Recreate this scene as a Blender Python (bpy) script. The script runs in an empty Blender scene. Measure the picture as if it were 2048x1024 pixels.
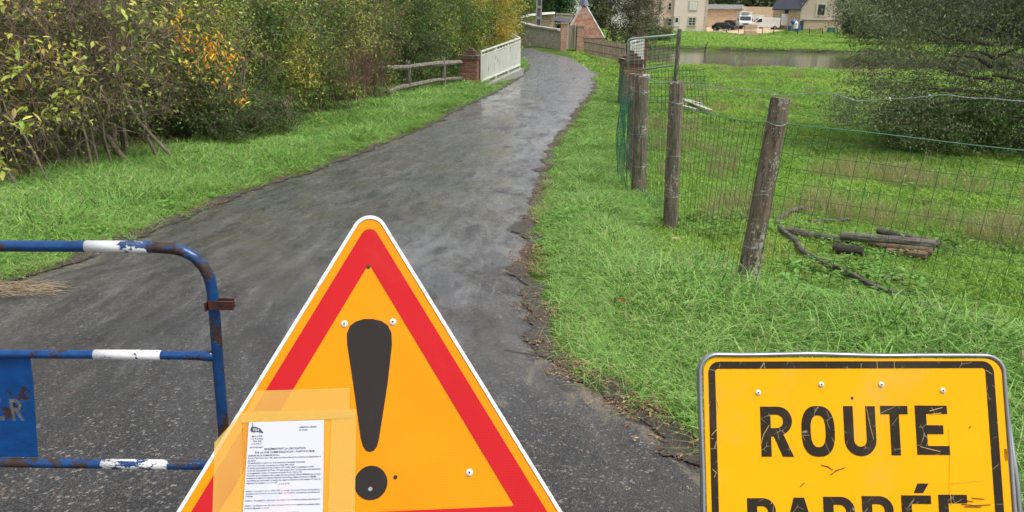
import bpy, math, random
import numpy as np
from mathutils import Vector, Matrix, noise
from mathutils.geometry import tessellate_polygon

R = math.radians
random.seed(7); rng = np.random.default_rng(7)
scene = bpy.context.scene
COL = scene.collection

# ------------------------------------------------------------------ camera, sky, sun, exposure
F = 1479.0                       # focal length in pixels of the 2048 wide photograph
PITCH, ROLL = R(18.0), R(1.2)
CAM = Vector((0, 0, 1.55))
FWD = Vector((0, math.cos(PITCH), -math.sin(PITCH)))
_UP0 = Vector((0, math.sin(PITCH), math.cos(PITCH)))
_R0 = Vector((1, 0, 0))
RIGHT = _R0 * math.cos(ROLL) + _UP0 * math.sin(ROLL)
UP = _UP0 * math.cos(ROLL) - _R0 * math.sin(ROLL)
cam_data = bpy.data.cameras.new('camera')
cam = bpy.data.objects.new('camera', cam_data); COL.objects.link(cam)
m = Matrix((RIGHT, UP, -FWD)).transposed().to_4x4(); m.translation = CAM
cam.matrix_world = m
cam_data.sensor_width = 36; cam_data.lens = 26
cam_data.clip_start = 0.05; cam_data.clip_end = 2000
scene.camera = cam

SUN_EL, SUN_AZ = R(66), R(120)     # azimuth from +Y towards +X
world = bpy.data.worlds.new('World'); scene.world = world; world.use_nodes = True
nt = world.node_tree; nt.nodes.clear()
sky = nt.nodes.new('ShaderNodeTexSky'); sky.sky_type = 'NISHITA'; sky.sun_disc = False
sky.sun_elevation = SUN_EL; sky.sun_rotation = SUN_AZ
sky.air_density = 1.0; sky.dust_density = 4.0; sky.ozone_density = 1.0
hs = nt.nodes.new('ShaderNodeHueSaturation'); hs.inputs['Saturation'].default_value = 0.22
bg = nt.nodes.new('ShaderNodeBackground'); bg.inputs['Strength'].default_value = 0.15
wo = nt.nodes.new('ShaderNodeOutputWorld')
nt.links.new(sky.outputs[0], hs.inputs['Color']); nt.links.new(hs.outputs[0], bg.inputs['Color']); nt.links.new(bg.outputs[0], wo.inputs['Surface'])
sd = bpy.data.lights.new('sun', 'SUN'); sd.energy = 1.7; sd.angle = R(16); sd.color = (1.0, 0.97, 0.92)
sun = bpy.data.objects.new('sun', sd); COL.objects.link(sun)
sdir = Vector((math.sin(SUN_AZ) * math.cos(SUN_EL), math.cos(SUN_AZ) * math.cos(SUN_EL), math.sin(SUN_EL)))
sun.rotation_euler = sdir.to_track_quat('Z', 'Y').to_euler()
scene.view_settings.view_transform = 'Standard'; scene.view_settings.look = 'None'
scene.view_settings.gamma = 1; scene.view_settings.use_curve_mapping = False
scene.view_settings.exposure = 0.45
scene.render.engine = 'CYCLES'
scene.cycles.max_bounces = 6; scene.cycles.diffuse_bounces = 3; scene.cycles.transparent_max_bounces = 12

# ------------------------------------------------------------------ geometry of the place
def ray(px, py):
    u = (px - 1024) / F; v = (py - 512) / F
    return FWD + RIGHT * u - UP * v

def at(px, py, Y):
    d = ray(px, py); return CAM + d * (Y / d.y)

def atz(px, py, z):
    d = ray(px, py); return CAM + d * ((z - CAM.z) / d.z)

WATER = -1.02
POND = [atz(px, py, WATER) for px, py in ((1225, 126), (1300, 133), (1400, 139), (1500, 142), (1620, 144), (1760, 147),
        (1900, 151), (2150, 159), (2400, 160), (2400, 122), (2150, 117), (1900, 110.5), (1780, 107.5), (1600, 104.5), (1500, 103), (1400, 100.5), (1290, 98.5), (1235, 99))]
POND = np.array([(p.x, p.y) for p in POND])

def seg_dist(x, y, pts, closed=False):
    x = np.asarray(x, float); y = np.asarray(y, float)
    best = np.full(x.shape, 1e9)
    n = len(pts)
    for i in range(n if closed else n - 1):
        ax, ay = pts[i]; bx, by = pts[(i + 1) % n]
        dx, dy = bx - ax, by - ay; L = dx * dx + dy * dy + 1e-12
        t = np.clip(((x - ax) * dx + (y - ay) * dy) / L, 0, 1)
        best = np.minimum(best, (x - ax - t * dx) ** 2 + (y - ay - t * dy) ** 2)
    return np.sqrt(best)

def inside(x, y, pts):
    x = np.asarray(x, float); y = np.asarray(y, float)
    res = np.zeros(x.shape, bool); n = len(pts)
    for i in range(n):
        ax, ay = pts[i]; bx, by = pts[(i + 1) % n]
        c = ((ay > y) != (by > y)) & (x < (bx - ax) * (y - ay) / (by - ay + 1e-12) + ax)
        res ^= c
    return res

def sstep(a, b, x):
    t = np.clip((x - a) / (b - a), 0, 1); return t * t * (3 - 2 * t)

def g0(x, y):
    """smooth height of the ground without small bumps or the pond"""
    x = np.asarray(x, float); y = np.asarray(y, float)
    yc = np.clip(y, -3, 8); z = -0.073 * yc
    e = np.clip(y - 8, 0, 7.3); z = z - 0.073 * e + 0.073 * e * e / 14.6
    z = z + 0.42 * np.exp(-(((x - 4.5) / 4.5) ** 2 + ((y - 62) / 9) ** 2))
    z = z + 0.12 * sstep(50, 62, y) * sstep(6, 12, x)
    z = z + 0.85 * sstep(114, 134, y) * sstep(33, 41, x) * (1 - sstep(62, 72, x))
    z = z + 0.26 * np.clip(y - 175, 0, 110)
    z = z - 0.9 * sstep(0, 8, (-7.0 - 0.0 * y) - x) * sstep(4, 9, y) * (1 - sstep(22, 30, y))
    return z

def g(x, y):
    z = g0(x, y)
    x = np.asarray(x, float); y = np.asarray(y, float)
    s = seg_dist(x, y, POND, True); ins = inside(x, y, POND)
    sd_ = np.where(ins, -s, s)
    z = z - 0.75 * (1 - sstep(-0.5, 0.35, sd_))
    return z

_T = np.geomspace(1.0, 400, 1500)
def gp(px, py, lift=0.0):
    """the ground point seen at a pixel"""
    d = ray(px, py)
    X = d.x * _T; Yv = d.y * _T; Z = CAM.z + d.z * _T
    below = np.nonzero(Z < g0(X, Yv) + lift)[0]
    i = below[0] if len(below) else len(_T) - 1
    a, b = _T[max(i - 1, 0)], _T[i]
    for _ in range(24):
        c = (a + b) / 2
        if CAM.z + d.z * c < float(g0(d.x * c, d.y * c)) + lift: b = c
        else: a = c
    return CAM + d * b

def gz(x, y): return float(g(x, y))

# ------------------------------------------------------------------ object helpers
def link(o, parent=None):
    COL.objects.link(o)
    if parent is not None: o.parent = parent
    return o

def tag(o, label=None, cat=None, group=None, kind=None):
    if label: o['label'] = label
    if cat: o['category'] = cat
    if group: o['group'] = group
    if kind: o['kind'] = kind
    return o

def thing(name, label, cat, loc=(0, 0, 0), group=None, rz=0.0):
    o = bpy.data.objects.new(name, None); link(o)
    o.location = loc; o.rotation_euler = (0, 0, rz); o.empty_display_size = 0.1
    return tag(o, label, cat, group)

def wloc(o):
    v = np.zeros(3)
    while o is not None: v = v + np.array(tuple(o.location)); o = o.parent
    return v

class MB:
    """collects shapes and links them as one mesh object (world coordinates; build() moves them into the parent's frame)"""
    def __init__(s): s.v = []; s.f = []; s.m = []; s.n = 0
    def add(s, V, Fc, mi=0):
        V = np.asarray(V, float).reshape(-1, 3); s.v.append(V)
        s.f.extend([tuple(int(i) + s.n for i in f) for f in Fc]); s.m.extend([mi] * len(Fc)); s.n += len(V)
        return s
    def box(s, c, size, rz=0.0, mi=0, M=None):
        hx, hy, hz = size[0] / 2, size[1] / 2, size[2] / 2
        V = [Vector((a * hx, b * hy, d * hz)) for a in (-1, 1) for b in (-1, 1) for d in (-1, 1)]
        if M is None: M = Matrix.Rotation(rz, 3, 'Z')
        V = [M @ v + Vector(c) for v in V]
        return s.add([tuple(v) for v in V], [(0, 1, 3, 2), (4, 6, 7, 5), (0, 4, 5, 1), (2, 3, 7, 6), (0, 2, 6, 4), (1, 5, 7, 3)], mi)
    def beam(s, a, b, w, h, mi=0, up=Vector((0, 0, 1))):
        a = Vector(a); b = Vector(b); d = (b - a); L = d.length; d.normalize()
        sd_ = d.cross(up)
        if sd_.length < 1e-4: sd_ = Vector((1, 0, 0))
        sd_.normalize(); u = sd_.cross(d).normalized()
        M = Matrix((sd_, d, u)).transposed()
        return s.box((a + b) / 2, (w, L, h), M=M, mi=mi)
    def tube(s, pts, rad, n=8, mi=0, cap=True, jitter=0.0):
        P = np.array([tuple(p) for p in pts], float); k = len(P)
        rad = np.full(k, rad, float) if np.isscalar(rad) else np.asarray(rad, float)
        T = np.gradient(P, axis=0); T /= (np.linalg.norm(T, axis=1, keepdims=True) + 1e-12)
        ref = np.array([0, 0, 1.0]) if abs(T[0][2]) < 0.85 else np.array([1.0, 0, 0])
        rings = []
        for i in range(k):
            A = np.cross(T[i], ref); A /= (np.linalg.norm(A) + 1e-12); B = np.cross(A, T[i]); ref = B
            an = np.arange(n) * 2 * math.pi / n
            rr = rad[i] * (1 + (rng.uniform(-jitter, jitter, n) if jitter else 0))
            rings.append(P[i] + (A[None] * np.cos(an)[:, None] + B[None] * np.sin(an)[:, None]) * np.reshape(rr, (-1, 1)))
        V = np.concatenate(rings)
        Fc = [(i * n + j, i * n + (j + 1) % n, (i + 1) * n + (j + 1) % n, (i + 1) * n + j) for i in range(k - 1) for j in range(n)]
        if cap: Fc += [tuple(range(n))[::-1], tuple((k - 1) * n + j for j in range(n))]
        return s.add(V, Fc, mi)
    def cyl(s, c, axis, r, depth, n=16, mi=0):
        a = Vector(axis).normalized() * depth / 2; c = Vector(c)
        return s.tube([c - a, c + a], r, n, mi)
    def prism(s, poly, a, b, mi=0):
        """poly: list of 3D points, extruded from offset a to offset b (vectors)"""
        n = len(poly); P = [Vector(p) for p in poly]
        tr = tessellate_polygon([P])
        V = [tuple(p + Vector(a)) for p in P] + [tuple(p + Vector(b)) for p in P]
        Fc = [tuple(t) for t in tr] + [tuple(n + i for i in t)[::-1] for t in tr] + [(i, (i + 1) % n, n + (i + 1) % n, n + i) for i in range(n)]
        return s.add(V, Fc, mi)
    def build(s, name, mats, parent=None, smooth=False, bevel=0.0, local=False, shift=None):
        me = bpy.data.meshes.new(name)
        V = np.concatenate(s.v) if s.v else np.zeros((0, 3))
        if parent is not None and not local:
            V = V - wloc(parent)
            if abs(parent.rotation_euler[2]) > 1e-9:
                c_, s_ = math.cos(-parent.rotation_euler[2]), math.sin(-parent.rotation_euler[2])
                V = np.stack([V[:, 0] * c_ - V[:, 1] * s_, V[:, 0] * s_ + V[:, 1] * c_, V[:, 2]], 1)
        me.from_pydata(V.tolist(), [], s.f)
        for mt in (mats if isinstance(mats, (list, tuple)) else [mats]): me.materials.append(mt)
        me.polygons.foreach_set('material_index', np.array(s.m, np.int32))
        if smooth: me.polygons.foreach_set('use_smooth', np.ones(len(me.polygons), bool))
        me.update()
        import bmesh
        bm = bmesh.new(); bm.from_mesh(me); bmesh.ops.recalc_face_normals(bm, faces=bm.faces); bm.to_mesh(me); bm.free()
        o = bpy.data.objects.new(name, me); link(o, parent)
        if bevel:
            md = o.modifiers.new('bevel', 'BEVEL'); md.width = bevel; md.segments = 2; md.limit_method = 'ANGLE'
        if smooth and len(me.polygons): md = None
        return o

def mesh_np(name, V, Fq, mat, parent=None, fcol=None, smooth=False, k=3):
    """fast mesh from numpy: V (n,3), Fq (m,k)"""
    me = bpy.data.meshes.new(name)
    if parent is not None: V = V - wloc(parent)
    me.vertices.add(len(V)); me.vertices.foreach_set('co', np.ascontiguousarray(V, np.float32).ravel())
    me.loops.add(Fq.size); me.loops.foreach_set('vertex_index', np.ascontiguousarray(Fq, np.int32).ravel())
    me.polygons.add(len(Fq)); me.polygons.foreach_set('loop_start', np.arange(len(Fq), dtype=np.int32) * k)
    if smooth: me.polygons.foreach_set('use_smooth', np.ones(len(Fq), bool))
    me.update(calc_edges=True); me.validate()
    if fcol is not None:
        at_ = me.attributes.new('col', 'FLOAT_COLOR', 'FACE')
        c4 = np.ones((len(Fq), 4), np.float32); c4[:, :3] = fcol
        at_.data.foreach_set('color', c4.ravel())
    me.materials.append(mat)
    o = bpy.data.objects.new(name, me); link(o, parent)
    return o

# ------------------------------------------------------------------ materials
def N(nt, t, **kw):
    n = nt.nodes.new(t)
    for k, v in kw.items():
        if k in n.inputs: n.inputs[k].default_value = v
        else: setattr(n, k, v)
    return n

def newmat(name):
    mt = bpy.data.materials.new(name); mt.use_nodes = True
    nt = mt.node_tree; b = nt.nodes['Principled BSDF']
    return mt, nt, b

def ramp(nt, fac, stops):
    r = nt.nodes.new('ShaderNodeValToRGB'); cr = r.color_ramp
    while len(cr.elements) < len(stops): cr.elements.new(0.5)
    for e, (p, c) in zip(cr.elements, stops):
        e.position = p; e.color = (c, c, c, 1) if np.isscalar(c) else (*c, 1)
    nt.links.new(fac, r.inputs[0]); return r.outputs[0]

def mixc(nt, fac, a, b, mode='MIX'):
    n = nt.nodes.new('ShaderNodeMix'); n.data_type = 'RGBA'; n.blend_type = mode
    for sock, v in ((n.inputs[0], fac), (n.inputs[6], a), (n.inputs[7], b)):
        if isinstance(v, bpy.types.NodeSocket): nt.links.new(v, sock)
        elif sock == n.inputs[0]: sock.default_value = v
        else: sock.default_value = (*v, 1) if len(v) == 3 else v
    return n.outputs[2]

def math_(nt, op, a, b=0.0, c=0.0, clamp=False):
    n = nt.nodes.new('ShaderNodeMath'); n.operation = op; n.use_clamp = clamp
    for i, v in enumerate((a, b, c)):
        if isinstance(v, bpy.types.NodeSocket): nt.links.new(v, n.inputs[i])
        else: n.inputs[i].default_value = v
    return n.outputs[0]

def coords(nt, kind='Object', scale=(1, 1, 1)):
    t = nt.nodes.new('ShaderNodeTexCoord'); mp = nt.nodes.new('ShaderNodeMapping'); mp.inputs['Scale'].default_value = scale
    if kind == 'World':
        ge = nt.nodes.new('ShaderNodeNewGeometry'); nt.links.new(ge.outputs['Position'], mp.inputs[0])
    else: nt.links.new(t.outputs[kind], mp.inputs[0])
    return mp.outputs[0]

def noi(nt, vec, scale, detail=4, rough=0.55, dist=0.0):
    n = nt.nodes.new('ShaderNodeTexNoise'); n.inputs['Scale'].default_value = scale; n.inputs['Detail'].default_value = detail
    n.inputs['Roughness'].default_value = rough; n.inputs['Distortion'].default_value = dist
    nt.links.new(vec, n.inputs['Vector']); return n.outputs[0]

def bump(nt, b, h, dist=0.01, strength=1.0):
    n = nt.nodes.new('ShaderNodeBump'); n.inputs['Distance'].default_value = dist; n.inputs['Strength'].default_value = strength
    nt.links.new(h, n.inputs['Height']); nt.links.new(n.outputs[0], b.inputs['Normal']); return n

def surf(name, c1, c2=None, rough=0.7, scale=4.0, bmp=0.004, c3=None, stretch=(1, 1, 1), detail=5, metal=0.0, lo=0.35, hi=0.65, objvar=0.0, spec=0.5, space='Object'):
    """two or three coloured weathered surface"""
    mt, nt, b = newmat(name)
    c2 = c2 or tuple(x * 0.7 for x in c1)
    v = coords(nt, space, stretch)
    n1 = noi(nt, v, scale, detail)
    col = mixc(nt, ramp(nt, n1, [(lo, 0.0), (hi, 1.0)]), c1, c2)
    if c3:
        n2 = noi(nt, v, scale * 2.7, 4)
        col = mixc(nt, ramp(nt, n2, [(0.57, 0.0), (0.66, 1.0)]), col, c3)
    if objvar:
        oi = nt.nodes.new('ShaderNodeObjectInfo'); h = nt.nodes.new('ShaderNodeHueSaturation')
        nt.links.new(col, h.inputs['Color'])
        nt.links.new(math_(nt, 'MULTIPLY_ADD', oi.outputs['Random'], objvar, 1 - objvar / 2), h.inputs['Value'])
        col = h.outputs[0]
    nt.links.new(col, b.inputs['Base Color']); b.inputs['Roughness'].default_value = rough; b.inputs['Metallic'].default_value = metal
    b.inputs['Specular IOR Level'].default_value = spec
    if bmp:
        n3 = noi(nt, v, scale * 3.1, 6, 0.65); bump(nt, b, n3, bmp)
    return mt

def plain(name, c, rough=0.5, metal=0.0, var=0.12, scale=20):
    return surf(name, c, tuple(max(0, x * (1 - var)) for x in c), rough, scale, 0.0, metal=metal)

def leafmat(name, attr=True, rough=0.45, trans=0.35, base=(0.1, 0.2, 0.03)):
    mt = bpy.data.materials.new(name); mt.use_nodes = True; nt = mt.node_tree; nt.nodes.clear()
    out = nt.nodes.new('ShaderNodeOutputMaterial'); b = nt.nodes.new('ShaderNodeBsdfPrincipled')
    tr = nt.nodes.new('ShaderNodeBsdfTranslucent'); mx = nt.nodes.new('ShaderNodeMixShader'); mx.inputs[0].default_value = trans
    b.inputs['Roughness'].default_value = rough; b.inputs['Specular IOR Level'].default_value = 0.35
    if attr:
        a = nt.nodes.new('ShaderNodeAttribute'); a.attribute_name = 'col'; c = a.outputs['Color']
    else:
        oi = nt.nodes.new('ShaderNodeObjectInfo')
        h = nt.nodes.new('ShaderNodeHueSaturation'); h.inputs['Color'].default_value = (*base, 1)
        nt.links.new(math_(nt, 'MULTIPLY_ADD', oi.outputs['Random'], 0.9, 0.55), h.inputs['Value'])
        nt.links.new(math_(nt, 'MULTIPLY_ADD', oi.outputs['Random'], 0.06, 0.47), h.inputs['Hue'])
        c = h.outputs[0]
    nt.links.new(c, b.inputs['Base Color']); nt.links.new(c, tr.inputs['Color'])
    nt.links.new(b.outputs[0], mx.inputs[1]); nt.links.new(tr.outputs[0], mx.inputs[2]); nt.links.new(mx.outputs[0], out.inputs['Surface'])
    return mt

def grassmat(name, c1, c2, trans=0.3):
    """blade colour varies with the clump (instance attribute tint) and from clump to clump over the field"""
    mt = bpy.data.materials.new(name); mt.use_nodes = True; nt = mt.node_tree; nt.nodes.clear()
    out = nt.nodes.new('ShaderNodeOutputMaterial'); b = nt.nodes.new('ShaderNodeBsdfPrincipled')
    tr = nt.nodes.new('ShaderNodeBsdfTranslucent'); mx = nt.nodes.new('ShaderNodeMixShader'); mx.inputs[0].default_value = trans
    b.inputs['Roughness'].default_value = 0.5; b.inputs['Specular IOR Level'].default_value = 0.3
    a = nt.nodes.new('ShaderNodeAttribute'); a.attribute_type = 'INSTANCER'; a.attribute_name = 'tint'
    c = mixc(nt, a.outputs['Fac'], c1, c2)
    v = coords(nt, 'World')
    w = noi(nt, v, 34.0, 2); c = mixc(nt, ramp(nt, w, [(0.3, 0.0), (0.7, 0.45)]), c, tuple(x * 0.45 for x in c1))
    w2 = noi(nt, v, 61.0, 2); c = mixc(nt, ramp(nt, w2, [(0.62, 0.0), (0.72, 0.6)]), c, (0.30, 0.27, 0.10))
    nt.links.new(c, b.inputs['Base Color']); nt.links.new(c, tr.inputs['Color'])
    nt.links.new(b.outputs[0], mx.inputs[1]); nt.links.new(tr.outputs[0], mx.inputs[2]); nt.links.new(mx.outputs[0], out.inputs['Surface'])
    return mt

M = {}
M['blue_steel'] = None
M['bark'] = surf('bark', (0.26, 0.21, 0.16), (0.13, 0.10, 0.075), 0.9, 9, 0.01, c3=(0.26, 0.27, 0.17), stretch=(1, 1, 0.25))
M['twig'] = surf('twig', (0.27, 0.19, 0.14), (0.15, 0.105, 0.08), 0.85, 6, 0.0)
M['dark_bark'] = surf('dark_bark', (0.085, 0.072, 0.06), (0.05, 0.043, 0.036), 0.9, 9, 0.008)
M['leaf'] = leafmat('leaf')
M['weathered_wood'] = surf('weathered_wood', (0.24, 0.20, 0.165), (0.075, 0.058, 0.045), 0.85, 7, 0.02, c3=(0.42, 0.43, 0.38), stretch=(3, 3, 0.45), objvar=0.25)
M['lichen_wood'] = None
M['grey_log'] = surf('grey_log', (0.16, 0.14, 0.12), (0.06, 0.05, 0.04), 0.85, 7, 0.012, stretch=(0.6, 3, 3), objvar=0.3)
M['brown_log'] = surf('brown_log', (0.22, 0.15, 0.09), (0.10, 0.065, 0.04), 0.85, 7, 0.01, stretch=(0.6, 3, 3), objvar=0.3)
M['brick'] = surf('brick', (0.30, 0.12, 0.085), (0.20, 0.085, 0.065), 0.85, 9, 0.006, c3=(0.34, 0.27, 0.22), objvar=0.55, space='World')
M['brick_dark'] = surf('brick_dark', (0.15, 0.095, 0.07), (0.08, 0.06, 0.045), 0.9, 9, 0.006, c3=(0.10, 0.12, 0.06), objvar=0.4, space='World')
M['mortar'] = surf('mortar', (0.36, 0.31, 0.25), (0.24, 0.21, 0.17), 0.9, 12, 0.005)
M['white_metal'] = surf('white_metal', (0.80, 0.80, 0.74), (0.66, 0.67, 0.60), 0.45, 3, 0.0, c3=(0.36, 0.38, 0.28), stretch=(1, 1, 0.3), lo=0.3, hi=0.8)
M['concrete'] = surf('concrete', (0.36, 0.35, 0.32), (0.25, 0.25, 0.23), 0.85, 3, 0.004)
M['galvanised'] = surf('galvanised', (0.42, 0.44, 0.45), (0.30, 0.32, 0.33), 0.35, 8, 0.001, metal=0.7)
M['green_wire'] = plain('green_wire', (0.02, 0.10, 0.055), 0.5)
M['steel_wire'] = plain('steel_wire', (0.42, 0.44, 0.45), 0.35, 0.5)
M['black'] = plain('black', (0.02, 0.02, 0.02), 0.5)
M['tyre'] = plain('tyre', (0.025, 0.025, 0.026), 0.8)
M['car_glass'] = plain('car_glass', (0.03, 0.04, 0.05), 0.08)
M['window_glass'] = plain('window_glass', (0.05, 0.06, 0.07), 0.08)
M['white_paint'] = surf('white_paint', (0.78, 0.78, 0.76), (0.66, 0.66, 0.64), 0.4, 2, 0.0)
M['red_lamp'] = plain('red_lamp', (0.5, 0.02, 0.02), 0.3)
M['clear_lamp'] = plain('clear_lamp', (0.7, 0.7, 0.68), 0.2)
M['slate'] = surf('slate', (0.055, 0.065, 0.085), (0.035, 0.042, 0.055), 0.5, 5, 0.006)
M['cut_stone'] = surf('cut_stone', (0.62, 0.56, 0.45), (0.50, 0.44, 0.34), 0.85, 2, 0.004)

def lichen_wood():
    mt, nt, b = newmat('lichen_covered_wood'); v = coords(nt, 'World'); vs = coords(nt, 'World', (1, 1, 0.12))
    grain = noi(nt, vs, 55, 6, 0.7); big = noi(nt, v, 5, 5, 0.6)
    c = mixc(nt, ramp(nt, grain, [(0.36, 0), (0.60, 1)]), (0.050, 0.034, 0.023), (0.27, 0.20, 0.145))
    c = mixc(nt, ramp(nt, big, [(0.40, 0), (0.65, 0.45)]), c, (0.17, 0.145, 0.12))
    spots = math_(nt, 'ADD', math_(nt, 'MULTIPLY', noi(nt, v, 46, 5, 0.7), 0.62), math_(nt, 'MULTIPLY', noi(nt, coords(nt, 'World', (1, 1, 0.5)), 7, 3), 0.38))
    c = mixc(nt, ramp(nt, spots, [(0.568, 0), (0.585, 0.85)]), c, (0.50, 0.49, 0.41))
    c = mixc(nt, ramp(nt, noi(nt, v, 16, 4, 0.7), [(0.68, 0), (0.72, 0.7)]), c, (0.30, 0.25, 0.05))
    nt.links.new(c, b.inputs['Base Color']); b.inputs['Roughness'].default_value = 0.85
    bump(nt, b, math_(nt, 'ADD', grain, math_(nt, 'MULTIPLY', spots, 0.4)), 0.012); return mt
M['lichen_wood'] = lichen_wood()
# ------------------------------------------------------------------ the setting: ground, road, pond, yard
LEFT_PX = [(-420, 780), (-200, 660), (0, 575), (110, 535), (200, 503), (330, 455), (440, 405), (530, 370), (620, 345), (700, 312), (780, 283), (850, 256), (910, 223), (993, 183), (1030, 160), (1058, 137), (1054, 122), (1041, 113), (1015, 104), (985, 98)]
RIGHT_PX = [(2300, 1500), (1560, 1015), (1480, 950), (1400, 905), (1320, 870), (1220, 805), (1130, 745), (1075, 650), (1052, 560), (1060, 470), (1075, 400), (1089, 346), (1106, 292), (1136, 259), (1159, 219), (1179, 193), (1195, 170), (1202, 148), (1177, 133), (1154, 119), (1134, 114), (1089, 105), (1066, 98), (1042, 92), (1015, 87)]
LE = np.array([tuple(gp(*p))[:2] for p in LEFT_PX]); RE = np.array([tuple(gp(*p))[:2] for p in RIGHT_PX])
LE = np.vstack([(-6.5, -2.5), LE]); RE = np.vstack([(5.0, -2.5), (3.1, 0.3), RE[1:]])

def resample(P, n):
    d = np.r_[0, np.cumsum(np.linalg.norm(np.diff(P, axis=0), axis=1))]
    # more samples near the camera
    t = np.linspace(0, 1, n) ** 1.6 * d[-1]
    return np.stack([np.interp(t, d, P[:, 0]), np.interp(t, d, P[:, 1])], 1)

def by_y(P, ys):
    return np.interp(ys, P[:, 1], P[:, 0])

NR = 420
ys = -2.4 + (min(LE[-1, 1], RE[-1, 1]) + 2.4) * np.linspace(0, 1, NR) ** 1.7
def smooth(a, k=9):
    p = np.pad(a, k // 2, mode='edge'); return np.convolve(p, np.ones(k) / k, 'valid')
def mono(P):
    P = P[np.argsort(P[:, 1])]; return P
xl = smooth(by_y(mono(LE), ys)); xr = smooth(by_y(mono(RE), ys))
wig = np.array([noise.noise(Vector((0, y * 1.9, 3))) * 0.10 + noise.noise(Vector((5, y * 6, 3))) * 0.02 for y in ys])
wig2 = np.array([noise.noise(Vector((9, y * 1.7, 8))) * 0.13 + noise.noise(Vector((5, y * 7, 13))) * 0.02 for y in ys])
xl2 = xl + wig; xr2 = xr + wig2
ROAD = np.vstack([np.stack([xl2, ys], 1), np.stack([xr2, ys], 1)[::-1]])
EDGE_L = np.stack([xl2, ys], 1); EDGE_R = np.stack([xr2, ys], 1)

def road_sd(x, y):
    """signed distance to the road edge, negative on the road (edges taken along x)"""
    l = np.interp(y, ys, xl2); r = np.interp(y, ys, xr2)
    return np.maximum(l - x, x - r)

# --- ground sheet
def warp(n, a, b, c, k):
    t = np.linspace(-1, 1, n); s = np.sinh(t * k) / math.sinh(k)
    return np.where(s < 0, c + (c - a) * s, c + (b - c) * s)
gx = warp(400, -170, 210, 0.6, 4.6)
gy = np.r_[np.linspace(-9, 1, 14)[:-1], 1 + 299 * (np.expm1(np.linspace(0, 1, 430) * 4.4) / np.expm1(4.4))]
GX, GY = np.meshgrid(gx, gy)
GZ = g(GX, GY)
rs = road_sd(GX, GY)
amp = sstep(0.1, 1.5, rs) * (1 - sstep(120, 170, GY))
def vnoise(X, Y, s, seed, amp_):
    out = np.zeros(X.size)
    xf, yf = X.ravel(), Y.ravel()
    for i in range(X.size): out[i] = noise.noise((xf[i] * s, yf[i] * s, seed))
    return out.reshape(X.shape) * amp_
near = (GY < 60) & (GX > -30) & (GX < 60)
bumps = np.zeros_like(GX)
b1 = vnoise(GX[near], GY[near], 0.35, 1.5, 0.12) * (0.25 + 0.75 * sstep(11, 17, GY[near])) + vnoise(GX[near], GY[near], 1.6, 7.5, 0.035)
bumps[near] = b1
fade = 1 - sstep(45, 60, GY)
GZ = GZ + bumps * amp * fade
GZ = GZ - 0.03 * (1 - sstep(-0.35, 0.02, rs)) + 0.035 * np.exp(-((rs - 0.5) / 0.4) ** 2) * (rs > 0)
V = np.stack([GX.ravel(), GY.ravel(), GZ.ravel()], 1)
ny, nx = GX.shape
ii = (np.arange(ny - 1)[:, None] * nx + np.arange(nx - 1)[None]).ravel()
Fq = np.stack([ii, ii + 1, ii + nx + 1, ii + nx], 1)

def terrain_z(x, y):
    """height of the built ground sheet (bilinear)"""
    i = np.clip(np.searchsorted(gx, x) - 1, 0, len(gx) - 2); j = np.clip(np.searchsorted(gy, y) - 1, 0, len(gy) - 2)
    u = (x - gx[i]) / (gx[i + 1] - gx[i]); w = (y - gy[j]) / (gy[j + 1] - gy[j])
    return (GZ[j, i] * (1 - u) * (1 - w) + GZ[j, i + 1] * u * (1 - w) + GZ[j + 1, i] * (1 - u) * w + GZ[j + 1, i + 1] * u * w)

mt, nt, b = newmat('ground_soil_and_turf')
v = coords(nt, 'World')
n1 = noi(nt, v, 0.5, 5); n2 = noi(nt, v, 9.0, 5, 0.65); n3 = noi(nt, v, 60, 3, 0.7); n4 = noi(nt, v, 0.11, 3)
c = mixc(nt, ramp(nt, n2, [(0.35, 0), (0.62, 1)]), (0.045, 0.10, 0.014), (0.085, 0.17, 0.024))
c = mixc(nt, ramp(nt, n1, [(0.42, 0), (0.66, 0.8)]), c, (0.14, 0.19, 0.035))
c = mixc(nt, ramp(nt, n3, [(0.40, 0.6), (0.56, 0)]), c, (0.035, 0.045, 0.015))
c = mixc(nt, ramp(nt, n4, [(0.45, 0), (0.6, 0.45)]), c, (0.075, 0.18, 0.022))
nt.links.new(c, b.inputs['Base Color']); b.inputs['Roughness'].default_value = 0.95; b.inputs['Specular IOR Level'].default_value = 0.15
hh = math_(nt, 'ADD', n2, math_(nt, 'MULTIPLY', n3, 0.5)); bump(nt, b, hh, 0.06)
ground = mesh_np('ground', V, Fq, mt, smooth=True, k=4); tag(ground, 'sloping turf ground of the verge and meadow', kind='structure')

# --- road sheet with UV (u across, v along in metres)
NC = 26
us = np.linspace(0, 1, NC)
RX = xl2[:, None] * (1 - us) + xr2[:, None] * us; RY = np.repeat(ys[:, None], NC, 1)
crown = 0.035 * np.sin(np.pi * us)[None]
RZ = g0(RX, RY) + 0.006 + crown
RZ += np.array([noise.noise(Vector((x * 0.7, y * 0.5, 2))) for x, y in zip(RX.ravel(), RY.ravel())]).reshape(RX.shape) * 0.02 * np.sin(np.pi * us)[None]
V = np.stack([RX.ravel(), RY.ravel(), RZ.ravel()], 1)
ii = (np.arange(NR - 1)[:, None] * NC + np.arange(NC - 1)[None]).ravel()
Fq = np.stack([ii, ii + 1, ii + NC + 1, ii + NC], 1)

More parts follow.
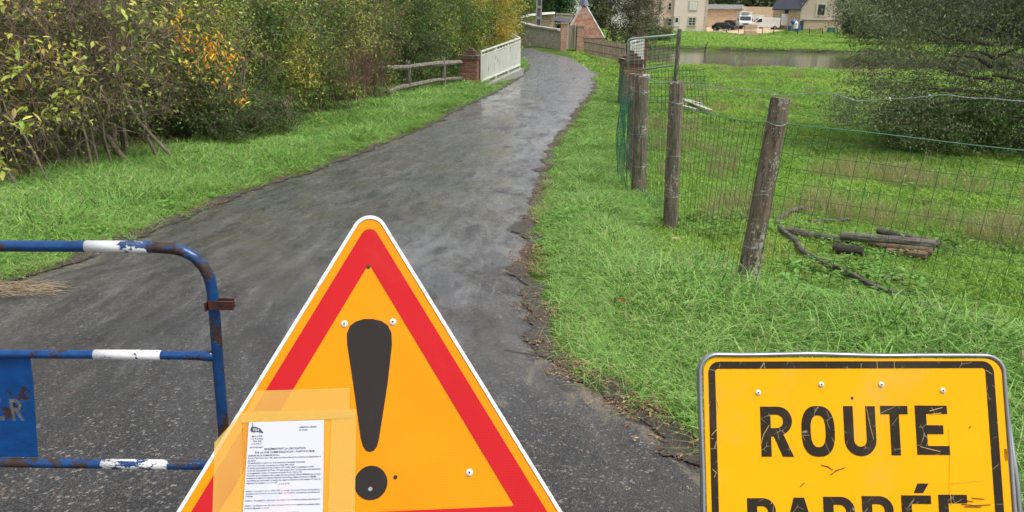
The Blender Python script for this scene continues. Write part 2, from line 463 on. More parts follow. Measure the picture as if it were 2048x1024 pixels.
mt, nt, b = newmat('wet_asphalt')
uvn = nt.nodes.new('ShaderNodeUVMap'); uvn.uv_map = 'along'
v = coords(nt, 'World')
def mapped(vec, sc):
    mp = nt.nodes.new('ShaderNodeMapping'); mp.inputs['Scale'].default_value = sc; nt.links.new(vec, mp.inputs[0]); return mp.outputs[0]
vo = N(nt, 'ShaderNodeTexVoronoi', Scale=165.0); nt.links.new(v, vo.inputs['Vector'])
vo2 = N(nt, 'ShaderNodeTexVoronoi', Scale=95.0); nt.links.new(v, vo2.inputs['Vector'])
stone = ramp(nt, vo.outputs['Color'], [(0.45, 0), (0.9, 1)])
base = mixc(nt, stone, (0.022, 0.022, 0.024), (0.105, 0.10, 0.096))
sp2 = ramp(nt, vo2.outputs['Color'], [(0.80, 0), (0.86, 1)])
base = mixc(nt, sp2, base, (0.22, 0.20, 0.18))
big = noi(nt, mapped(v, (0.9, 0.35, 1)), 1.0, 5, 0.6)
base = mixc(nt, ramp(nt, big, [(0.36, 0.75), (0.58, 0)]), base, (0.022, 0.021, 0.022))
streak = noi(nt, mapped(uvn.outputs[0], (7.0, 0.55, 1)), 2.2, 6, 0.62, 0.0)
sep = nt.nodes.new('ShaderNodeSeparateXYZ'); nt.links.new(uvn.outputs[0], sep.inputs[0])
u_ = sep.outputs[0]; v_ = sep.outputs[1]
centre = math_(nt, 'SUBTRACT', 1.0, math_(nt, 'MULTIPLY', math_(nt, 'ABSOLUTE', math_(nt, 'SUBTRACT', u_, 0.52)), 5.5), clamp=True)
edge = math_(nt, 'MULTIPLY', math_(nt, 'ABSOLUTE', math_(nt, 'SUBTRACT', u_, 0.5)), 2.0)
dirtm = noi(nt, mapped(v, (1.3, 0.8, 1)), 2.6, 7, 0.68, 0.8)
# mud washed to the edges and thin moss along the middle
mud = ramp(nt, math_(nt, 'ADD', dirtm, math_(nt, 'MULTIPLY', math_(nt, 'POWER', edge, 9.0), 0.22)), [(0.63, 0), (0.70, 1)])
base = mixc(nt, mud, base, mixc(nt, stone, (0.12, 0.10, 0.07), (0.21, 0.18, 0.13)))
mossn = noi(nt, mapped(v, (1.2, 2.2, 1)), 3.0, 6, 0.7, 0.6)
far = ramp(nt, math_(nt, 'MULTIPLY', v_, 0.02), [(0.10, 0), (0.24, 1)])
moss = math_(nt, 'MULTIPLY', ramp(nt, math_(nt, 'ADD', mossn, math_(nt, 'MULTIPLY', centre, 0.10)), [(0.64, 0), (0.70, 1)]), far)
base = mixc(nt, moss, base, (0.07, 0.065, 0.025))
darkp = noi(nt, mapped(v, (1.0, 1.6, 1)), 7.0, 5, 0.7)
base = mixc(nt, ramp(nt, darkp, [(0.60, 0), (0.66, 0.8)]), base, (0.018, 0.017, 0.015))
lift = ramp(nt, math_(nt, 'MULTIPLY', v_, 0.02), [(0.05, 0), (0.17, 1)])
silt_sheen = noi(nt, mapped(uvn.outputs[0], (5.0, 0.75, 1)), 1.5, 9, 0.70, 0.35)
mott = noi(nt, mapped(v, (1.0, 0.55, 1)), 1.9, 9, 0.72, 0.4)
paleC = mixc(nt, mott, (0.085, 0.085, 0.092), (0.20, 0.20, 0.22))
base = mixc(nt, math_(nt, 'MULTIPLY', lift, ramp(nt, math_(nt, 'ADD', math_(nt, 'MULTIPLY', silt_sheen, 0.6), math_(nt, 'MULTIPLY', mott, 0.4)), [(0.40, 0.25), (0.48, 0.58), (0.56, 0.9)])), base, paleC)  # silt mottling plus wet sky sheen painted into the colour beyond the foreground
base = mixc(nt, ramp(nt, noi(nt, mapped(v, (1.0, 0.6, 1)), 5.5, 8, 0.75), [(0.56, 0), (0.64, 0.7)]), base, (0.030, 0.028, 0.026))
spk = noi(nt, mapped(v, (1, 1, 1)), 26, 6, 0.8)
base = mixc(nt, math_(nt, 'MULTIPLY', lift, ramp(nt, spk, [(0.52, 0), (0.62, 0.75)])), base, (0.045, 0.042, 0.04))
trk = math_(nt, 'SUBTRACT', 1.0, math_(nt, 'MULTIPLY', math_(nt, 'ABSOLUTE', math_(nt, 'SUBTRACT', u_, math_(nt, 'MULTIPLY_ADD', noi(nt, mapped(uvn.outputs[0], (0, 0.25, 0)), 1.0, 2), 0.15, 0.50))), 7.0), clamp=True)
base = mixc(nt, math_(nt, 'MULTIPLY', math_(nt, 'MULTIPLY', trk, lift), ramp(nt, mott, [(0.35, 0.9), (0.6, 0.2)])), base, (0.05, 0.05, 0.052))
base = mixc(nt, math_(nt, 'MULTIPLY', ramp(nt, math_(nt, 'MULTIPLY', v_, 0.02), [(0.22, 0), (0.6, 1)]), ramp(nt, mott, [(0.42, 0.1), (0.55, 0.6)])), base, (0.24, 0.24, 0.27))  # far lane paler and bluer: sky reflection put into the base colour
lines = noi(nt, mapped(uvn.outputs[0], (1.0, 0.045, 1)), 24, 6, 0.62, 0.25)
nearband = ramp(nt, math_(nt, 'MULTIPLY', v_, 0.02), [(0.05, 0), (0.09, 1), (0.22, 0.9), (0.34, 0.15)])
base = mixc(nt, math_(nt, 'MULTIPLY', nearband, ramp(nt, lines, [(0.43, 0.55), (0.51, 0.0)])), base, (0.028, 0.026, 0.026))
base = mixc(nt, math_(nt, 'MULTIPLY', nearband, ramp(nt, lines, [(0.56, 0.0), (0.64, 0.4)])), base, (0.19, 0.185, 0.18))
warm = noi(nt, mapped(v, (0.8, 0.5, 1)), 0.9, 6, 0.7)
base = mixc(nt, ramp(nt, warm, [(0.48, 0), (0.66, 0.35)]), base, (0.15, 0.12, 0.085))
vo3 = N(nt, 'ShaderNodeTexVoronoi', Scale=58.0); nt.links.new(mapped(v, (1, 0.6, 1)), vo3.inputs['Vector'])
grn = math_(nt, 'ADD', math_(nt, 'MULTIPLY', ramp(nt, vo3.outputs['Color'], [(0.2, 0), (0.85, 1)]), 0.75), math_(nt, 'MULTIPLY', stone, 0.55))
gcol = mixc(nt, grn, (0.52, 0.52, 0.53), (1.55, 1.53, 1.50))
base = mixc(nt, math_(nt, 'MULTIPLY', lift, 0.9), base, mixc(nt, 1.0, base, gcol, 'MULTIPLY'))
nt.links.new(base, b.inputs['Base Color'])
wet = ramp(nt, streak, [(0.38, 0.20), (0.50, 0.30), (0.64, 0.42)])
nearr = ramp(nt, math_(nt, 'MULTIPLY', v_, 0.02), [(0.04, 0.30), (0.16, 0.0)])
rgh = math_(nt, 'ADD', wet, nearr)
rgh = math_(nt, 'ADD', rgh, math_(nt, 'MULTIPLY', mud, 0.15))
nt.links.new(rgh, b.inputs['Roughness'])
b.inputs['Specular IOR Level'].default_value = 0.5
fine = math_(nt, 'ADD', vo.outputs['Distance'], math_(nt, 'MULTIPLY', noi(nt, v, 220, 2), 0.6))
b.inputs['Coat IOR'].default_value = 1.5; nt.links.new(ramp(nt, mott, [(0.42, 0.34), (0.56, 0.13)]), b.inputs['Coat Roughness'])
film = math_(nt, 'MULTIPLY', ramp(nt, math_(nt, 'ADD', math_(nt, 'MULTIPLY', streak, 0.55), math_(nt, 'MULTIPLY', mott, 0.45)), [(0.43, 0.0), (0.49, 0.7), (0.54, 1)]), ramp(nt, math_(nt, 'MULTIPLY', v_, 0.02), [(0.03, 0.05), (0.13, 1.0)]))
nt.links.new(math_(nt, 'MULTIPLY', film, math_(nt, 'SUBTRACT', 1.0, moss)), b.inputs['Coat Weight'])
ge_ = nt.nodes.new('ShaderNodeBump'); ge_.inputs['Distance'].default_value = 0.004; ge_.inputs['Strength'].default_value = 0.25; nt.links.new(noi(nt, v, 6, 3), ge_.inputs['Height']); nt.links.new(ge_.outputs[0], b.inputs['Coat Normal'])
hgt = math_(nt, 'ADD', math_(nt, 'MULTIPLY', fine, math_(nt, 'MULTIPLY_ADD', streak, 1.2, -0.15, clamp=True)), math_(nt, 'MULTIPLY', noi(nt, mapped(v, (1, 1, 1)), 11, 5, 0.6), 1.6))
bump(nt, b, hgt, 0.008, 0.9)
M['asphalt'] = mt
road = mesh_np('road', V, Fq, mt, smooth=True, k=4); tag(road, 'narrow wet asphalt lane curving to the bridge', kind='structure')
uv = road.data.uv_layers.new(name='along')
uvs = np.stack([np.tile(us, NR), np.repeat(ys, NC)], 1)
li = np.empty(len(road.data.loops), np.int32); road.data.loops.foreach_get('vertex_index', li)
uv.data.foreach_set('uv', uvs[li].astype(np.float32).ravel())

# --- dirt strips along the road edges
def strip(name, E, side, wmin, wmax, y0, y1, seed, mat, over):
    sel = (E[:, 1] > y0) & (E[:, 1] < y1)
    P = resample(E[sel], 360)
    w = np.array([wmin + (wmax - wmin) * max(0, noise.noise(Vector((seed, p[1] * 1.1, 0))) * 1.3 + 0.35 + noise.noise(Vector((seed, p[1] * 5.1, 4))) * 0.45) for p in P])
    o_ = np.array([over * (0.4 + max(0, noise.noise(Vector((seed + 3, p[1] * 1.7, 0))) * 1.6 + 0.3 + noise.noise(Vector((seed, p[1] * 6.1, 9))) * 0.8)) for p in P])
    inn = P[:, 0] - side * o_; out = P[:, 0] + side * w
    cols = np.linspace(0, 1, 7)
    X = inn[:, None] * (1 - cols) + out[:, None] * cols; Y = np.repeat(P[:, 1:2], 7, 1)
    l = np.interp(Y, ys, xl2); r = np.interp(Y, ys, xr2); uu = np.clip((X - l) / (r - l), 0, 1)
    Z = g0(X, Y) + 0.017 + 0.035 * np.sin(np.pi * uu) + 0.045 * np.clip(cols[None], 0, 1) * sstep(0, 0.2, (X - P[:, :1]) * side)
    nv = len(P)
    ii = (np.arange(nv - 1)[:, None] * 7 + np.arange(6)[None]).ravel()
    Fq = np.stack([ii, ii + 1, ii + 8, ii + 7], 1)
    o = mesh_np(name, np.stack([X.ravel(), Y.ravel(), Z.ravel()], 1), Fq, mat, smooth=True, k=4)
    uvl = o.data.uv_layers.new(name='across'); uu2 = np.stack([np.tile(cols, nv), np.repeat(P[:, 1], 7)], 1); li = np.empty(len(o.data.loops), np.int32); o.data.loops.foreach_get('vertex_index', li); uvl.data.foreach_set('uv', uu2[li].astype(np.float32).ravel())
    tag(o, 'muddy dirt edge strip along the lane', kind='structure'); return o
M['dirt'] = surf('edge_dirt', (0.060, 0.050, 0.040), (0.034, 0.030, 0.026), 0.7, 22, 0.005, c3=(0.14, 0.115, 0.085), space='World', detail=7)
nt = M['dirt'].node_tree; b = nt.nodes['Principled BSDF']; un = nt.nodes.new('ShaderNodeUVMap'); un.uv_map = 'across'; sx_ = nt.nodes.new('ShaderNodeSeparateXYZ'); nt.links.new(un.outputs[0], sx_.inputs[0])
vw = coords(nt, 'World'); an_ = math_(nt, 'ADD', math_(nt, 'MULTIPLY', noi(nt, vw, 26, 8, 0.78), 1.5), math_(nt, 'MULTIPLY', sx_.outputs[0], 1.15))
nt.links.new(ramp(nt, math_(nt, 'MULTIPLY', an_, 0.5), [(0.50, 0), (0.53, 1)]), b.inputs['Alpha'])
strip('dirt_strip', EDGE_R, 1, 0.03, 0.15, 0.9, 40, 3.3, M['dirt'], 0.17)
strip('dirt_strip', EDGE_L, -1, 0.02, 0.12, 2.6, 40, 8.3, M['dirt'], 0.14)

# --- pond
mt, nt, b = newmat('muddy_pond_water')
b.inputs['Base Color'].default_value = (0.10, 0.095, 0.06, 1); b.inputs['Roughness'].default_value = 0.10
b.inputs['IOR'].default_value = 1.33
v = coords(nt, 'World', (1, 1, 1)); bump(nt, b, noi(nt, v, 1.3, 3), 0.03, 0.3)
mb = MB(); cx_, cy_ = POND.mean(0)
mb.add([(p[0] + (1 if p[0] > cx_ else -1) * 0.6, p[1] + (0.5 if p[1] > cy_ else -0.5), WATER) for p in POND],
       [tuple(t) for t in tessellate_polygon([[Vector((p[0], p[1], 0)) for p in POND]])])
pond = mb.build('pond_water', mt); tag(pond, 'still muddy pond water', kind='structure')

# --- bare earth bank along the far side of the pond
bk = POND[10:]; V = []; 
bx = np.linspace(bk[:, 0].min(), bk[:, 0].max(), 160); by = np.interp(bx, bk[::-1, 0], bk[::-1, 1])
for a, b_ in zip(bx, by):
    w_ = 0.12 * noise.noise(Vector((a * .6, 1, 1))); V += [(a, b_ - 0.10 + w_, WATER - 0.2), (a, b_ + 0.05 + w_, WATER + 0.12), (a, b_ + 0.35, WATER + 0.25 + 0.12 * noise.noise(Vector((a * 1.1, 3, 1))))]
Fq = np.array([(3 * i + k, 3 * i + 3 + k, 3 * i + 4 + k, 3 * i + 1 + k) for i in range(159) for k in (0, 1)])
pb2 = mesh_np('pond_bank', np.array(V), Fq, surf('bank_soil', (0.07, 0.06, 0.035), (0.035, 0.04, 0.018), 0.95, 1.2, 0.03, space='World'), k=4, smooth=True); tag(pb2, 'dark earthy bank along the far edge of the pond', kind='structure')

# --- gravel yard before the houses
ypx = np.linspace(1338, 1572, 60); yfr = np.interp(ypx, [1338, 1405, 1470, 1492, 1540, 1572], [62.5, 63, 67.5, 69.5, 66.5, 60])
front = [gp(a, b_) for a, b_ in zip(ypx, yfr)]
X = []; Y = []
for p_ in front:
    t = np.linspace(0, 1, 40); yy = p_.y + (166 - p_.y) * t; X.append(p_.x * yy / p_.y); Y.append(yy)
X = np.array(X); Y = np.array(Y); Zy = terrain_z(X, Y) + 0.05
ii = (np.arange(59)[:, None] * 40 + np.arange(39)[None]).ravel()
yard = mesh_np('gravel_yard', np.stack([X.ravel(), Y.ravel(), Zy.ravel()], 1), np.stack([ii, ii + 40, ii + 41, ii + 1], 1), surf('gravel', (0.62, 0.44, 0.30), (0.50, 0.35, 0.23), 0.9, 0.8, 0.01), k=4); tag(yard, 'pale gravel yard in front of the houses', kind='structure')
yp = [Vector((a, b_, 0)) for a, b_ in zip(X[:, 0], Y[:, 0])] + [Vector((X[-1, -1], 166, 0)), Vector((X[0, -1], 166, 0))]
# ------------------------------------------------------------------ scattering (geometry nodes, for grass and the like)
def gn_scatter_group(name, coll):
    ng = bpy.data.node_groups.new(name, 'GeometryNodeTree')
    ng.interface.new_socket('Geometry', in_out='INPUT', socket_type='NodeSocketGeometry')
    ng.interface.new_socket('Geometry', in_out='OUTPUT', socket_type='NodeSocketGeometry')
    gi = ng.nodes.new('NodeGroupInput'); go = ng.nodes.new('NodeGroupOutput')
    ip = ng.nodes.new('GeometryNodeInstanceOnPoints'); ci = ng.nodes.new('GeometryNodeCollectionInfo')
    ci.inputs['Collection'].default_value = coll; ci.inputs['Separate Children'].default_value = True; ci.inputs['Reset Children'].default_value = True
    def na(n, t):
        a = ng.nodes.new('GeometryNodeInputNamedAttribute'); a.data_type = t; a.inputs['Name'].default_value = n
        return a.outputs['Attribute']
    L = ng.links.new
    L(gi.outputs[0], ip.inputs['Points']); L(ci.outputs[0], ip.inputs['Instance'])
    ip.inputs['Pick Instance'].default_value = True
    L(na('pick', 'INT'), ip.inputs['Instance Index'])
    e = ng.nodes.new('FunctionNodeEulerToRotation'); L(na('rot', 'FLOAT_VECTOR'), e.inputs[0]); L(e.outputs[0], ip.inputs['Rotation'])
    L(na('scl', 'FLOAT_VECTOR'), ip.inputs['Scale'])
    L(ip.outputs[0], go.inputs[0])
    return ng

def scatter(name, P, rot, scl, pick, tint, protos, label, mat=None, kind='stuff'):
    coll = bpy.data.collections.new(name + '_kinds')
    for o in protos: coll.objects.link(o)
    me = bpy.data.meshes.new(name)
    me.vertices.add(len(P)); me.vertices.foreach_set('co', P.astype(np.float32).ravel())
    a = me.attributes.new('rot', 'FLOAT_VECTOR', 'POINT'); a.data.foreach_set('vector', rot.astype(np.float32).ravel())
    a = me.attributes.new('scl', 'FLOAT_VECTOR', 'POINT'); a.data.foreach_set('vector', scl.astype(np.float32).ravel())
    a = me.attributes.new('pick', 'INT', 'POINT'); a.data.foreach_set('value', pick.astype(np.int32))
    a = me.attributes.new('tint', 'FLOAT', 'POINT'); a.data.foreach_set('value', tint.astype(np.float32))
    if mat: me.materials.append(mat)
    o = bpy.data.objects.new(name, me); link(o)
    md = o.modifiers.new('scatter', 'NODES'); md.node_group = gn_scatter_group(name, coll)
    tag(o, label, kind=kind); return o

def blades(n, h0, h1, w, rad, bend, seed, mat, name='blade_tuft', segs=3):
    r = np.random.default_rng(seed)
    V = []; Fc = []
    for i in range(n):
        a = r.uniform(0, 2 * math.pi); d = rad * math.sqrt(r.uniform()); x0, y0 = d * math.cos(a), d * math.sin(a)
        h = r.uniform(h0, h1); az = r.uniform(0, 2 * math.pi); bd = bend * r.uniform(0.2, 1.3) * h; w_ = w * r.uniform(0.7, 1.3)
        fx = r.uniform(0, 2 * math.pi); dx, dy = math.cos(az), math.sin(az); sx, sy = math.cos(fx) * w_ / 2, math.sin(fx) * w_ / 2
        k0 = len(V)
        for s in range(segs):
            t = s / segs; q = t * t; ww = 1 - 0.55 * t
            px, py, pz = x0 + dx * bd * q, y0 + dy * bd * q, h * (t - 0.28 * bend * q * t) - 0.01
            V += [(px - sx * ww, py - sy * ww, pz), (px + sx * ww, py + sy * ww, pz)]
        V.append((x0 + dx * bd, y0 + dy * bd, h * (1 - 0.45 * bend)))
        for s in range(segs - 1):
            k = k0 + 2 * s; Fc += [(k, k + 1, k + 3, k + 2)]
        k = k0 + 2 * (segs - 1); Fc.append((k, k + 1, k + 2))
    me = bpy.data.meshes.new(name); me.from_pydata(V, [], Fc)
    mats = mat if isinstance(mat, (list, tuple)) else [mat]
    for q in mats: me.materials.append(q)
    nf = segs; per = r.choice(len(mats), n, p=([1.0] if len(mats) == 1 else [0.50, 0.20, 0.27, 0.03]))
    me.polygons.foreach_set('material_index', np.repeat(per, nf).astype(np.int32))
    return bpy.data.objects.new(name, me)

def leafy(n, size, rad, h, seed, mat, name='leafy_tuft', ar=0.6):
    r = np.random.default_rng(seed); V = []; Fc = []
    for i in range(n):
        a = r.uniform(0, 6.283); d = rad * math.sqrt(r.uniform()); c = np.array([d * math.cos(a), d * math.sin(a), h * r.uniform(0.2, 1)])
        az = r.uniform(0, 6.283); tl = r.uniform(-0.4, 0.5); s = size * r.uniform(0.6, 1.3)
        f = np.array([math.cos(az) * math.cos(tl), math.sin(az) * math.cos(tl), math.sin(tl)]); q = np.array([-math.sin(az), math.cos(az), 0.0])
        u = np.cross(f, q); k = len(V)
        for (l_, w_, z_) in ((0, 0, 0), (0.35, 0.5, .12), (0.75, .35, .08), (1, 0, -.05), (0.75, -.35, .08), (0.35, -.5, .12)):
            V.append(tuple(c + f * l_ * s + q * w_ * s * ar + u * z_ * s))
        Fc += [(k, k + 1, k + 2, k + 3), (k, k + 3, k + 4, k + 5)]
    me = bpy.data.meshes.new(name); me.from_pydata(V, [], Fc); me.materials.append(mat)
    return bpy.data.objects.new(name, me)

def fan_points(n, r0, r1, a0, a1, p, rg):
    """random ground points around the viewer's standpoint, thinning with distance as r^-p"""
    e = 2 - p; u = rg.uniform(0, 1, n)
    r = (r0 ** e + u * (r1 ** e - r0 ** e)) ** (1 / e) if abs(e) > 1e-6 else r0 * (r1 / r0) ** u
    a = rg.uniform(a0, a1, n)
    return r * np.sin(a), r * np.cos(a), r

def nz(x, y, s, seed):
    return np.array([noise.noise((a * s, b_ * s, seed)) for a, b_ in zip(x, y)])

STRAWB = grassmat('straw_blades', (0.36, 0.33, 0.15), (0.46, 0.40, 0.20))
G_lush = [grassmat('grass_blades', (0.24, 0.50, 0.085), (0.34, 0.58, 0.12)), grassmat('grass_blades_pale', (0.36, 0.62, 0.17), (0.44, 0.66, 0.20)), grassmat('grass_blades_deep', (0.06, 0.19, 0.03), (0.09, 0.25, 0.04)), STRAWB]
G_mead = [grassmat('meadow_blades', (0.26, 0.50, 0.06), (0.42, 0.58, 0.09)), grassmat('meadow_blades_pale', (0.40, 0.62, 0.12), (0.52, 0.66, 0.16)), grassmat('meadow_blades_deep', (0.14, 0.32, 0.04), (0.20, 0.38, 0.05)), STRAWB]
G_dry = grassmat('dry_stems', (0.40, 0.35, 0.17), (0.50, 0.43, 0.22))
G_weed = leafmat('weed_leaf', attr=False, base=(0.17, 0.31, 0.05))
tall = [blades(32, 0.06, 0.36, 0.0085, 0.13, 1.1, s, G_lush) for s in range(5)]
shortg = [blades(30, 0.04, 0.12, 0.008, 0.11, 0.9, 20 + s, G_mead, segs=2) for s in range(5)]
dry = [blades(14, 0.15, 0.42, 0.005, 0.10, 0.5, 40 + s, G_dry) for s in range(4)]
weed = [leafy(16, 0.05, 0.11, 0.09, 60 + s, G_weed) for s in range(4)]
clov = [leafy(26, 0.022, 0.10, 0.05, 70 + s, G_weed, ar=0.9) for s in range(3)]
for lst, nm in ((tall, 'a'), (shortg, 'b'), (dry, 'c'), (weed, 'd'), (clov, 'e')):
    for i, o in enumerate(lst): o.name = f'{lst[0].name.split(".")[0]}_{nm}{i}'

FENCE = [(-0.05 + gp(1262, 330).x, 12.6)] + [tuple(gp(*p))[:2] for p in ((1277, 385), (1342, 460), (1487, 578))] + [(3.7, 3.75), (6.0, 2.2)]
def fence_side(x, y):
    """>0 in the meadow right of the wire fence"""
    fx = np.interp(y, [q[1] for q in FENCE[::-1]] + [24, 60], [q[0] for q in FENCE[::-1]] + [3.55, 4.5])
    return x - fx

def field(n, r0, r1, p, seed, a0=R(-48), a1=R(48)):
    rg = np.random.default_rng(seed)
    x, y, r = fan_points(n, r0, r1, a0, a1, p, rg)
    ok = (y > 1.0) & (road_sd(x, y) > 0.0) & (~inside(x, y, POND)) & (seg_dist(x, y, POND, True) > 0.25) & (y < 172)
    ok &= ~inside(x, y, [(p_.x, p_.y) for p_ in yp])
    x, y, r = x[ok], y[ok], r[ok]
    return x, y, r, rg

def emit(name, x, y, rg, smin, smax, grow, protos, label, tint, hscale=None, tilt=0.15):
    n = len(x); r = np.hypot(x, y)
    z = terrain_z(x, y)
    s = rg.uniform(smin, smax, n) * (1 + grow * np.clip(r - 6, 0, 200))
    hs_ = s if hscale is None else rg.uniform(smin, smax, n) * hscale
    P = np.stack([x, y, z], 1); rot = np.stack([rg.uniform(-tilt, tilt, n), rg.uniform(-tilt, tilt, n), rg.uniform(0, 6.283, n)], 1)
    sx_ = s if hscale is None else s * np.clip(0.40 + 0.60 * np.asarray(hscale), 0.4, 1.6)
    return scatter(name, P, rot, np.stack([sx_, sx_, hs_], 1), rg.integers(0, len(protos), n), tint, protos, label)

# verge grass, both sides of the lane
HEDGE = np.array([tuple(gp(*q_))[:2] for q_ in ((-500, 470), (-200, 412), (0, 375), (125, 352), (250, 326), (400, 293), (480, 272), (560, 256), (640, 238), (740, 208), (800, 193), (900, 170), (960, 160))]); HEDGE = HEDGE[np.argsort(HEDGE[:, 1])]
x, y, r, rg = field(60000, 1.6, 46, 1.45, 11)
sd_ = road_sd(x, y); fs = fence_side(x, y)
edgekeep = rg.uniform(0, 1, len(x)) < sstep(-0.03, 0.20, sd_ + nz(x, y, 2.3, 5) * 0.22)
hedge_x = np.interp(y, HEDGE[:, 1], HEDGE[:, 0])
ok = (fs < 0.10) & (sd_ < 7) & edgekeep & ((x > 0) | (x > hedge_x - 0.25 + nz(x, y, 1.1, 8) * 0.5) | (rg.uniform(0, 1, len(x)) < 0.12))
for q_ in ((1277, 385), (1342, 460), (1487, 578)):
    pq = gp(*q_); ok &= ~((np.hypot(x - pq.x + .05, y - pq.y + .18) < 0.30) & (rg.uniform(0, 1, len(x)) < 0.8))
x, y, r, sd_, fs = x[ok], y[ok], r[ok], sd_[ok], fs[ok]
lushness = nz(x, y, 0.9, 2)
tallz = sstep(0.25, 1.0, sd_) * (1 - 0.85 * sstep(-1.0, -0.3, fs) * (x > 0)) * np.where((x > 0) & (y < 3.6), 0.55 + 0.45 * sstep(0.5, 1.2, sd_), 1.0)
hs_ = np.clip(0.26 + 0.82 * tallz + 0.55 * lushness * (0.3 + 0.7 * tallz), 0.20, 1.5) * np.where(x < 0, 0.85, 1.0)
emit('verge_grass', x, y, rg, 0.75, 1.2, 0.035, tall, 'long wet green grass of the verges', np.clip(0.45 + 0.8 * nz(x, y, 0.7, 9) + rg.uniform(-.25, .25, len(x)), 0, 1), hscale=hs_ * (1 + 0.008 * r))
print('verge', len(x))
# meadow behind the fence
x, y, r, rg = field(90000, 3.5, 150, 1.62, 12, R(-20), R(46))
fs = fence_side(x, y)
ok = (fs > -0.4) & ((y > 1) & ((x > 0) | (y > 80)))
x, y, r, fs = x[ok], y[ok], r[ok], fs[ok]
lush = nz(x, y, 0.55, 4)
hs_ = np.clip(0.8 + 0.8 * lush, 0.4, 1.8) * (1 + 0.02 * np.clip(r - 8, 0, 60))
emit('meadow_grass', x, y, rg, 0.8, 1.3, 0.05, shortg, 'short bright green meadow grass', np.clip(0.4 + 1.0 * nz(x, y, 0.35, 19) + rg.uniform(-.25, .25, len(x)), 0, 1), hscale=hs_)
print('meadow', len(x))
# dry brown stems standing in patches of the meadow
x, y, r, rg = field(8000, 6.2, 46, 1.3, 13, R(4), R(46))
fs = fence_side(x, y); pn = nz(x, y, 0.45, 33) + 0.5 * nz(x, y, 1.7, 3)
band = np.exp(-((r - 11) / 4.0) ** 2)
ok = (fs > 0.3) & (pn + 0.30 * band > 0.43)
x, y = x[ok], y[ok]
emit('dry_grass', x, y, rg, 0.7, 1.2, 0.03, dry, 'dry straw coloured grass stems in the meadow', rg.uniform(0, 1, len(x)))
print('dry', len(x))
# clover and broad leaved weeds
x, y, r, rg = field(26000, 1.8, 40, 1.5, 14)
pn = nz(x, y, 0.8, 51); sd_ = road_sd(x, y)
ok = (pn > 0.12) & (sd_ < 9) & (sd_ > 0.12)
emit('clover', x[ok], y[ok], rg, 0.8, 1.5, 0.03, clov, 'low clover and small leaved weeds', rg.uniform(0, 1, ok.sum()))
x, y, r, rg = field(9000, 1.8, 40, 1.5, 15)
pn = nz(x, y, 0.6, 71); sd_ = road_sd(x, y)
ok = (pn > 0.22) & (sd_ < 9) & (sd_ > 0.15)
emit('weeds', x[ok], y[ok], rg, 0.6, 1.3, 0.03, weed, 'broad leaved weeds in the grass', rg.uniform(0, 1, ok.sum()))

# dead leaves and straw along the edges of the lane
M_dead = leafmat('dead_leaf', attr=False, base=(0.26, 0.15, 0.08), trans=0.1)
dead = [leafy(3, 0.030, 0.06, 0.006, 80 + s, M_dead, name='dead_leaf_bits') for s in range(3)] + [blades(4, 0.05, 0.16, 0.004, 0.08, 1.6, 90, M_dead, name='twig_bits')]
for i, o in enumerate(dead): o.name = f'litter_{i}'
rg = np.random.default_rng(16)
def along(E, n, inn, out, y0, y1, side):
    t = rg.uniform(0, 1, n) ** 1.9; yy = y0 + (y1 - y0) * t
    xx = np.interp(yy, E[:, 1], E[:, 0]) + side * (rg.normal(0, 1, n) * out * 0.5 - inn)
    return xx, yy
x1, y1 = along(EDGE_R, 8000, -0.02, 0.17, 1.0, 34, 1); x2, y2 = along(EDGE_L, 3500, -0.02, 0.13, 2.4, 34, -1)
y3 = 2 + 26 * rg.uniform(0, 1, 1500) ** 1.5; x3 = np.interp(y3, ys, xl2) + (np.interp(y3, ys, xr2) - np.interp(y3, ys, xl2)) * rg.beta(1.6, 0.75, 1500)
x = np.r_[x1, x2, x3]; y = np.r_[y1, y2, y3]
keep = nz(x, y, 2.2, 90) + rg.uniform(-.3, .3, len(x)) > -0.1; keep[len(x1) + len(x2):] = True
x, y = x[keep], y[keep]; n = len(x)
l = np.interp(y, ys, xl2); r_ = np.interp(y, ys, xr2); uu = (x - l) / (r_ - l)
z = np.where((uu > 0) & (uu < 1), g0(x, y) + 0.016 + 0.035 * np.sin(np.pi * np.clip(uu, 0, 1)), terrain_z(x, y) + 0.035)
s = rg.uniform(0.2, 0.85, n) ** 1.2; s[-1500 if n > 1500 else 0:] *= 0.5
scatter('fallen_leaves', np.stack([x, y, z], 1), np.stack([rg.uniform(-.15, .15, n), rg.uniform(-.15, .15, n), rg.uniform(0, 6.28, n)], 1), np.stack([s, s, s], 1), rg.integers(0, 4, n), rg.uniform(0, 1, n), dead, 'brown fallen leaves and bits along the lane edges')

# brown leaf litter and dead twigs under the hedge
rg = np.random.default_rng(18); n = 9000
yy = rg.uniform(5, 27, n); xx = np.interp(yy, HEDGE[:, 1], HEDGE[:, 0]) - rg.gamma(1.6, .55, n) + .25
z = terrain_z(xx, yy) + .02; s = rg.uniform(.7, 1.9, n)
scatter('hedge_litter', np.stack([xx, yy, z], 1), np.stack([rg.uniform(-.4, .4, n), rg.uniform(-.4, .4, n), rg.uniform(0, 6.28, n)], 1), np.stack([s, s, s], 1), rg.integers(0, 4, n), rg.uniform(0, 1, n), [o.copy() for o in dead], 'brown dead leaves and twigs under the hedge')
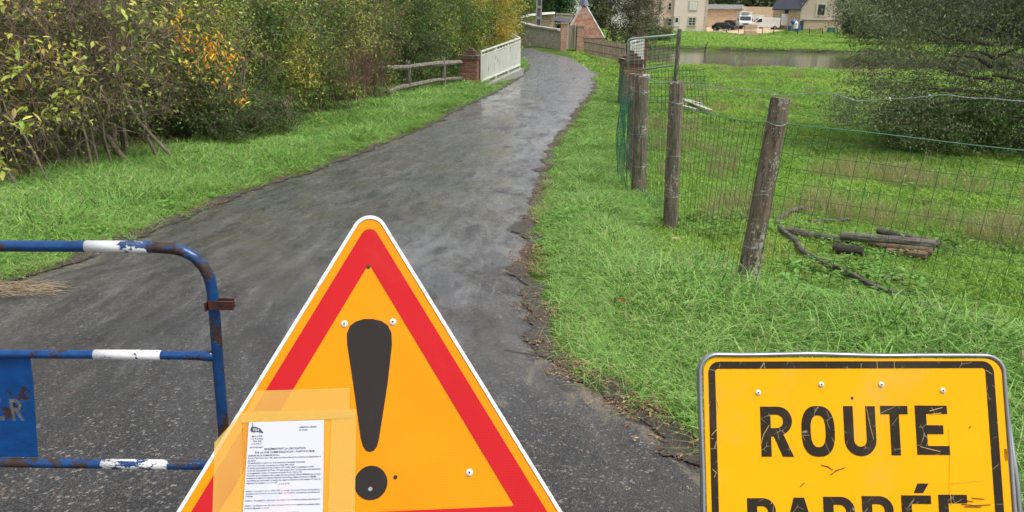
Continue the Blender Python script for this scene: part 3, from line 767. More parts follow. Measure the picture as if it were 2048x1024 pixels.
# ------------------------------------------------------------------ road signs and barrier in the foreground
class Plane:
    """a tilted board; local x right, y up, z out of its face; frame origin at a pixel and camera depth"""
    def __init__(s, px, py, depth, lean, turn=0.0):
        d = ray(px, py); s.o = CAM + d * depth               # d has unit length along FWD, so depth is along the view axis
        down = (-UP) * math.cos(lean) - FWD * math.sin(lean)
        rt = RIGHT.copy()
        rt = (rt * math.cos(turn) + down * math.sin(turn)); down = (down - rt * down.dot(rt)).normalized()
        s.x = rt.normalized(); s.y = -down; s.z = s.x.cross(s.y).normalized()
    def uv(s, px, py):
        d = ray(px, py); t = (s.o - CAM).dot(s.z) / d.dot(s.z); p = CAM + d * t - s.o
        return (p.dot(s.x), p.dot(s.y))
    def matrix(s):
        m_ = Matrix((s.x, s.y, s.z)).transposed().to_4x4(); m_.translation = s.o; return m_
    def w(s, u, v, h=0.0): return s.o + s.x * u + s.y * v + s.z * h

def sheet(name, polys, z0, z1, mat, parent, bevel=0.0):
    """flat shape with holes: polys = [outer, hole, ...] in local xy"""
    P = [[Vector((a, b_, 0)) for a, b_ in p] for p in polys]
    tr = tessellate_polygon(P); flat = [p for q in polys for p in q]; n = len(flat)
    V = [(a, b_, z1) for a, b_ in flat] + [(a, b_, z0) for a, b_ in flat]
    Fc = [tuple(t) for t in tr] + [tuple(n + i for i in t)[::-1] for t in tr]
    k = 0
    for q in polys:
        L = len(q)
        for i in range(L): a, b_ = k + i, k + (i + 1) % L; Fc.append((a, b_, n + b_, n + a))
        k += L
    mb = MB(); mb.add(V, Fc); return mb.build(name, mat, parent, local=True, bevel=bevel)

def arc(cx, cy, r, a0, a1, n=10):
    return [(cx + r * math.cos(R(a0 + (a1 - a0) * i / n)), cy + r * math.sin(R(a0 + (a1 - a0) * i / n))) for i in range(n + 1)]

def roundpoly(pts, rad, n=8):
    """polygon with rounded corners"""
    out = []; L = len(pts)
    rad = [rad] * L if np.isscalar(rad) else rad
    for i in range(L):
        p = Vector(pts[i]); a = (Vector(pts[i - 1]) - p).normalized(); b_ = (Vector(pts[(i + 1) % L]) - p).normalized()
        r = rad[i]; ang = a.angle(b_); d = r / math.tan(ang / 2)
        if r < 1e-5: out.append(tuple(p)); continue
        c = p + (a + b_).normalized() * (r / math.sin(ang / 2))
        s0 = p + a * d; s1 = p + b_ * d
        v0 = s0 - c; v1 = s1 - c; t = v0.angle_signed(v1)
        for k in range(n + 1):
            q = Matrix.Rotation(-t * k / n, 2) @ v0; out.append(tuple(c + q))
    return out

def worn(name, c, c2=None, rough=0.4, flake=None, flake_at=0.66, scale=14, dust=0.12, pattern=False, stretch=(1, 1, 1), spec=0.13, crack=None):
    """painted or filmed sheet with scratches and wear of its own"""
    mt, nt, b = newmat(name); v = coords(nt, 'Object', stretch)
    c2 = c2 or tuple(x * 0.86 for x in c)
    col = mixc(nt, ramp(nt, noi(nt, v, 5, 4), [(0.35, 0), (0.7, 1)]), c, c2)
    if pattern:
        vo = N(nt, 'ShaderNodeTexVoronoi', Scale=165.0, Randomness=0.0); nt.links.new(v, vo.inputs['Vector'])
        col = mixc(nt, ramp(nt, vo.outputs['Distance'], [(0.38, 0.0), (0.62, 0.45)]), col, tuple(x * 0.66 for x in c))
    if crack:
        vc = N(nt, 'ShaderNodeTexVoronoi', Scale=26.0); vc.feature = 'DISTANCE_TO_EDGE'
        nt.links.new(mapping(nt, v, noi(nt, v, 8, 3)), vc.inputs['Vector'])
        msk = math_(nt, 'MULTIPLY', ramp(nt, vc.outputs['Distance'], [(0.010, 1), (0.022, 0)]), ramp(nt, noi(nt, v, 16, 2), [(0.52, 0), (0.58, 1)]))
        col = mixc(nt, math_(nt, 'MULTIPLY', msk, 0.55), col, crack)
    if dust:
        col = mixc(nt, ramp(nt, noi(nt, v, 3.0, 7, 0.7), [(0.55, 0), (0.8, dust * 3)]), col, (0.35, 0.28, 0.18))
    if flake:
        col = mixc(nt, ramp(nt, noi(nt, v, scale, 6, 0.68), [(flake_at - 0.008, 0), (flake_at + 0.008, 1)]), col, flake)
    nt.links.new(col, b.inputs['Base Color']); b.inputs['Roughness'].default_value = rough; b.inputs['Specular IOR Level'].default_value = spec
    nh = noi(nt, v, 2.5, 2); bump(nt, b, nh, 0.006, 0.5)
    return mt

def mapping(nt, v, off):
    a = nt.nodes.new('ShaderNodeVectorMath'); a.operation = 'ADD'; cb = nt.nodes.new('ShaderNodeCombineXYZ')
    nt.links.new(math_(nt, 'MULTIPLY', off, 0.02), cb.inputs[0]); nt.links.new(math_(nt, 'MULTIPLY', off, 0.03), cb.inputs[1])
    nt.links.new(v, a.inputs[0]); nt.links.new(cb.outputs[0], a.inputs[1]); return a.outputs[0]

ORANGE = worn('orange_sheeting', (0.86, 0.29, 0.004), (0.80, 0.26, 0.004), 0.42, pattern=True, dust=0.03)
RED = worn('red_sheeting', (0.56, 0.016, 0.022), (0.52, 0.014, 0.02), 0.42, pattern=True, dust=0.03, flake=(0.75, 0.25, 0.04), flake_at=0.735, scale=22)
GREYBLACK = worn('grey_black_sheeting', (0.034, 0.028, 0.026), (0.028, 0.024, 0.022), 0.45, pattern=True, dust=0.03)
WHITE = surf('white_enamel', (0.78, 0.78, 0.77), (0.64, 0.64, 0.62), 0.4, 9, 0.0, c3=(0.5, 0.5, 0.48), lo=0.4, hi=0.9)
YELLOW = worn('yellow_film', (0.92, 0.43, 0.002), (0.90, 0.40, 0.002), 0.38, dust=0.10, flake=(0.42, 0.22, 0.03), flake_at=0.71, scale=30)
BLACKF = worn('black_lettering', (0.032, 0.024, 0.016), (0.026, 0.02, 0.014), 0.42, flake=(0.75, 0.42, 0.04), flake_at=0.715, scale=26, dust=0.05, crack=(0.45, 0.36, 0.22))
RIVET = surf('rivet_metal', (0.75, 0.75, 0.72), (0.6, 0.6, 0.58), 0.35, 30, 0.0)
STEEL = surf('steel_leg', (0.30, 0.31, 0.32), (0.18, 0.18, 0.18), 0.5, 9, 0.002, metal=0.6, c3=(0.16, 0.08, 0.04))

def rivets(S, root, pts, mat=RIVET, r=0.0085, name='rivet'):
    first = None
    for (px, py) in pts:
        u, v_ = S.uv(px, py)
        if first is None:
            mb = MB(); mb.tube([(0, 0, 0.0), (0, 0, 0.002), (0, 0, 0.0042)], [r, r, r * 0.55], 14)
            first = mb.build(name, mat, root, local=True); o = first
            hb = MB(); hb.cyl((0, 0, 0.0045), (0, 0, 1), r * 0.28, 0.0012, 8); h0 = hb.build('rivet_hole', M['black'], o, local=True); hm = h0.data
        else:
            o = first.copy(); link(o, root); h = h0.copy(); link(h, o)
        o.location = (u, v_, 0.0)

# --- triangular danger sign
T = Plane(740, 399, 1.944, R(16.5), R(-2.3))
tri = thing('warning_sign', 'orange triangular roadworks warning sign with red border and large black exclamation mark', 'road sign')
tri.matrix_world = T.matrix()
H_ = 0.866
def tripoly(inset, rad):
    # apex at the origin, pointing up, base at y = -H_
    c = (0, -H_ * 2 / 3); k = 1 - inset / (H_ / 3)
    pts = [(c[0] + (x - c[0]) * k, c[1] + (y - c[1]) * k) for x, y in ((0, 0), (0.5, -H_), (-0.5, -H_))]
    return roundpoly(pts, rad)
sheet('sign_panel', [tripoly(0.006, 0.040)], -0.006, 0.0, ORANGE, tri)
sheet('white_rim', [tripoly(0.0, 0.045), tripoly(0.0085, 0.0375)], -0.020, 0.0025, WHITE, tri)
a_ = T.uv(738, 527); y_in = a_[1]
ins_in = -(y_in) / 2.0                      # inset of the sharp inner apex along the axis is 2 * inset
outr = tripoly(0.030, 0.022); inn = tripoly(ins_in, 0.0001)
inn = tripoly(ins_in, 0.003)
sheet('red_border', [outr, inn], 0.0, 0.0012, RED, tri)
# exclamation mark from the photographed outline
bar = [T.uv(*p) for p in ((695, 690), (694, 668), (700, 652), (712, 643), (728, 638), (745, 638), (763, 642), (776, 651), (783, 666), (784, 690), (775, 770), (758, 878), (754, 893), (748, 901), (740, 904), (732, 901), (726, 892), (722, 878), (707, 770))]
sheet('exclamation_bar', [bar], 0.0, 0.0014, GREYBLACK, tri)
uc, vc = T.uv(742, 965.5); ur, _ = T.uv(775, 965.5)
sheet('exclamation_dot', [arc(uc, vc, ur - uc, 0, 350, 34)], 0.0, 0.0014, GREYBLACK, tri)
rivets(T, tri, [(689, 648), (786, 644), (939, 945)])
for px, py in ((737, 534), (791, 954)):
    mb = MB(); u, v_ = T.uv(px, py); mb.cyl((u, v_, 0.0), (0, 0, 1), 0.0048, 0.004, 10); mb.build('bolt_hole', M['black'], tri, local=True)
u, v_ = T.uv(741, 978); mb = MB(); mb.cyl((u, v_, 0.002), (0, 0, 1), 0.005, 0.003, 10); mb.build('screw', M['concrete'], tri, local=True)
# folding legs behind the board
Ti = T.matrix().inverted()
for sx in (-1, 1):
    top = T.w(sx * 0.10, -0.30, -0.03); gx_, gy_ = T.w(sx * 0.33, -1.1, -0.03).x, T.w(sx * 0.33, -1.1, -0.03).y
    lo = T.w(sx * 0.33, -1.0, -0.03); dd_ = lo - top; tt_ = (top.z - gz(gx_, gy_)) / (top.z - lo.z); ff_ = top + dd_ * tt_
    for nm, foot in (('front_leg', Vector((ff_.x, ff_.y, 0))), ('rear_leg', Vector((gx_ * 0.9, gy_ + 0.95, 0)))):
        foot.z = gz(foot.x, foot.y) + 0.03
        mb = MB(); mb.beam(Ti @ top, Ti @ foot, 0.025, 0.025); mb.build(nm, STEEL, tri, local=True)

# --- taped council notice
nb = thing('taped_notice', 'white printed council notice in plastic sleeve taped with translucent tape onto the orange triangle', 'notice')
nb.matrix_world = T.matrix()
def tapemat(name, c, alpha):
    mt, nt, b = newmat(name); v = coords(nt, 'Object')
    b.inputs['Base Color'].default_value = (*c, 1); b.inputs['Roughness'].default_value = 0.3
    nt.links.new(ramp(nt, noi(nt, v, 9, 5), [(0.3, alpha * 0.85), (0.75, min(1, alpha * 1.12))]), b.inputs['Alpha'])
    return mt
TAPE = tapemat('matt_tape', (0.90, 0.58, 0.12), 0.34); SLEEVE = tapemat('clear_sleeve', (0.92, 0.56, 0.05), 0.30)
def tp(name, px, z, mat): return sheet(name, [[T.uv(*p) for p in px][::-1]], z, z + 0.0006, mat, nb)
tp('plastic_sleeve', ((488, 822), (713, 822), (708, 1160), (470, 1160)), 0.0016, SLEEVE)
tp('tape_strip', ((514, 782), (700, 776), (699, 838), (483, 845)), 0.0024, TAPE)
tp('tape_strip', ((430, 885), (486, 822), (480, 1160), (422, 1160)), 0.0026, TAPE)
tp('tape_strip', ((664, 826), (713, 822), (708, 1160), (652, 1160)), 0.0030, TAPE)
tp('tape_strip', ((482, 827), (713, 819), (712, 836), (482, 846)), 0.0035, TAPE)
PAPER = surf('paper', (0.60, 0.61, 0.69), (0.57, 0.58, 0.66), 0.6, 3, 0.0)
mt, nt, b = newmat('printed_sheet'); v = coords(nt, 'Object')
p0 = T.uv(499, 845); p1 = T.uv(649, 840); p3 = T.uv(478, 1160); p2 = T.uv(645, 1160)
paper = sheet('paper_sheet', [[p3, p2, p1, p0]], 0.0040, 0.0044, PAPER, nb)
INK = plain('ink', (0.02, 0.02, 0.03), 0.6); INKG = plain('grey_ink', (0.06, 0.06, 0.08), 0.6)
tint_blue = plain('pale_blue_print', (0.61, 0.63, 0.74), 0.6); tint_pink = plain('pale_pink_print', (0.67, 0.62, 0.69), 0.6)
tp('map_tint', ((524, 1005), (520, 985), (530, 965), (545, 962), (556, 975), (560, 990), (545, 1005)), 0.0045, tint_blue)
tp('map_tint', ((524, 1007), (545, 1006), (561, 992), (558, 966), (572, 968), (592, 985), (590, 1060), (598, 1160), (505, 1160), (515, 1040)), 0.0045, tint_pink)
def text(body, px0, py0, px1, mat, parent, name='printed_line', z=0.0052, plane=T, h=None, under=False):
    """a line of type between two pixels on the sheet"""
    cu = bpy.data.curves.new(name, 'FONT'); cu.body = body; cu.resolution_u = 1; cu.size = 1.0; cu.offset = 0.018
    o = bpy.data.objects.new(name, cu); COL.objects.link(o); bpy.context.view_layer.update()
    me = bpy.data.meshes.new_from_object(o.evaluated_get(bpy.context.evaluated_depsgraph_get())); bpy.data.objects.remove(o)
    V = np.empty(len(me.vertices) * 3, np.float32); me.vertices.foreach_get('co', V); V = V.reshape(-1, 3)
    w_ = V[:, 0].max() - V[:, 0].min(); a = plane.uv(px0, py0); b_ = plane.uv(px1, py0 - 0.028 * (px1 - px0))
    L = math.hypot(b_[0] - a[0], b_[1] - a[1]); an = math.atan2(b_[1] - a[1], b_[0] - a[0]); k = L / w_; kh = k if h is None else h
    x = (V[:, 0] - V[:, 0].min()) * k; y = V[:, 1] * kh
    W = np.stack([a[0] + x * math.cos(an) - y * math.sin(an), a[1] + x * math.sin(an) + y * math.cos(an), np.full(len(x), z)], 1)
    me.vertices.foreach_set('co', W.astype(np.float32).ravel()); me.materials.clear(); me.materials.append(mat); me.name = name; me.update()
    q = bpy.data.objects.new(name, me); link(q, parent); return q
HT = 0.0085
for body, x0_, y0_, x1_, mt_ in (
    ("ARRETE DU MAIRE", 600, 856, 634, INK), ("N° 36-2022", 600, 861.5, 616, INK),
    ("Mairie de FLEE", 505, 874, 526, INKG), ("2 rue du Gemmage", 503, 879, 528, INKG), ("72500 - FLEE", 507, 884, 524, INKG), ("02 43 44 48 32", 504, 889.5, 524, INKG), ("mairie.flee@orange.fr", 501, 896, 527, INKG),
    ("REGLEMENTANT LA CIRCULATION", 530, 900, 612, INK), ("SUR LA VOIE COMMUNALE N°207 – PONT D'OURNE", 511, 907, 630, INK),
    ("LE MAIRE DE LA COMMUNE DE Flée", 498, 913, 560, INK), ("Vu la loi n°82-213 du 2 mars 1982 relative aux droits et libertés des communes, des départements et", 497, 918, 643, INK), ("des régions,", 497, 923, 514, INK),
    ("Vu l'article L2212.1 à L2213.6 du Code Général des Collectivités Territoriales,", 497, 928, 612, INK), ("Vu le Code de la Route, et notamment ses articles R44 et R225,", 497, 933, 590, INK),
    ("Vu l'arrêté interministériel du 24 novembre 1967 modifié, relatif à la signalisation routière,", 496, 938, 630, INK), ("Vu l'arrêté interministériel du 07 juin 1977 approuvant le livre 1 de l'instruction interministérielle", 496, 943, 642, INK),
    ("sur la signalisation routière et notamment ses articles 55, 63.1, 55.2 et 55.3,", 496, 948, 606, INK), ("Vu la visite de reconnaissance des ouvrages d'art par le bureau d'étude SIXENSE mise en avant", 495, 953, 642, INK),
    ("notamment et réglées au Programme National Ponts de France diligenté piloté par le CEREMA", 495, 958, 634, INK), ("Considérant que pour assurer la sécurité des usagers circulant sur la voie publique, il y a lieu de", 495, 963, 642, INK), ("réglementer la circulation sur la VC 207", 494, 968, 555, INK),
    ("A R R E T E", 559, 969, 580, INK),
    ("Article 1 – A compter du 1er juillet 2022, le tonnage du pont de l'Ourne est interdit à la", 493, 984, 641, INK), ("circulation pour assurer la sécurité des usagers. La dérogation sera autorisée aux piétons sur", 493, 989, 641, INK), ("l'ouvrage.", 493, 994, 508, INK),
    ("Article 2 – Une signalisation appropriée sera installée pour matérialiser la présente interdiction sur", 492, 1003, 641, INK), ("Article 3 – Les infractions aux dispositions du présent arrêté seront constatées et poursuivies suivant", 491, 1013, 641, INK), ("les lois et règlements en vigueur.", 491, 1018, 540, INK),
    ("Article 4 – Le présent arrêté sera affiché à chaque extrémité de la voie.", 491, 1028, 600, INK)):
    text(body, x0_, y0_, x1_, mt_, nb, h=0.0062 if mt_ is INK and (y0_ < 911 and y0_ > 898) else 0.0048)
lg = [T.uv(*p) for p in ((502, 861), (503, 856), (506, 853), (506, 846), (507, 846), (507.6, 853), (514, 854), (521, 857), (526, 862), (528, 867), (521, 865), (514, 864), (508, 865), (504, 864))]
sheet('town_emblem', [lg[::-1]], 0.0044, 0.0052, plain('emblem_ink', (0.06, 0.08, 0.08), 0.6), nb)
text("Flée", 508, 862.5, 520, PAPER, nb, name='emblem_lettering', z=0.0056)

# --- ROUTE BARREE sign
S = Plane(1400, 708, 1.956, R(7), R(0.35))
rb = thing('road_closed_sign', 'yellow rectangular sign reading ROUTE BARRÉE with black border, scratched, on grass verge', 'road sign')
rb.matrix_world = S.matrix()
W_, Hh = 0.802, 0.60
sheet('sign_panel', [roundpoly([(0.008, -0.008), (W_ - 0.008, -0.008), (W_ - 0.008, -Hh + 0.008), (0.008, -Hh + 0.008)], 0.040)], -0.004, 0.0, YELLOW, rb)
# metal rim as a bent bead with a small dent by the upper right corner
rimp = roundpoly([(0, 0), (W_, 0), (W_, -Hh), (0, -Hh)], 0.046)
mb = MB(); P3 = []
for i, (x_, y_) in enumerate(rimp): P3.append((x_, y_, 0.001 + 0.003 * noise.noise(Vector((x_ * 6, y_ * 6, 0)))))
def densify(P, d):
    out = []
    for i in range(len(P)):
        a = np.array(P[i]); b_ = np.array(P[(i + 1) % len(P)]); k = max(1, int(np.linalg.norm(b_ - a) / d))
        for j in range(k): out.append(a + (b_ - a) * j / k)
    return out
PD = densify(P3, 0.03); PD = [p + np.array([0.003 * noise.noise(Vector((p[0] * 5, p[1] * 5, 3))), 0.003 * noise.noise(Vector((p[0] * 5, p[1] * 5, 9))), 0]) for p in PD]
PD += [PD[0]]
mb.tube(PD, 0.0048, 8, cap=False); mb.build('metal_rim', M['galvanised'], rb, smooth=True, local=True)
mb = MB(); mb.tube([p + np.array([0, 0, -0.012]) for p in PD], 0.0062, 6, cap=False)
mb.build('rim_flange', M['galvanised'], rb, smooth=True, local=True)
o1 = roundpoly([S.uv(1416, 723), S.uv(1986, 722), (S.uv(1986, 722)[0], -Hh + 0.022), (S.uv(1416, 723)[0], -Hh + 0.022)], 0.030)
i1 = roundpoly([S.uv(1430, 737.5), S.uv(1970, 736), (S.uv(1970, 736)[0], -Hh + 0.042), (S.uv(1430, 737)[0], -Hh + 0.042)], 0.008)
sheet('black_border', [o1, i1], 0.0, 0.0010, BLACKF, rb)
def glyph(ch):
    if ch == 'R': return 0.66, [[(0, 0), (0, 1), (.36, 1)] + arc(.36, .715, .285, 80, -70, 12) + [(.66, 0), (.435, 0), (.265, .40), (.205, .40), (.205, 0)],
                                [(.205, .57), (.205, .84), (.33, .84)] + arc(.33, .705, .135, 80, -80, 8) + [(.33, .57)]]
    if ch == 'O': return 0.68, [[(.34 + .34 * (abs(math.cos(t)) ** .8) * (1 if math.cos(t) >= 0 else -1), .5 + .51 * (abs(math.sin(t)) ** .75) * (1 if math.sin(t) >= 0 else -1)) for t in np.linspace(0, 2 * math.pi, 37)[:-1]],
                                [(.34 + .155 * (abs(math.cos(t)) ** .8) * (1 if math.cos(t) >= 0 else -1), .5 + .32 * (abs(math.sin(t)) ** .75) * (1 if math.sin(t) >= 0 else -1)) for t in np.linspace(0, 2 * math.pi, 29)[:-1]]]
    if ch == 'U': return 0.64, [[(0, 1), (.19, 1), (.19, .32)] + [(.32 - .13 * math.cos(t), .32 - .14 * math.sin(t)) for t in np.linspace(0, math.pi, 12)] + [(.45, 1), (.64, 1), (.64, .32)] + [(.32 + .32 * math.cos(t), .32 - .33 * math.sin(t)) for t in np.linspace(0.1, math.pi, 16)]]
    if ch == 'T': return 0.56, [[(0, 1), (.56, 1), (.56, .83), (.375, .83), (.375, 0), (.185, 0), (.185, .83), (0, .83)]]
    if ch == 'E': return 0.60, [[(0, 0), (0, 1), (.59, 1), (.59, .83), (.20, .83), (.20, .60), (.50, .60), (.50, .42), (.20, .42), (.20, .18), (.60, .18), (.60, 0)]]
    if ch == 'B': return 0.62, [[(0, 0), (0, 1), (.33, 1)] + arc(.33, .745, .255, 80, -60, 8) + arc(.34, .265, .28, 60, -90, 10), [(.20, .60), (.20, .84), (.31, .84)] + arc(.31, .72, .12, 80, -80, 6) + [(.31, .60)], [(.20, .16), (.20, .44), (.31, .44)] + arc(.31, .30, .14, 80, -80, 6) + [(.31, .16)]]
    if ch == 'A': return 0.72, [[(0, 0), (.26, 1), (.46, 1), (.72, 0), (.51, 0), (.465, .19), (.255, .19), (.21, 0)], [(.295, .36), (.425, .36), (.36, .74)]]
def letter(ch, pxa, pxb, yt, yb, acc=False):
    a = S.uv(pxa, yt); b_ = S.uv(pxb, yt); w_, polys = glyph(ch)
    h = S.uv((pxa + pxb) / 2, yt)[1] - S.uv((pxa + pxb) / 2, yb)[1]; k = (b_[0] - a[0]) / w_
    x0_ = (a[0] + S.uv(pxa, yt)[0]) / 2; y0_ = a[1] - h
    o = sheet('letter', [[(x0_ + x * k, y0_ + y * h) for x, y in p] for p in polys], 0.0, 0.0012, BLACKF, rb)
    if acc: sheet('accent', [[(x0_ + x * k, y0_ + y * h) for x, y in ((.26, 1.05), (.34, 1.24), (.56, 1.24), (.44, 1.05))]], 0.0, 0.0012, BLACKF, rb)
for ch, a, b_ in (('R', 1520, 1584), ('O', 1601, 1667), ('U', 1686, 1749), ('T', 1760, 1814), ('E', 1829, 1894)): letter(ch, a, b_, 813 - (a - 1520) * 0.007, 913 - (a - 1520) * 0.012)
for ch, a, b_, ac in (('B', 1494, 1554, 0), ('A', 1560, 1635, 0), ('R', 1646, 1710, 0), ('R', 1723, 1787, 0), ('E', 1802, 1862, 1), ('E', 1876, 1934, 0)): letter(ch, a, b_, 996 - (a - 1494) * 0.018, 1096 - (a - 1494) * 0.018, ac)
rivets(S, rb, [(1516, 785), (1642, 769), (1762, 769), (1885, 781)], r=0.0072)
mb = MB(); u, v_ = S.uv(1704, 796); mb.cyl((u, v_, 0), (0, 0, 1), 0.0035, 0.003, 8); mb.build('bolt_hole', M['black'], rb, local=True)
Si = S.matrix().inverted()
def marks(name, lines, w, mat, z=0.0016):
    for L_ in lines:
        P = [S.uv(*p) for p in L_]; mb = MB(); mb.tube([(a, b_, z) for a, b_ in P], [w * (0.4 + 0.6 * math.sin(math.pi * (i + .5) / len(P))) for i in range(len(P))], 4); mb.build(name, mat, rb, local=True)
marks('scratch', [((1731, 813), (1735, 828), (1738, 845), (1741, 858), (1745, 872), (1747, 880)), ((1521, 890), (1527, 868), (1538, 850)), ((1423, 870), (1434, 858)), ((1753, 722), (1754, 737)), ((1788, 722), (1788, 737)), ((1434, 800), (1437, 815), (1433, 830)), ((1424, 938), (1432, 945), (1428, 955)), ((1840, 893), (1862, 899), (1880, 903)), ((1862, 815), (1868, 824)), ((1858, 822), (1884, 815)), ((1862, 828), (1882, 826)), ((1971, 740), (1983, 748)), ((1541, 1008), (1547, 1000)), ((1900, 990), (1902, 1010))], 0.0008, surf('scratch_paint', (.85, .55, .12), (.75, .5, .2), .6, 30, 0))
marks('dark_scuff', [((1925, 1000), (1945, 1003)), ((1922, 1008), (1952, 1011), (1980, 1009)), ((1928, 1013), (1962, 1014)), ((1943, 996), (1968, 998)), ((1660, 950), (1672, 941), (1690, 935)), ((1642, 930), (1655, 933), (1666, 940)), ((1600, 973), (1608, 966)), ((1938, 856), (1941, 852))], 0.0011, BLACKF)
marks('crease', [((1897, 860), (1899, 900), (1898, 990)), ((1900, 967), (1968, 960))], 0.0005, surf('crease_line', (.72, .34, .004), (.68, .32, .004), .6, 30, 0))
# thin folding stand behind, its right tube shows beside the board
mb = MB(); mb.tube([Si @ S.w(W_ + 0.004, -0.09, -0.02), Si @ S.w(W_ + 0.030, -0.33, -0.03), Si @ S.w(W_ + 0.034, -Hh - 0.25, -0.03)], 0.008, 8); mb.build('stand_tube', M['galvanised'], rb, smooth=True, local=True)
for sx in (0.22, W_ - 0.22):
    for nm, dy in (('front_leg', 0.0), ('rear_leg', 0.45)):
        top = S.w(sx, -0.15, -0.025); ft = S.w(sx, -0.9, -0.02); tt_ = (top.z - gz(ft.x, ft.y)) / (top.z - ft.z); ft = top + (ft - top) * tt_; foot = Vector((ft.x, ft.y + dy, 0)); foot.z = gz(foot.x, foot.y) + 0.02
        mb = MB(); mb.beam(Si @ top, Si @ foot, 0.022, 0.022); mb.build(nm, STEEL, rb, local=True)
mb = MB(); p_ = S.uv(2008, 905); mb.box((p_[0] + 0.008, p_[1] - 0.006, -0.002), (0.016, 0.03, 0.004)); mb.build('tape_scrap', surf('brown_tape', (0.35, 0.17, 0.06), (0.25, 0.12, 0.05), 0.4, 20, 0.0), rb, local=True)

# --- blue and white steel crowd barrier
def rusty(name, c, c2, rustc=(0.055, 0.026, 0.017), at_=0.56, scale=12.0, stretch=(1, 1, 1)):
    mt, nt, b = newmat(name); v = coords(nt, 'World', stretch)
    col = mixc(nt, ramp(nt, noi(nt, v, 20, 5), [(0.4, 0), (0.7, 1)]), c, c2)
    n_ = noi(nt, v, scale, 8, 0.72); msk = ramp(nt, n_, [(at_ - 0.012, 0), (at_ + 0.012, 1)])
    rc = mixc(nt, ramp(nt, noi(nt, v, 40, 4), [(0.4, 0), (0.7, 1)]), rustc, tuple(x * 0.45 for x in rustc))
    nt.links.new(mixc(nt, msk, col, rc), b.inputs['Base Color']); nt.links.new(math_(nt, 'MULTIPLY_ADD', msk, 0.35, 0.28), b.inputs['Roughness'])
    bump(nt, b, math_(nt, 'SUBTRACT', noi(nt, v, 60, 3), math_(nt, 'MULTIPLY', msk, 0.8)), 0.0015, 0.8); return mt
BLUE = rusty('blue_rusty_paint', (0.007, 0.065, 0.235), (0.004, 0.04, 0.15))
BLUER = rusty('blue_very_rusty_paint', (0.009, 0.06, 0.20), (0.006, 0.035, 0.13), at_=0.545, scale=12)
BLUEP = rusty('blue_plate_paint', (0.004, 0.085, 0.31), (0.004, 0.055, 0.22), at_=0.60, scale=11)
FLAKE = rusty('flaking_white_band', (0.80, 0.80, 0.80), (0.70, 0.70, 0.72), rustc=(0.012, 0.06, 0.20), at_=0.525, scale=19, stretch=(0.55, 1, 1))
FLAKE2 = rusty('white_band', (0.80, 0.80, 0.80), (0.72, 0.72, 0.73), rustc=(0.012, 0.06, 0.20), at_=0.565, scale=15, stretch=(0.6, 1, 1))
RUST = rusty('rust', (0.10, 0.038, 0.025), (0.055, 0.024, 0.018), at_=0.6)
YB = 1.95
def B(px, py, dy=0): p = at(px, py, YB + dy); return p
base = B(440, 800); base.z = gz(base.x, YB)
cb = thing('crowd_barrier', 'blue rusty tubular steel crowd barrier with worn white bands, left foreground', 'barrier', tuple(base))
RT = 0.0158
foot = B(449, 900); fdir = (B(447, 860) - B(430, 600)); foot2 = B(447, 860) + fdir * ((gz(base.x, YB) + 0.015 - B(447, 860).z) / fdir.z)
left_top = B(-900, 470)
pts = [left_top, B(-300, 486), B(0, 492), B(200, 493), B(315, 495)]
cpx = [(345, 497), (368, 503), (390, 515), (408, 534), (419, 556), (425, 585)]
mb = MB(); mb.tube(pts + [B(*p) for p in cpx] + [B(430, 640), B(437, 740), B(447, 860), foot2], RT, 14); tr_ = mb.build('top_and_side_tube', BLUER, cb, smooth=True)
mb = MB(); mb.tube([B(-900, 690), B(0, 708), B(200, 709), B(375, 711), B(398, 711), B(420, 712), B(431, 712)], [RT * .82] * 4 + [RT * .9, RT * 1.05, RT * 1.0], 14); mb.build('middle_rail', BLUE, cb, smooth=True)
mb = MB(); mb.tube([B(-900, 905), B(0, 925), B(210, 928), B(449, 931)], RT * 0.9, 14); mb.build('lower_rail', BLUER, cb, smooth=True)
for (a, c_, r_, mt_) in (((173, 492.6), (297, 494.6), RT, FLAKE), ((190, 709), (323, 710.4), RT * .86, FLAKE2), ((205, 927.9), (337, 929.3), RT * .9, FLAKE)):
    mb = MB(); mb.tube([B(*a), B((a[0] + c_[0]) / 2, (a[1] + c_[1]) / 2), B(*c_)], r_ + 0.0014, 16); mb.build('white_band', mt_, cb, smooth=True)
# left upright and feet, outside the picture
lx = B(-880, 480); mb = MB(); mb.tube([lx, Vector((lx.x, YB, gz(lx.x, YB) + 0.015))], RT, 12); mb.build('side_post', BLUER, cb, smooth=True)
for X_ in (lx.x, foot2.x):
    mb = MB(); z_ = gz(X_, YB); mb.tube([(X_, YB - 0.28, z_ + 0.012), (X_, YB - 0.2, z_ + 0.05), (X_, YB + 0.2, z_ + 0.04), (X_, YB + 0.28, z_ + 0.0)], 0.013, 8); mb.build('foot', BLUER, cb, smooth=True)
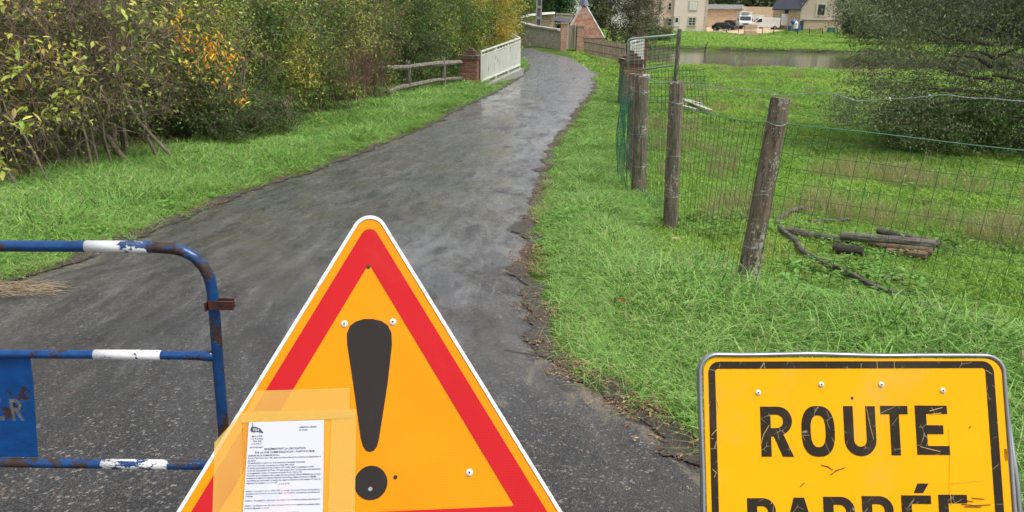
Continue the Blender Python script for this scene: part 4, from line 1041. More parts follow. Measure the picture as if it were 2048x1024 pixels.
# name plate with cut-out letters
def Bxz(px, py): p = B(px, py); return (p.x, p.z)
plate = [Bxz(-260, 716), Bxz(60, 715), Bxz(66, 760), Bxz(76, 914), Bxz(-270, 912)]
w_, polys = glyph('R')
xa, zt = Bxz(16, 797); xb, zb = Bxz(50, 841)
holes = []
def place(polys, xa, xb, zt, zb, w_): return [[(xa + x / w_ * (xb - xa), zb + y * (zt - zb)) for x, y in p] for p in polys]
Rp = place([polys[0]], xa, xb, zt, zb, w_)[0]; Rc = place([polys[1]], xa, xb, zt, zb, w_)[0]
xe0, _ = Bxz(-40, 797); xe1, _ = Bxz(2, 797); Ep = place([glyph('E')[1][0]], xe0, xe1, zt + .002, zb, 0.6)[0]
def xz_sheet(name, polys, y0_, y1_, mat, parent):
    P = [[Vector((a, b_, 0)) for a, b_ in p] for p in polys]; trr = tessellate_polygon(P); flat = [p for q in polys for p in q]; n = len(flat)
    V = [(a, y0_, b_) for a, b_ in flat] + [(a, y1_, b_) for a, b_ in flat]; Fc = [tuple(t) for t in trr] + [tuple(n + i for i in t)[::-1] for t in trr]; k = 0
    for q in polys:
        L = len(q)
        for i in range(L): a, b_ = k + i, k + (i + 1) % L; Fc.append((a, b_, n + b_, n + a))
        k += L
    mb = MB(); mb.add(V, Fc); return mb.build(name, mat, parent)
xz_sheet('name_plate', [plate, Rp[::-1], Ep[::-1]], YB - 0.0015, YB + 0.0015, BLUEP, cb)
Rc2 = [(x, z) for x, z in Rc]
xz_sheet('letter_centre', [Rc2], YB - 0.0015, YB + 0.0015, BLUEP, cb)
# rusty hook bracket
c_ = B(446, 610, -0.0)
mb = MB(); mb.box(B(442, 611, -0.019), (0.070, 0.004, 0.026)); mb.box(B(442, 605, 0.019), (0.078, 0.004, 0.028)); mb.box(B(416, 609), (0.005, 0.042, 0.026))
br = mb.build('hook_bracket', RUST, cb)
mb = MB(); mb.cyl(B(441, 610, -0.0215), (0, 1, 0), 0.0035, 0.003, 10); mb.build('bracket_hole', M['black'], br)
# rain drops under the rails
DROP = newmat('water_drop')[0]; db = DROP.node_tree.nodes['Principled BSDF']; db.inputs['Transmission Weight'].default_value = 1; db.inputs['Roughness'].default_value = 0.02; db.inputs['IOR'].default_value = 1.33
d0 = None
for px, py, r_ in ((190, 506, RT), (240, 506.5, RT), (262, 507, RT), (345, 511, RT), (170, 718.5, RT * .8), (300, 719, RT * .8), (415, 726, RT), (65, 508, RT)):
    p = B(px, py)
    if d0 is None:
        mb = MB(); mb.tube([(0, 0, 0.004), (0, 0, 0.001), (0, 0, -0.002), (0, 0, -0.0035)], [0.001, 0.0028, 0.003, 0.001], 8); d0 = mb.build('water_drop', DROP, cb, smooth=True, local=True); o = d0
    else: o = d0.copy(); link(o, cb)
    o.location = p - cb.location
# ------------------------------------------------------------------ wire fence on the right
def post_tube(a, b, r, seed, n=18, rings=16, taper=0.9):
    """weathered round post with a rough split top"""
    a, b = Vector(a), Vector(b); mb = MB(); V = []; d = b - a
    A = d.cross(Vector((0, 1, 0))).normalized(); Bv = A.cross(d).normalized()
    for i in range(rings):
        t = i / (rings - 1); c = a + d * t
        off = A * 0.008 * noise.noise(Vector((t * 2.5, seed, 0))) + Bv * 0.008 * noise.noise(Vector((t * 2.5, seed, 5)))
        for j in range(n):
            an = j * 2 * math.pi / n
            rr = r * (1 + (taper - 1) * t) * (1 + 0.22 * noise.noise(Vector((math.cos(an) * 1.4, math.sin(an) * 1.4, seed + t * 0.9))) + 0.07 * noise.noise(Vector((math.cos(an) * 5, math.sin(an) * 5, seed + t * 3))))
            if j in (3, 9, 14): rr *= 0.88
            p = c + off + (A * math.cos(an) + Bv * math.sin(an)) * rr
            if i == rings - 1: p += d.normalized() * 0.022 * noise.noise(Vector((math.cos(an) * 3, math.sin(an) * 3, seed)))
            V.append(tuple(p))
    Fc = [(i * n + j, i * n + (j + 1) % n, (i + 1) * n + (j + 1) % n, (i + 1) * n + j) for i in range(rings - 1) for j in range(n)]
    V.append(tuple(b - d.normalized() * 0.004)); Fc += [((rings - 1) * n + j, (rings - 1) * n + (j + 1) % n, rings * n) for j in range(n)]
    return mb.add(V, Fc)

posts = []   # (base point, top point, radius)
for (bx, by), (tx, ty), wpx in (((1487, 578), (1562, 196), 37), ((1342, 460), (1354, 166), 30), ((1277, 386), (1285, 153), 29)):
    bp = gp(bx, by); tp_ = at(tx, ty, bp.y + 0.02); dpt = (bp - CAM).dot(FWD); posts.append([bp, tp_, wpx / 2 / F * dpt])
bp = gp(1261, 350); posts.append([bp, at(1266, 148, bp.y), 0.068])
b4 = Vector((3.75, 3.72, gz(3.75, 3.72))); posts.insert(0, [b4, b4 + Vector((0.05, 0, 1.38)), 0.07])
b5 = Vector((6.0, 2.2, gz(6.0, 2.2))); posts.insert(0, [b5, b5 + Vector((0.05, 0, 1.38)), 0.07])
fb = posts[2][0]
fence = thing('wire_fence', 'green welded wire fence with weathered round wooden posts and barbed wire along the meadow', 'fence', tuple(fb))
for i, (a, b_, r_) in enumerate(posts):
    o = post_tube(a - Vector((0, 0, 0.15)), b_, r_, i * 7.3).build('post', M['lichen_wood'], fence, smooth=False)
# fence line; wires pass on the viewer's side of the posts
def along_fence(h, sag=0.0, k=10, wob=0.0, seed=0, extra=None):
    pts = []
    for i in range(len(posts) - 1):
        a, at_, ra = posts[i]; b_, bt, rb_ = posts[i + 1]
        for j in range(k):
            t = j / k
            base_ = a.lerp(b_, t); top_ = at_.lerp(bt, t)
            hh = h(i + t) if callable(h) else h
            q = base_.lerp(top_, hh / 1.42) if hh < 10 else top_
            n_ = Vector((-(b_ - a).y, (b_ - a).x, 0)).normalized()
            if n_.x > 0 and n_.y > 0: n_ = -n_
            nn = Vector((-0.6, -0.8, 0)) if i < 2 else Vector((-0.95, -0.3, 0))
            off = 0.055
            p = q + nn * off
            p.z -= sag * math.sin(math.pi * t)
            if wob: p += Vector((noise.noise(Vector((i + t, seed, 1))), 0, noise.noise(Vector(((i + t) * 2.6, seed, 2))))) * wob
            pts.append(p)
    return pts
WIRE_TOP = 1.26
K = 26
topw = along_fence(1.26, 0.05, K, 0.02, 1)
botw = along_fence(0.02, 0.0, K, 0.0, 2)
mb = MB(); mb.tube(topw, 0.0035, 6); mb.build('tension_wire', plain('tension_wire', (0.10, 0.26, 0.18), 0.4), fence, smooth=True)
GW = M['green_wire']
for r_i in range(12):
    t = 1 - r_i / 12.3
    line = [b_.lerp(a, t) + Vector((0, 0, 0.012 * noise.noise(Vector((k_ * 0.15, r_i * 3.1, 0))))) for k_, (a, b_) in enumerate(zip(topw, botw))]
    if r_i: mb = MB(); mb.tube(line, 0.0014, 4); mb.build('horizontal_wire', GW, fence)
# upright wires every 10 cm along the line
TP = np.array([tuple(p) for p in topw]); BP = np.array([tuple(p) for p in botw])
dl = np.r_[0, np.cumsum(np.linalg.norm(np.diff(BP, axis=0), axis=1))]
nv = int(dl[-1] / 0.10)
for k_ in range(nv):
    s = (k_ + 0.5) * 0.10 + 0.01 * math.sin(k_ * 2.3)
    a = np.array([np.interp(s, dl, TP[:, i]) for i in range(3)]); b_ = np.array([np.interp(s, dl, BP[:, i]) for i in range(3)])
    P = [a + (b_ - a) * q + np.array([0.010 * noise.noise(Vector((k_ * .3, q * 3, 1))), 0.010 * noise.noise(Vector((k_ * .3, q * 3, 7))), 0]) for q in np.linspace(0, 1, 7)]
    mb = MB(); mb.tube(P, 0.0017, 4); mb.build('upright_wire', GW, fence)
# barbed wire over the post tops
bpx = [(2500, 215), (2200, 208), (2048, 203), (2010, 200), (1980, 196), (1950, 197), (1925, 194), (1890, 189), (1850, 193), (1815, 197), (1780, 198), (1745, 200), (1718, 203), (1703, 199), (1680, 190), (1650, 186), (1610, 187), (1585, 190)]
pe = posts[1]; P = []
p_end = Vector((posts[1][1].x, posts[1][1].y, 0))
for px, py in bpx:
    t = np.clip((px - 1562) / (2389 - 1562), 0, 1.2); Yq = posts[2][1].y * (1 - t) + posts[1][1].y * t - 0.03
    # depth along the fence line seen in perspective
    a2, b2 = posts[2][1], posts[1][1]
    d = ray(px, py); den = d.x * (b2.y - a2.y) - d.y * (b2.x - a2.x); tt = (a2.x * (b2.y - a2.y) - a2.y * (b2.x - a2.x)) / den
    P.append(CAM + d * tt)
P.append(posts[2][1] + Vector((0, -0.02, 0.012)))
mid = [(1545, 186), (1500, 180), (1470, 177), (1440, 175), (1405, 171), (1375, 165)]
a2, b2 = posts[3][1], posts[2][1]
for px, py in mid:
    d = ray(px, py); den = d.x * (b2.y - a2.y) - d.y * (b2.x - a2.x); tt = (a2.x * (b2.y - a2.y) - a2.y * (b2.x - a2.x)) / den; P.append(CAM + d * tt)
P.append(posts[3][1] + Vector((0, 0, 0.012))); P.append((posts[3][1] + posts[4][1]) / 2 + Vector((0, 0, -0.03))); P.append(posts[4][1] + Vector((0, 0, 0.012))); P.append(posts[5][1] + Vector((0, 0, 0.01)))
PP = np.array([tuple(p) for p in P]); dd = np.r_[0, np.cumsum(np.linalg.norm(np.diff(PP, axis=0), axis=1))]
sN = np.arange(0, dd[-1], 0.012); Q = np.stack([np.interp(sN, dd, PP[:, i]) for i in range(3)], 1)
for i in range(3): Q[:, i] = smooth(Q[:, i], 7)
mb = MB()
for ph in (0, math.pi):
    w = Q + 0.0022 * np.stack([np.zeros(len(sN)), np.cos(sN * 130 + ph), np.sin(sN * 130 + ph)], 1)
    mb.tube(w, 0.0016, 5)
bw = mb.build('barbed_wire', M['steel_wire'], fence, smooth=True)
mb = MB(); k0 = 0
barb0 = None
for s in np.arange(0.06, dd[-1], 0.115):
    c = Vector([np.interp(s, sN, Q[:, i]) for i in range(3)])
    if barb0 is None:
        mb = MB()
        for v1 in ((0.2, 0.1, 1), (0.3, 0.2, -0.9), (-0.3, 0.9, .3)):
            v1 = Vector(v1) * 0.013; mb.tube([-v1, v1], [0.0012, 0.0012], 4)
        mb.tube([(-0.005, 0, 0), (0.005, 0, 0)], 0.0042, 6)
        barb0 = mb.build('barb', M['steel_wire'], bw, local=True); o = barb0
    else: o = barb0.copy(); link(o, bw)
    o.location = c - Vector(wloc(bw)); o.rotation_euler = (random.uniform(0, 3), random.uniform(-.5, .5), random.uniform(0, 3))
# staples and loose tie wires on the posts
for (a, b_, r_) in posts[2:6]:
    for h in (0.25, 0.52, 0.88):
        c = a.lerp(b_, h); ring = [c + Vector((math.cos(t) * (r_ * 1.12), math.sin(t) * (r_ * 1.12), 0.012 * math.sin(t * 2 + h * 9))) for t in np.linspace(math.pi * .9, math.pi * 2.1, 12)]
        mb = MB(); mb.tube(ring, 0.0016, 4); mb.build('tie_wire', M['steel_wire'], fence)

# --- green plastic netting hanging between the last posts and the brick pillar
NET = plain('green_net', (0.01, 0.13, 0.08), 0.5)
pa = posts[4][0] + Vector((-0.10, -0.05, 0)); pb = Vector((at(1256, 185, 21.5).x - 0.25, 21.2, gz(3.3, 21)))
L = (pb - pa).length; nu, nw = 120, 20
base_line = []
for i in range(nu + 1):
    t = (i / nu) ** 1.4; p = pa.lerp(pb, t); p.x += -0.17 * math.exp(-((t - 0.10) / 0.10) ** 2) + 0.03 * noise.noise(Vector((t * 9, 2, 2))); p.z = gz(p.x, p.y); base_line.append(p)
def netp(i, j):
    t = j / nw; p = base_line[i]
    return (p.x - 0.06 * math.sin(t * 3.0) + 0.03 * noise.noise(Vector((i * .2, j * .3, 4))), p.y, p.z + 0.03 + t * (1.22 + 0.06 * noise.noise(Vector((i * .15, 3, 3)))))
mb = MB()
for j in range(nw + 1): mb.tube([netp(i, j) for i in range(nu + 1)], 0.0016, 3, cap=False)
for i in range(0, nu + 1, 1): mb.tube([netp(i, j) for j in range(nw + 1)], 0.0016, 3, cap=False)
net = mb.build('plastic_netting', NET); tag(net, 'green plastic netting sagging beside the wooden posts toward the brick pillar', 'netting')

# --- brick pillars of the bridge
def brick_pillar(label, c, w, z0, h, rot, course=0.075, cap_steps=3, group=None):
    root = thing('brick_pillar', label, 'pillar', (c[0], c[1], z0), group=group, rz=rot)
    mb = MB(); mb.box((0, 0, h / 2 - 0.006 - 0.05), (w - 0.03, w - 0.03, h - 0.012 + 0.1)); mb.build('mortar_core', M['mortar'], root, local=True)
    bl, bw_ = 0.215, 0.10; proto = {}
    def put(x, y, z, sx, sy, sz, mat, key):
        k = (round(sx, 3), round(sy, 3), round(sz, 3), key)
        if k not in proto:
            mb = MB(); mb.box((0, 0, 0), (sx, sy, sz)); proto[k] = mb.build('brick', mat, root, local=True, bevel=0.006); o = proto[k]
        else: o = proto[k].copy(); link(o, root)
        o.location = (x + random.uniform(-.004, .004), y + random.uniform(-.004, .004), z); o.rotation_euler = (0, 0, random.uniform(-.02, .02))
    n = int(h / course)
    def ring(z, w_, sz, mat, key, odd):
        k = max(1, round((w_ - bw_) / 0.225)); Lb = (w_ - bw_) / k
        for s in range(4):
            cs, sn = math.cos(s * math.pi / 2), math.sin(s * math.pi / 2)
            for i in range(k):
                a = -w_ / 2 + Lb * (i + 0.5) + (0 if odd else bw_); e = -w_ / 2 + bw_ / 2
                # pinwheel bond: each side runs from one corner up to the next side's first brick
                if odd: x_, y_ = a, e
                else: x_, y_ = a, e
                X, Y = x_ * cs - y_ * sn, x_ * sn + y_ * cs
                sx, sy = (Lb - 0.012, bw_) if s % 2 == 0 else (bw_, Lb - 0.012)
                put(X, Y, z, sx, sy, sz, mat, key)
    for i in range(n): ring(i * course + course / 2, w, course - 0.014, M['brick'], 'b', i % 2)
    z = n * course
    # overhanging course, then steps up to a small block
    ws = w + 0.08
    for st in range(cap_steps + 2):
        mb = MB(); hh = 0.075
        wst = (ws, ws - 0.02, ws - 0.20, ws - 0.36, ws - 0.52)[st] if st < 5 else 0.1
        if wst <= 0.1: break
        if st < 2: ring(z + hh / 2, wst, hh - 0.010, M['brick_dark'], 'd', st % 2)
        else:
            kk = max(1, round(wst / 0.22))
            for i in range(kk):
                put(-wst / 2 + wst / kk * (i + 0.5), 0, z + hh / 2, wst / kk - 0.012, wst, hh - 0.01, M['brick_dark'], 'd')
        if st < 2: mb.box((0, 0, z + hh / 2), (wst - 0.05, wst - 0.05, hh - 0.004)); mb.build('mortar_bed', M['mortar'], root, local=True)
        z += hh
    return root
BPG = 'stepped brick pillars at the ends of the bridge railings'
Yp = 26.0
c = at(942, 163, Yp + 0.3); z0 = at(936, 166, Yp).z
brick_pillar('stepped brick pillar where the rustic wooden fence meets the white railing, left of the lane', (c.x, Yp + 0.33), 0.62, z0 - 0.05, 0.86, R(-14))
c2_ = at(1259, 185, 21.6); zt = at(1259, 98, 21.6).z
brick_pillar('stepped brick pillar half hidden behind green netting, right of the lane', (c2_.x, 21.6), 0.55, gz(c2_.x, 21.6) - 0.03, zt - gz(c2_.x, 21.6) - 0.34, R(6))
Yq = 31.5; c3_ = at(1279, 100, Yq); zt = at(1277, 60, Yq).z
brick_pillar('far dark brick pillar behind the right white railing', (c3_.x, Yq), 0.6, gz(c3_.x, Yq) - 0.05, zt - gz(c3_.x, Yq) - 0.30, R(-8))

# --- white railings of the bridge
def railing(label, tl, tr, bl, br, nbar, ret=None, group=None, posts_=2):
    tl, tr, bl, br = map(Vector, (tl, tr, bl, br))
    root = thing('railing', label, 'railing', tuple(bl), group=group)
    WM = M['white_metal']
    mb = MB(); mb.beam(tl, tr, 0.05, 0.045); mb.build('top_rail', WM, root)
    a2, b2 = tl.lerp(bl, 0.13), tr.lerp(br, 0.13); mb = MB(); mb.beam(a2, b2, 0.03, 0.03); mb.build('upper_rail', WM, root)
    a3, b3 = tl.lerp(bl, 0.97), tr.lerp(br, 0.97); mb = MB(); mb.beam(a3, b3, 0.05, 0.05); mb.build('bottom_rail', WM, root)
    d = (tr - tl).normalized()
    for i in range(nbar):
        t = (i + 0.5) / nbar; mb = MB(); mb.beam(a2.lerp(b2, t) - Vector((0, 0, .016)), a3.lerp(b3, t) + Vector((0, 0, .026)), 0.050, 0.014, up=d.cross(Vector((0, 0, 1)))); mb.build('baluster', WM, root)
    for i in range(max(2, nbar // 4) + 1):
        t = i / max(2, nbar // 4); mb = MB(); mb.beam(tl.lerp(tr, t) - Vector((0, 0, .024)), a2.lerp(b2, t) + Vector((0, 0, .016)), 0.03, 0.02); mb.build('spacer', WM, root)
    for t in (0, 0.33, 0.66, 1.0):
        mb = MB(); mb.beam(tl.lerp(tr, t) - Vector((0, 0, .024)), bl.lerp(br, t) - Vector((0, 0, 0.25)), 0.06, 0.05); mb.build('post', WM, root)
    if ret is not None:
        rt, rbm = map(Vector, ret)
        mb = MB(); mb.beam(tr, rt, 0.05, 0.045); mb.build('return_rail', WM, root)
        mb = MB(); mb.beam(tr.lerp(br, .13), rt.lerp(rbm, .13), 0.03, 0.03); mb.build('return_rail', WM, root)
        mb = MB(); mb.beam(tr.lerp(br, .97), rt.lerp(rbm, .97), 0.05, 0.05); mb.build('return_rail', WM, root)
        for i in range(14):
            t = (i + 0.5) / 14; mb = MB(); mb.beam(tr.lerp(rt, t), br.lerp(rbm, t), 0.045, 0.012); mb.build('baluster', WM, root)
    return root
Yf = 32.0
railing('white painted metal railing with vertical bars along the left side of the bridge', at(963, 103, 26.2), at(1040, 76, Yf), at(963, 164, 26.2), at(1040, 131, Yf), 56,
        ret=(at(1020, 66, 36), at(1020, 112, 36)))
railing('short white railing section seen through the leaning grid panel, right of the bridge', at(1262, 84, 22.4), at(1288, 77, 30.5), at(1262, 150, 22.4), at(1286, 133, 30.5), 44)
# concrete kerb under the left railing
mb = MB(); a = at(966, 172, 26.4); b_ = at(1041, 138, 32); a.z -= 0.1; b_.z -= 0.1; mb.beam(a, b_, 0.3, 0.28); kb = mb.build('bridge_kerb', M['concrete']); tag(kb, 'low concrete kerb under the left railing', kind='structure')
mb = MB(); a = at(1245, 200, 22); b_ = at(1283, 150, 31); mb.beam(Vector((a.x + .1, 22, gz(a.x, 22))), Vector((b_.x + .2, 31, gz(b_.x, 31) + .1)), 0.3, 0.3); kb = mb.build('bridge_kerb', M['concrete']); tag(kb, 'concrete kerb under the right railing', kind='structure')

# --- rustic wooden fence left of the pillar
rf = thing('rustic_fence', 'rustic fence of two rough rails left of the brick pillar in front of the hedge', 'fence', tuple(gp(818, 190)))
YA, YBf = 21.5, 26.0
def rp(px, py): t = (px - 760) / (920 - 760); return at(px, py, YA + (YBf - YA) * t)
for px, yt, yb in ((816, 122, 196), (886, 114, 178)):
    post_tube(rp(px + 2, yb), rp(px, yt), 0.085, px, n=10, rings=8).build('post', M['weathered_wood'], rf)
mb = MB(); mb.tube([rp(740, 140), rp(775, 136), rp(812, 135), rp(850, 130), rp(885, 127), rp(922, 125)], [0.05, 0.07, 0.085, 0.08, 0.09, 0.08], 9, jitter=0.12); mb.build('upper_rail', M['weathered_wood'], rf)
mb = MB(); mb.tube([rp(772, 185), rp(800, 175), rp(830, 170), rp(870, 161), rp(925, 157)], [0.05, 0.075, 0.08, 0.07, 0.075], 9, jitter=0.12); mb.build('lower_rail', M['weathered_wood'], rf)

# --- leaning grid panel and post
gpn = thing('grid_panel', 'thin metal grid panel in tubular frame leaning beside the white railing', 'grid panel', tuple(gp(1300, 190)))
def G(px, py): t = (px - 1258) / 100; return at(px, py, 19.2 - 0.9 * t)
mb = MB(); mb.tube([G(1256, 140), G(1256, 86), G(1257, 81), G(1262, 78), G(1300, 74.5), G(1357, 69.5)], 0.028, 8); mb.build('frame', plain('frame_green', (0.36, 0.46, 0.40), 0.4), gpn, smooth=True)
mb = MB(); mb.tube([G(1270, 141.5), G(1346, 131)], 0.022, 8); mb.build('frame', plain('frame_grey', (0.25, 0.33, 0.28), 0.4), gpn, smooth=True)
for i in range(20):
    t = (i + .5) / 20; mb = MB(); mb.tube([G(1262 + 94 * t, 78 - 8 * t), G(1262 + 86 * t, 142 - 11 * t)], 0.004, 4); mb.build('wire', M['steel_wire'] if i % 2 else M['green_wire'], gpn)
for i in range(9):
    t = (i + 1) / 10; mb = MB(); mb.tube([G(1258, 80 + 62 * t), G(1356 - 8 * t, 70 + 61 * t)], 0.0035, 4); mb.build('wire', M['black'], gpn)
lp = post_tube(G(1347, 205), G(1359, 58), 0.055, 44, n=8, rings=8).build('leaning_stake', M['weathered_wood']); tag(lp, 'thin grey wooden stake leaning at the end of the grid panel', 'stake')
# second low green grid fence behind the posts
lg_ = thing('low_grid_fence', 'low dark green grid fence pieces behind the third wooden post', 'fence', tuple(gp(1330, 210)))
def G2(px, py): t = (px - 1290) / 130; return at(px, py, 15.5 - 0.6 * t)
for i in range(17):
    t = i / 16; mb = MB(); mb.tube([G2(1296 + 110 * t, 140 - 4 * t + 4 * math.sin(i)), G2(1292 + 125 * t, 222 + 4 * t)], 0.0042, 4); mb.build('wire', M['green_wire'], lg_)
for i in range(7):
    t = i / 6; mb = MB(); mb.tube([G2(1294, 142 + 76 * t), G2(1360, 141 + 77 * t), G2(1412, 139 + 82 * t)], 0.004, 4); mb.build('wire', M['green_wire'], lg_)
# pale boards lying in the meadow
pbrd = thing('pale_boards', 'pale weathered boards lying in the grass behind the wooden posts', 'boards', tuple(gp(1390, 215)))
for (a, b_, w) in (((1362, 201), (1420, 224), .16), ((1372, 203), (1405, 212), .12), ((1350, 212), (1392, 222), .10)):
    A_, B_ = gp(*a), gp(*b_); mb = MB(); mb.beam(A_ + Vector((0, 0, .06)), B_ + Vector((0, 0, .05)), w, 0.03); mb.build('board', surf('pale_board', (0.50, 0.47, 0.42), (0.33, 0.31, 0.28), 0.8, 4, 0.004), pbrd)
# ------------------------------------------------------------------ shrubs and trees
def unit(v): return v / (np.linalg.norm(v, axis=-1, keepdims=True) + 1e-9)

def leaf_mesh(name, C, D, size, cols, parent, rg, width=0.5, fold=0.18, mat=None):
    """C positions, D directions, one folded pointed leaf each"""
    n = len(C); D = unit(D); r_ = unit(rg.normal(0, 1, (n, 3))); S_ = unit(np.cross(D, r_)); U_ = np.cross(S_, D)
    s = size[:, None]
    b0 = C; t = C + D * s - U_ * s * 0.06; l = C + D * s * 0.45 + S_ * s * width * 0.5 + U_ * s * fold; q = C + D * s * 0.45 - S_ * s * width * 0.5 + U_ * s * fold
    V = np.stack([b0, l, t, q], 1).reshape(-1, 3)
    k = np.arange(n)[:, None] * 4
    Fq = np.concatenate([k + np.array([[0, 1, 2]]), k + np.array([[0, 2, 3]])], 1).reshape(-1, 3)
    return mesh_np(name, V, Fq, mat or M['leaf'], parent, fcol=np.repeat(cols, 2, 0))

class TB:
    """many thin tapering tubes in one numpy mesh"""
    def __init__(s): s.V = []; s.F = []; s.n = 0
    def add(s, P, rad, sides=3):
        k = len(P); T_ = unit(np.gradient(P, axis=0)); ref = np.array([0.31, 0.22, 0.92]) if abs(T_[0][2]) < .9 else np.array([1.0, .1, 0])
        A = unit(np.cross(T_, ref)); B_ = np.cross(A, T_); an = np.arange(sides) * 2 * math.pi / sides
        V = P[:, None] + (A[:, None] * np.cos(an)[None, :, None] + B_[:, None] * np.sin(an)[None, :, None]) * np.asarray(rad)[:, None, None]
        s.V.append(V.reshape(-1, 3)); i = np.arange(k - 1)[:, None] * sides; j = np.arange(sides)[None]; jn = (j + 1) % sides
        s.F.append((np.stack([i + j, i + jn, i + sides + jn, i + sides + j], -1).reshape(-1, 4)) + s.n); s.n += k * sides
    def build(s, name, mat, parent): return mesh_np(name, np.concatenate(s.V), np.concatenate(s.F), mat, parent, k=4, smooth=True)

def curve(a, b_, k, bow, rg):
    t = np.linspace(0, 1, k)[:, None]; L = np.linalg.norm(b_ - a); off = rg.normal(0, 1, 3) * bow * L
    w = rg.normal(0, 1, (k, 3)) * bow * 0.22 * L; w[0] = 0
    return a * (1 - t) + b_ * t + off * np.sin(np.pi * t) + w * np.minimum(1, t * 3)

def palette(P, pal, rg, scale=1.1, seed=0, mixr=0.35):
    """leaf colours drift over the crown in patches"""
    w = np.array([p[1] for p in pal], float); w = np.cumsum(w / w.sum()); cols = np.array([p[0] for p in pal])
    v = np.array([noise.noise((p[0] * scale, p[1] * scale, p[2] * scale + seed)) for p in P]); v = (v - v.min()) / (np.ptp(v) + 1e-9)
    q = np.argsort(np.argsort(v)) / len(v); q = np.clip(q * (1 - mixr) + rg.uniform(0, 1, len(P)) * mixr, 0, .999)
    idx = np.searchsorted(w, q); c = cols[idx] * rg.uniform(0.75, 1.25, (len(P), 1)); return np.clip(c, 0, 1)

def plant(name, label, cat, base, crown, zc, nst, sr, ntw, tl, nlf, lsz, pal, seed, group=None, twig=None, bark=None, droop=0.2, gap=0.12, spread=0.25, hollow=0.0, tr=0.006, scale=1.1, width=0.5, trunkname='stem', lowcut=0.1, sep=None):
    rg = np.random.default_rng(seed); base = np.array(tuple(base)); rad = np.array(crown, float); cen = base + np.array([0, 0, zc])
    root = thing(name, label, cat, tuple(base), group=group)
    def pts_in(n, shell=0.0):
        out = []
        while len(out) < n:
            p = rg.normal(0, 1, (n * 3, 3)); p = unit(p) * (rg.uniform(shell, 1, (n * 3, 1)) ** (1 / 2.2)); q = cen + p * rad
            q = q[q[:, 2] > base[2] + lowcut]
            v = np.array([noise.noise((a[0] * 1.3 / max(1, rad[0] / 2), a[1] * 1.3 / max(1, rad[0] / 2), a[2] * 1.3 / max(1, rad[0] / 2) + seed)) for a in q])
            out.extend(q[v > gap - 0.35])
        return np.array(out[:n])
    # stems, each a part
    tips = []
    for i in range(nst):
        b0 = base + np.array([rg.normal(0, spread * rad[0]), rg.normal(0, spread * rad[1] * .6), -0.1]); b0[2] = gz(b0[0], b0[1]) - 0.05
        tp_ = cen + np.array([rg.uniform(-.75, .75) * rad[0], rg.uniform(-.6, .6) * rad[1], rg.uniform(.2, .85) * rad[2]])
        if nst == 1: tp_ = cen + np.array([0, 0, rad[2] * 0.9])
        P = curve(b0, tp_, 12, 0.06, rg); r0 = sr * rg.uniform(.6, 1.25)
        tb = TB(); tb.add(P, r0 * (1 - 0.8 * np.linspace(0, 1, 12)), 7)
        for _ in range(5):
            j = rg.integers(3, 11); e = P[j] + unit(rg.normal(0, 1, 3) + np.array([0, 0, .6])) * rad.mean() * rg.uniform(.35, .8)
            Q = curve(P[j], e, 8, 0.08, rg); tb.add(Q, r0 * (1 - .8 * j / 11) * .55 * (1 - .75 * np.linspace(0, 1, 8)), 5); tips.append(Q)
        tb.build(trunkname, bark or M['bark'], root); tips.append(P)
    allp = np.concatenate(tips)
    # twigs start on the stems where possible
    tb = TB(); S0 = pts_in(ntw)
    near = allp[[int(np.argmin(((allp - p) ** 2).sum(1))) for p in S0]]
    TW = []
    for p, q in zip(S0, near):
        d = p - q; dl_ = np.linalg.norm(d)
        st = q if dl_ < tl * 1.4 else p - d / dl_ * tl * 0.9
        P = curve(st, p, 5, 0.10, rg); P[:, 2] += np.linspace(0, 1, 5) ** 2 * -droop * tl * .5; tb.add(P, tr * np.linspace(1.3, .35, 5), 3); TW.append(P)
        e = p + unit(rg.normal(0, 1, 3) + np.array([0, 0, .1])) * tl * rg.uniform(.4, 1); P2 = curve(p, e, 4, .1, rg); tb.add(P2, tr * np.linspace(.6, .25, 4), 3); TW.append(P2)
    tb.build('twigs', twig or M['twig'], root)
    if nlf:
        TWP = np.concatenate([t_[1:] for t_ in TW]); idx = rg.integers(0, len(TWP), nlf)
        C = TWP[idx] + rg.normal(0, 1, (nlf, 3)) * tl * 0.16
        if sep is not None:
            v = np.array([noise.noise((a[0] * sep[0], a[1] * sep[0], a[2] * sep[0] + 9 + seed)) for a in C]); C = C[v > sep[1]]
        C = C[C[:, 2] > base[2] + 0.03]
        D = rg.normal(0, 1, C.shape) + np.array([0, 0, -droop * 2]); s = lsz * rg.uniform(.6, 1.3, len(C))
        leaf_mesh('foliage', C, D, s, palette(C, pal, rg, scale, seed), root, rg, width)
    return root

DG = (0.075, 0.155, 0.04); MG = (0.13, 0.24, 0.05); LG = (0.25, 0.37, 0.07); YG = (0.44, 0.48, 0.09); YE = (0.66, 0.50, 0.08); OR = (0.80, 0.36, 0.04); BR = (0.20, 0.13, 0.07); RD = (0.20, 0.05, 0.05); OLV = (0.19, 0.21, 0.07)
HG = 'shrubs of the hedge along the left verge'
def hb(px, py, back=0.0): p = gp(px, py); return (p.x - back * .5, p.y + back * .85, gz(p.x - back * .5, p.y + back * .85))
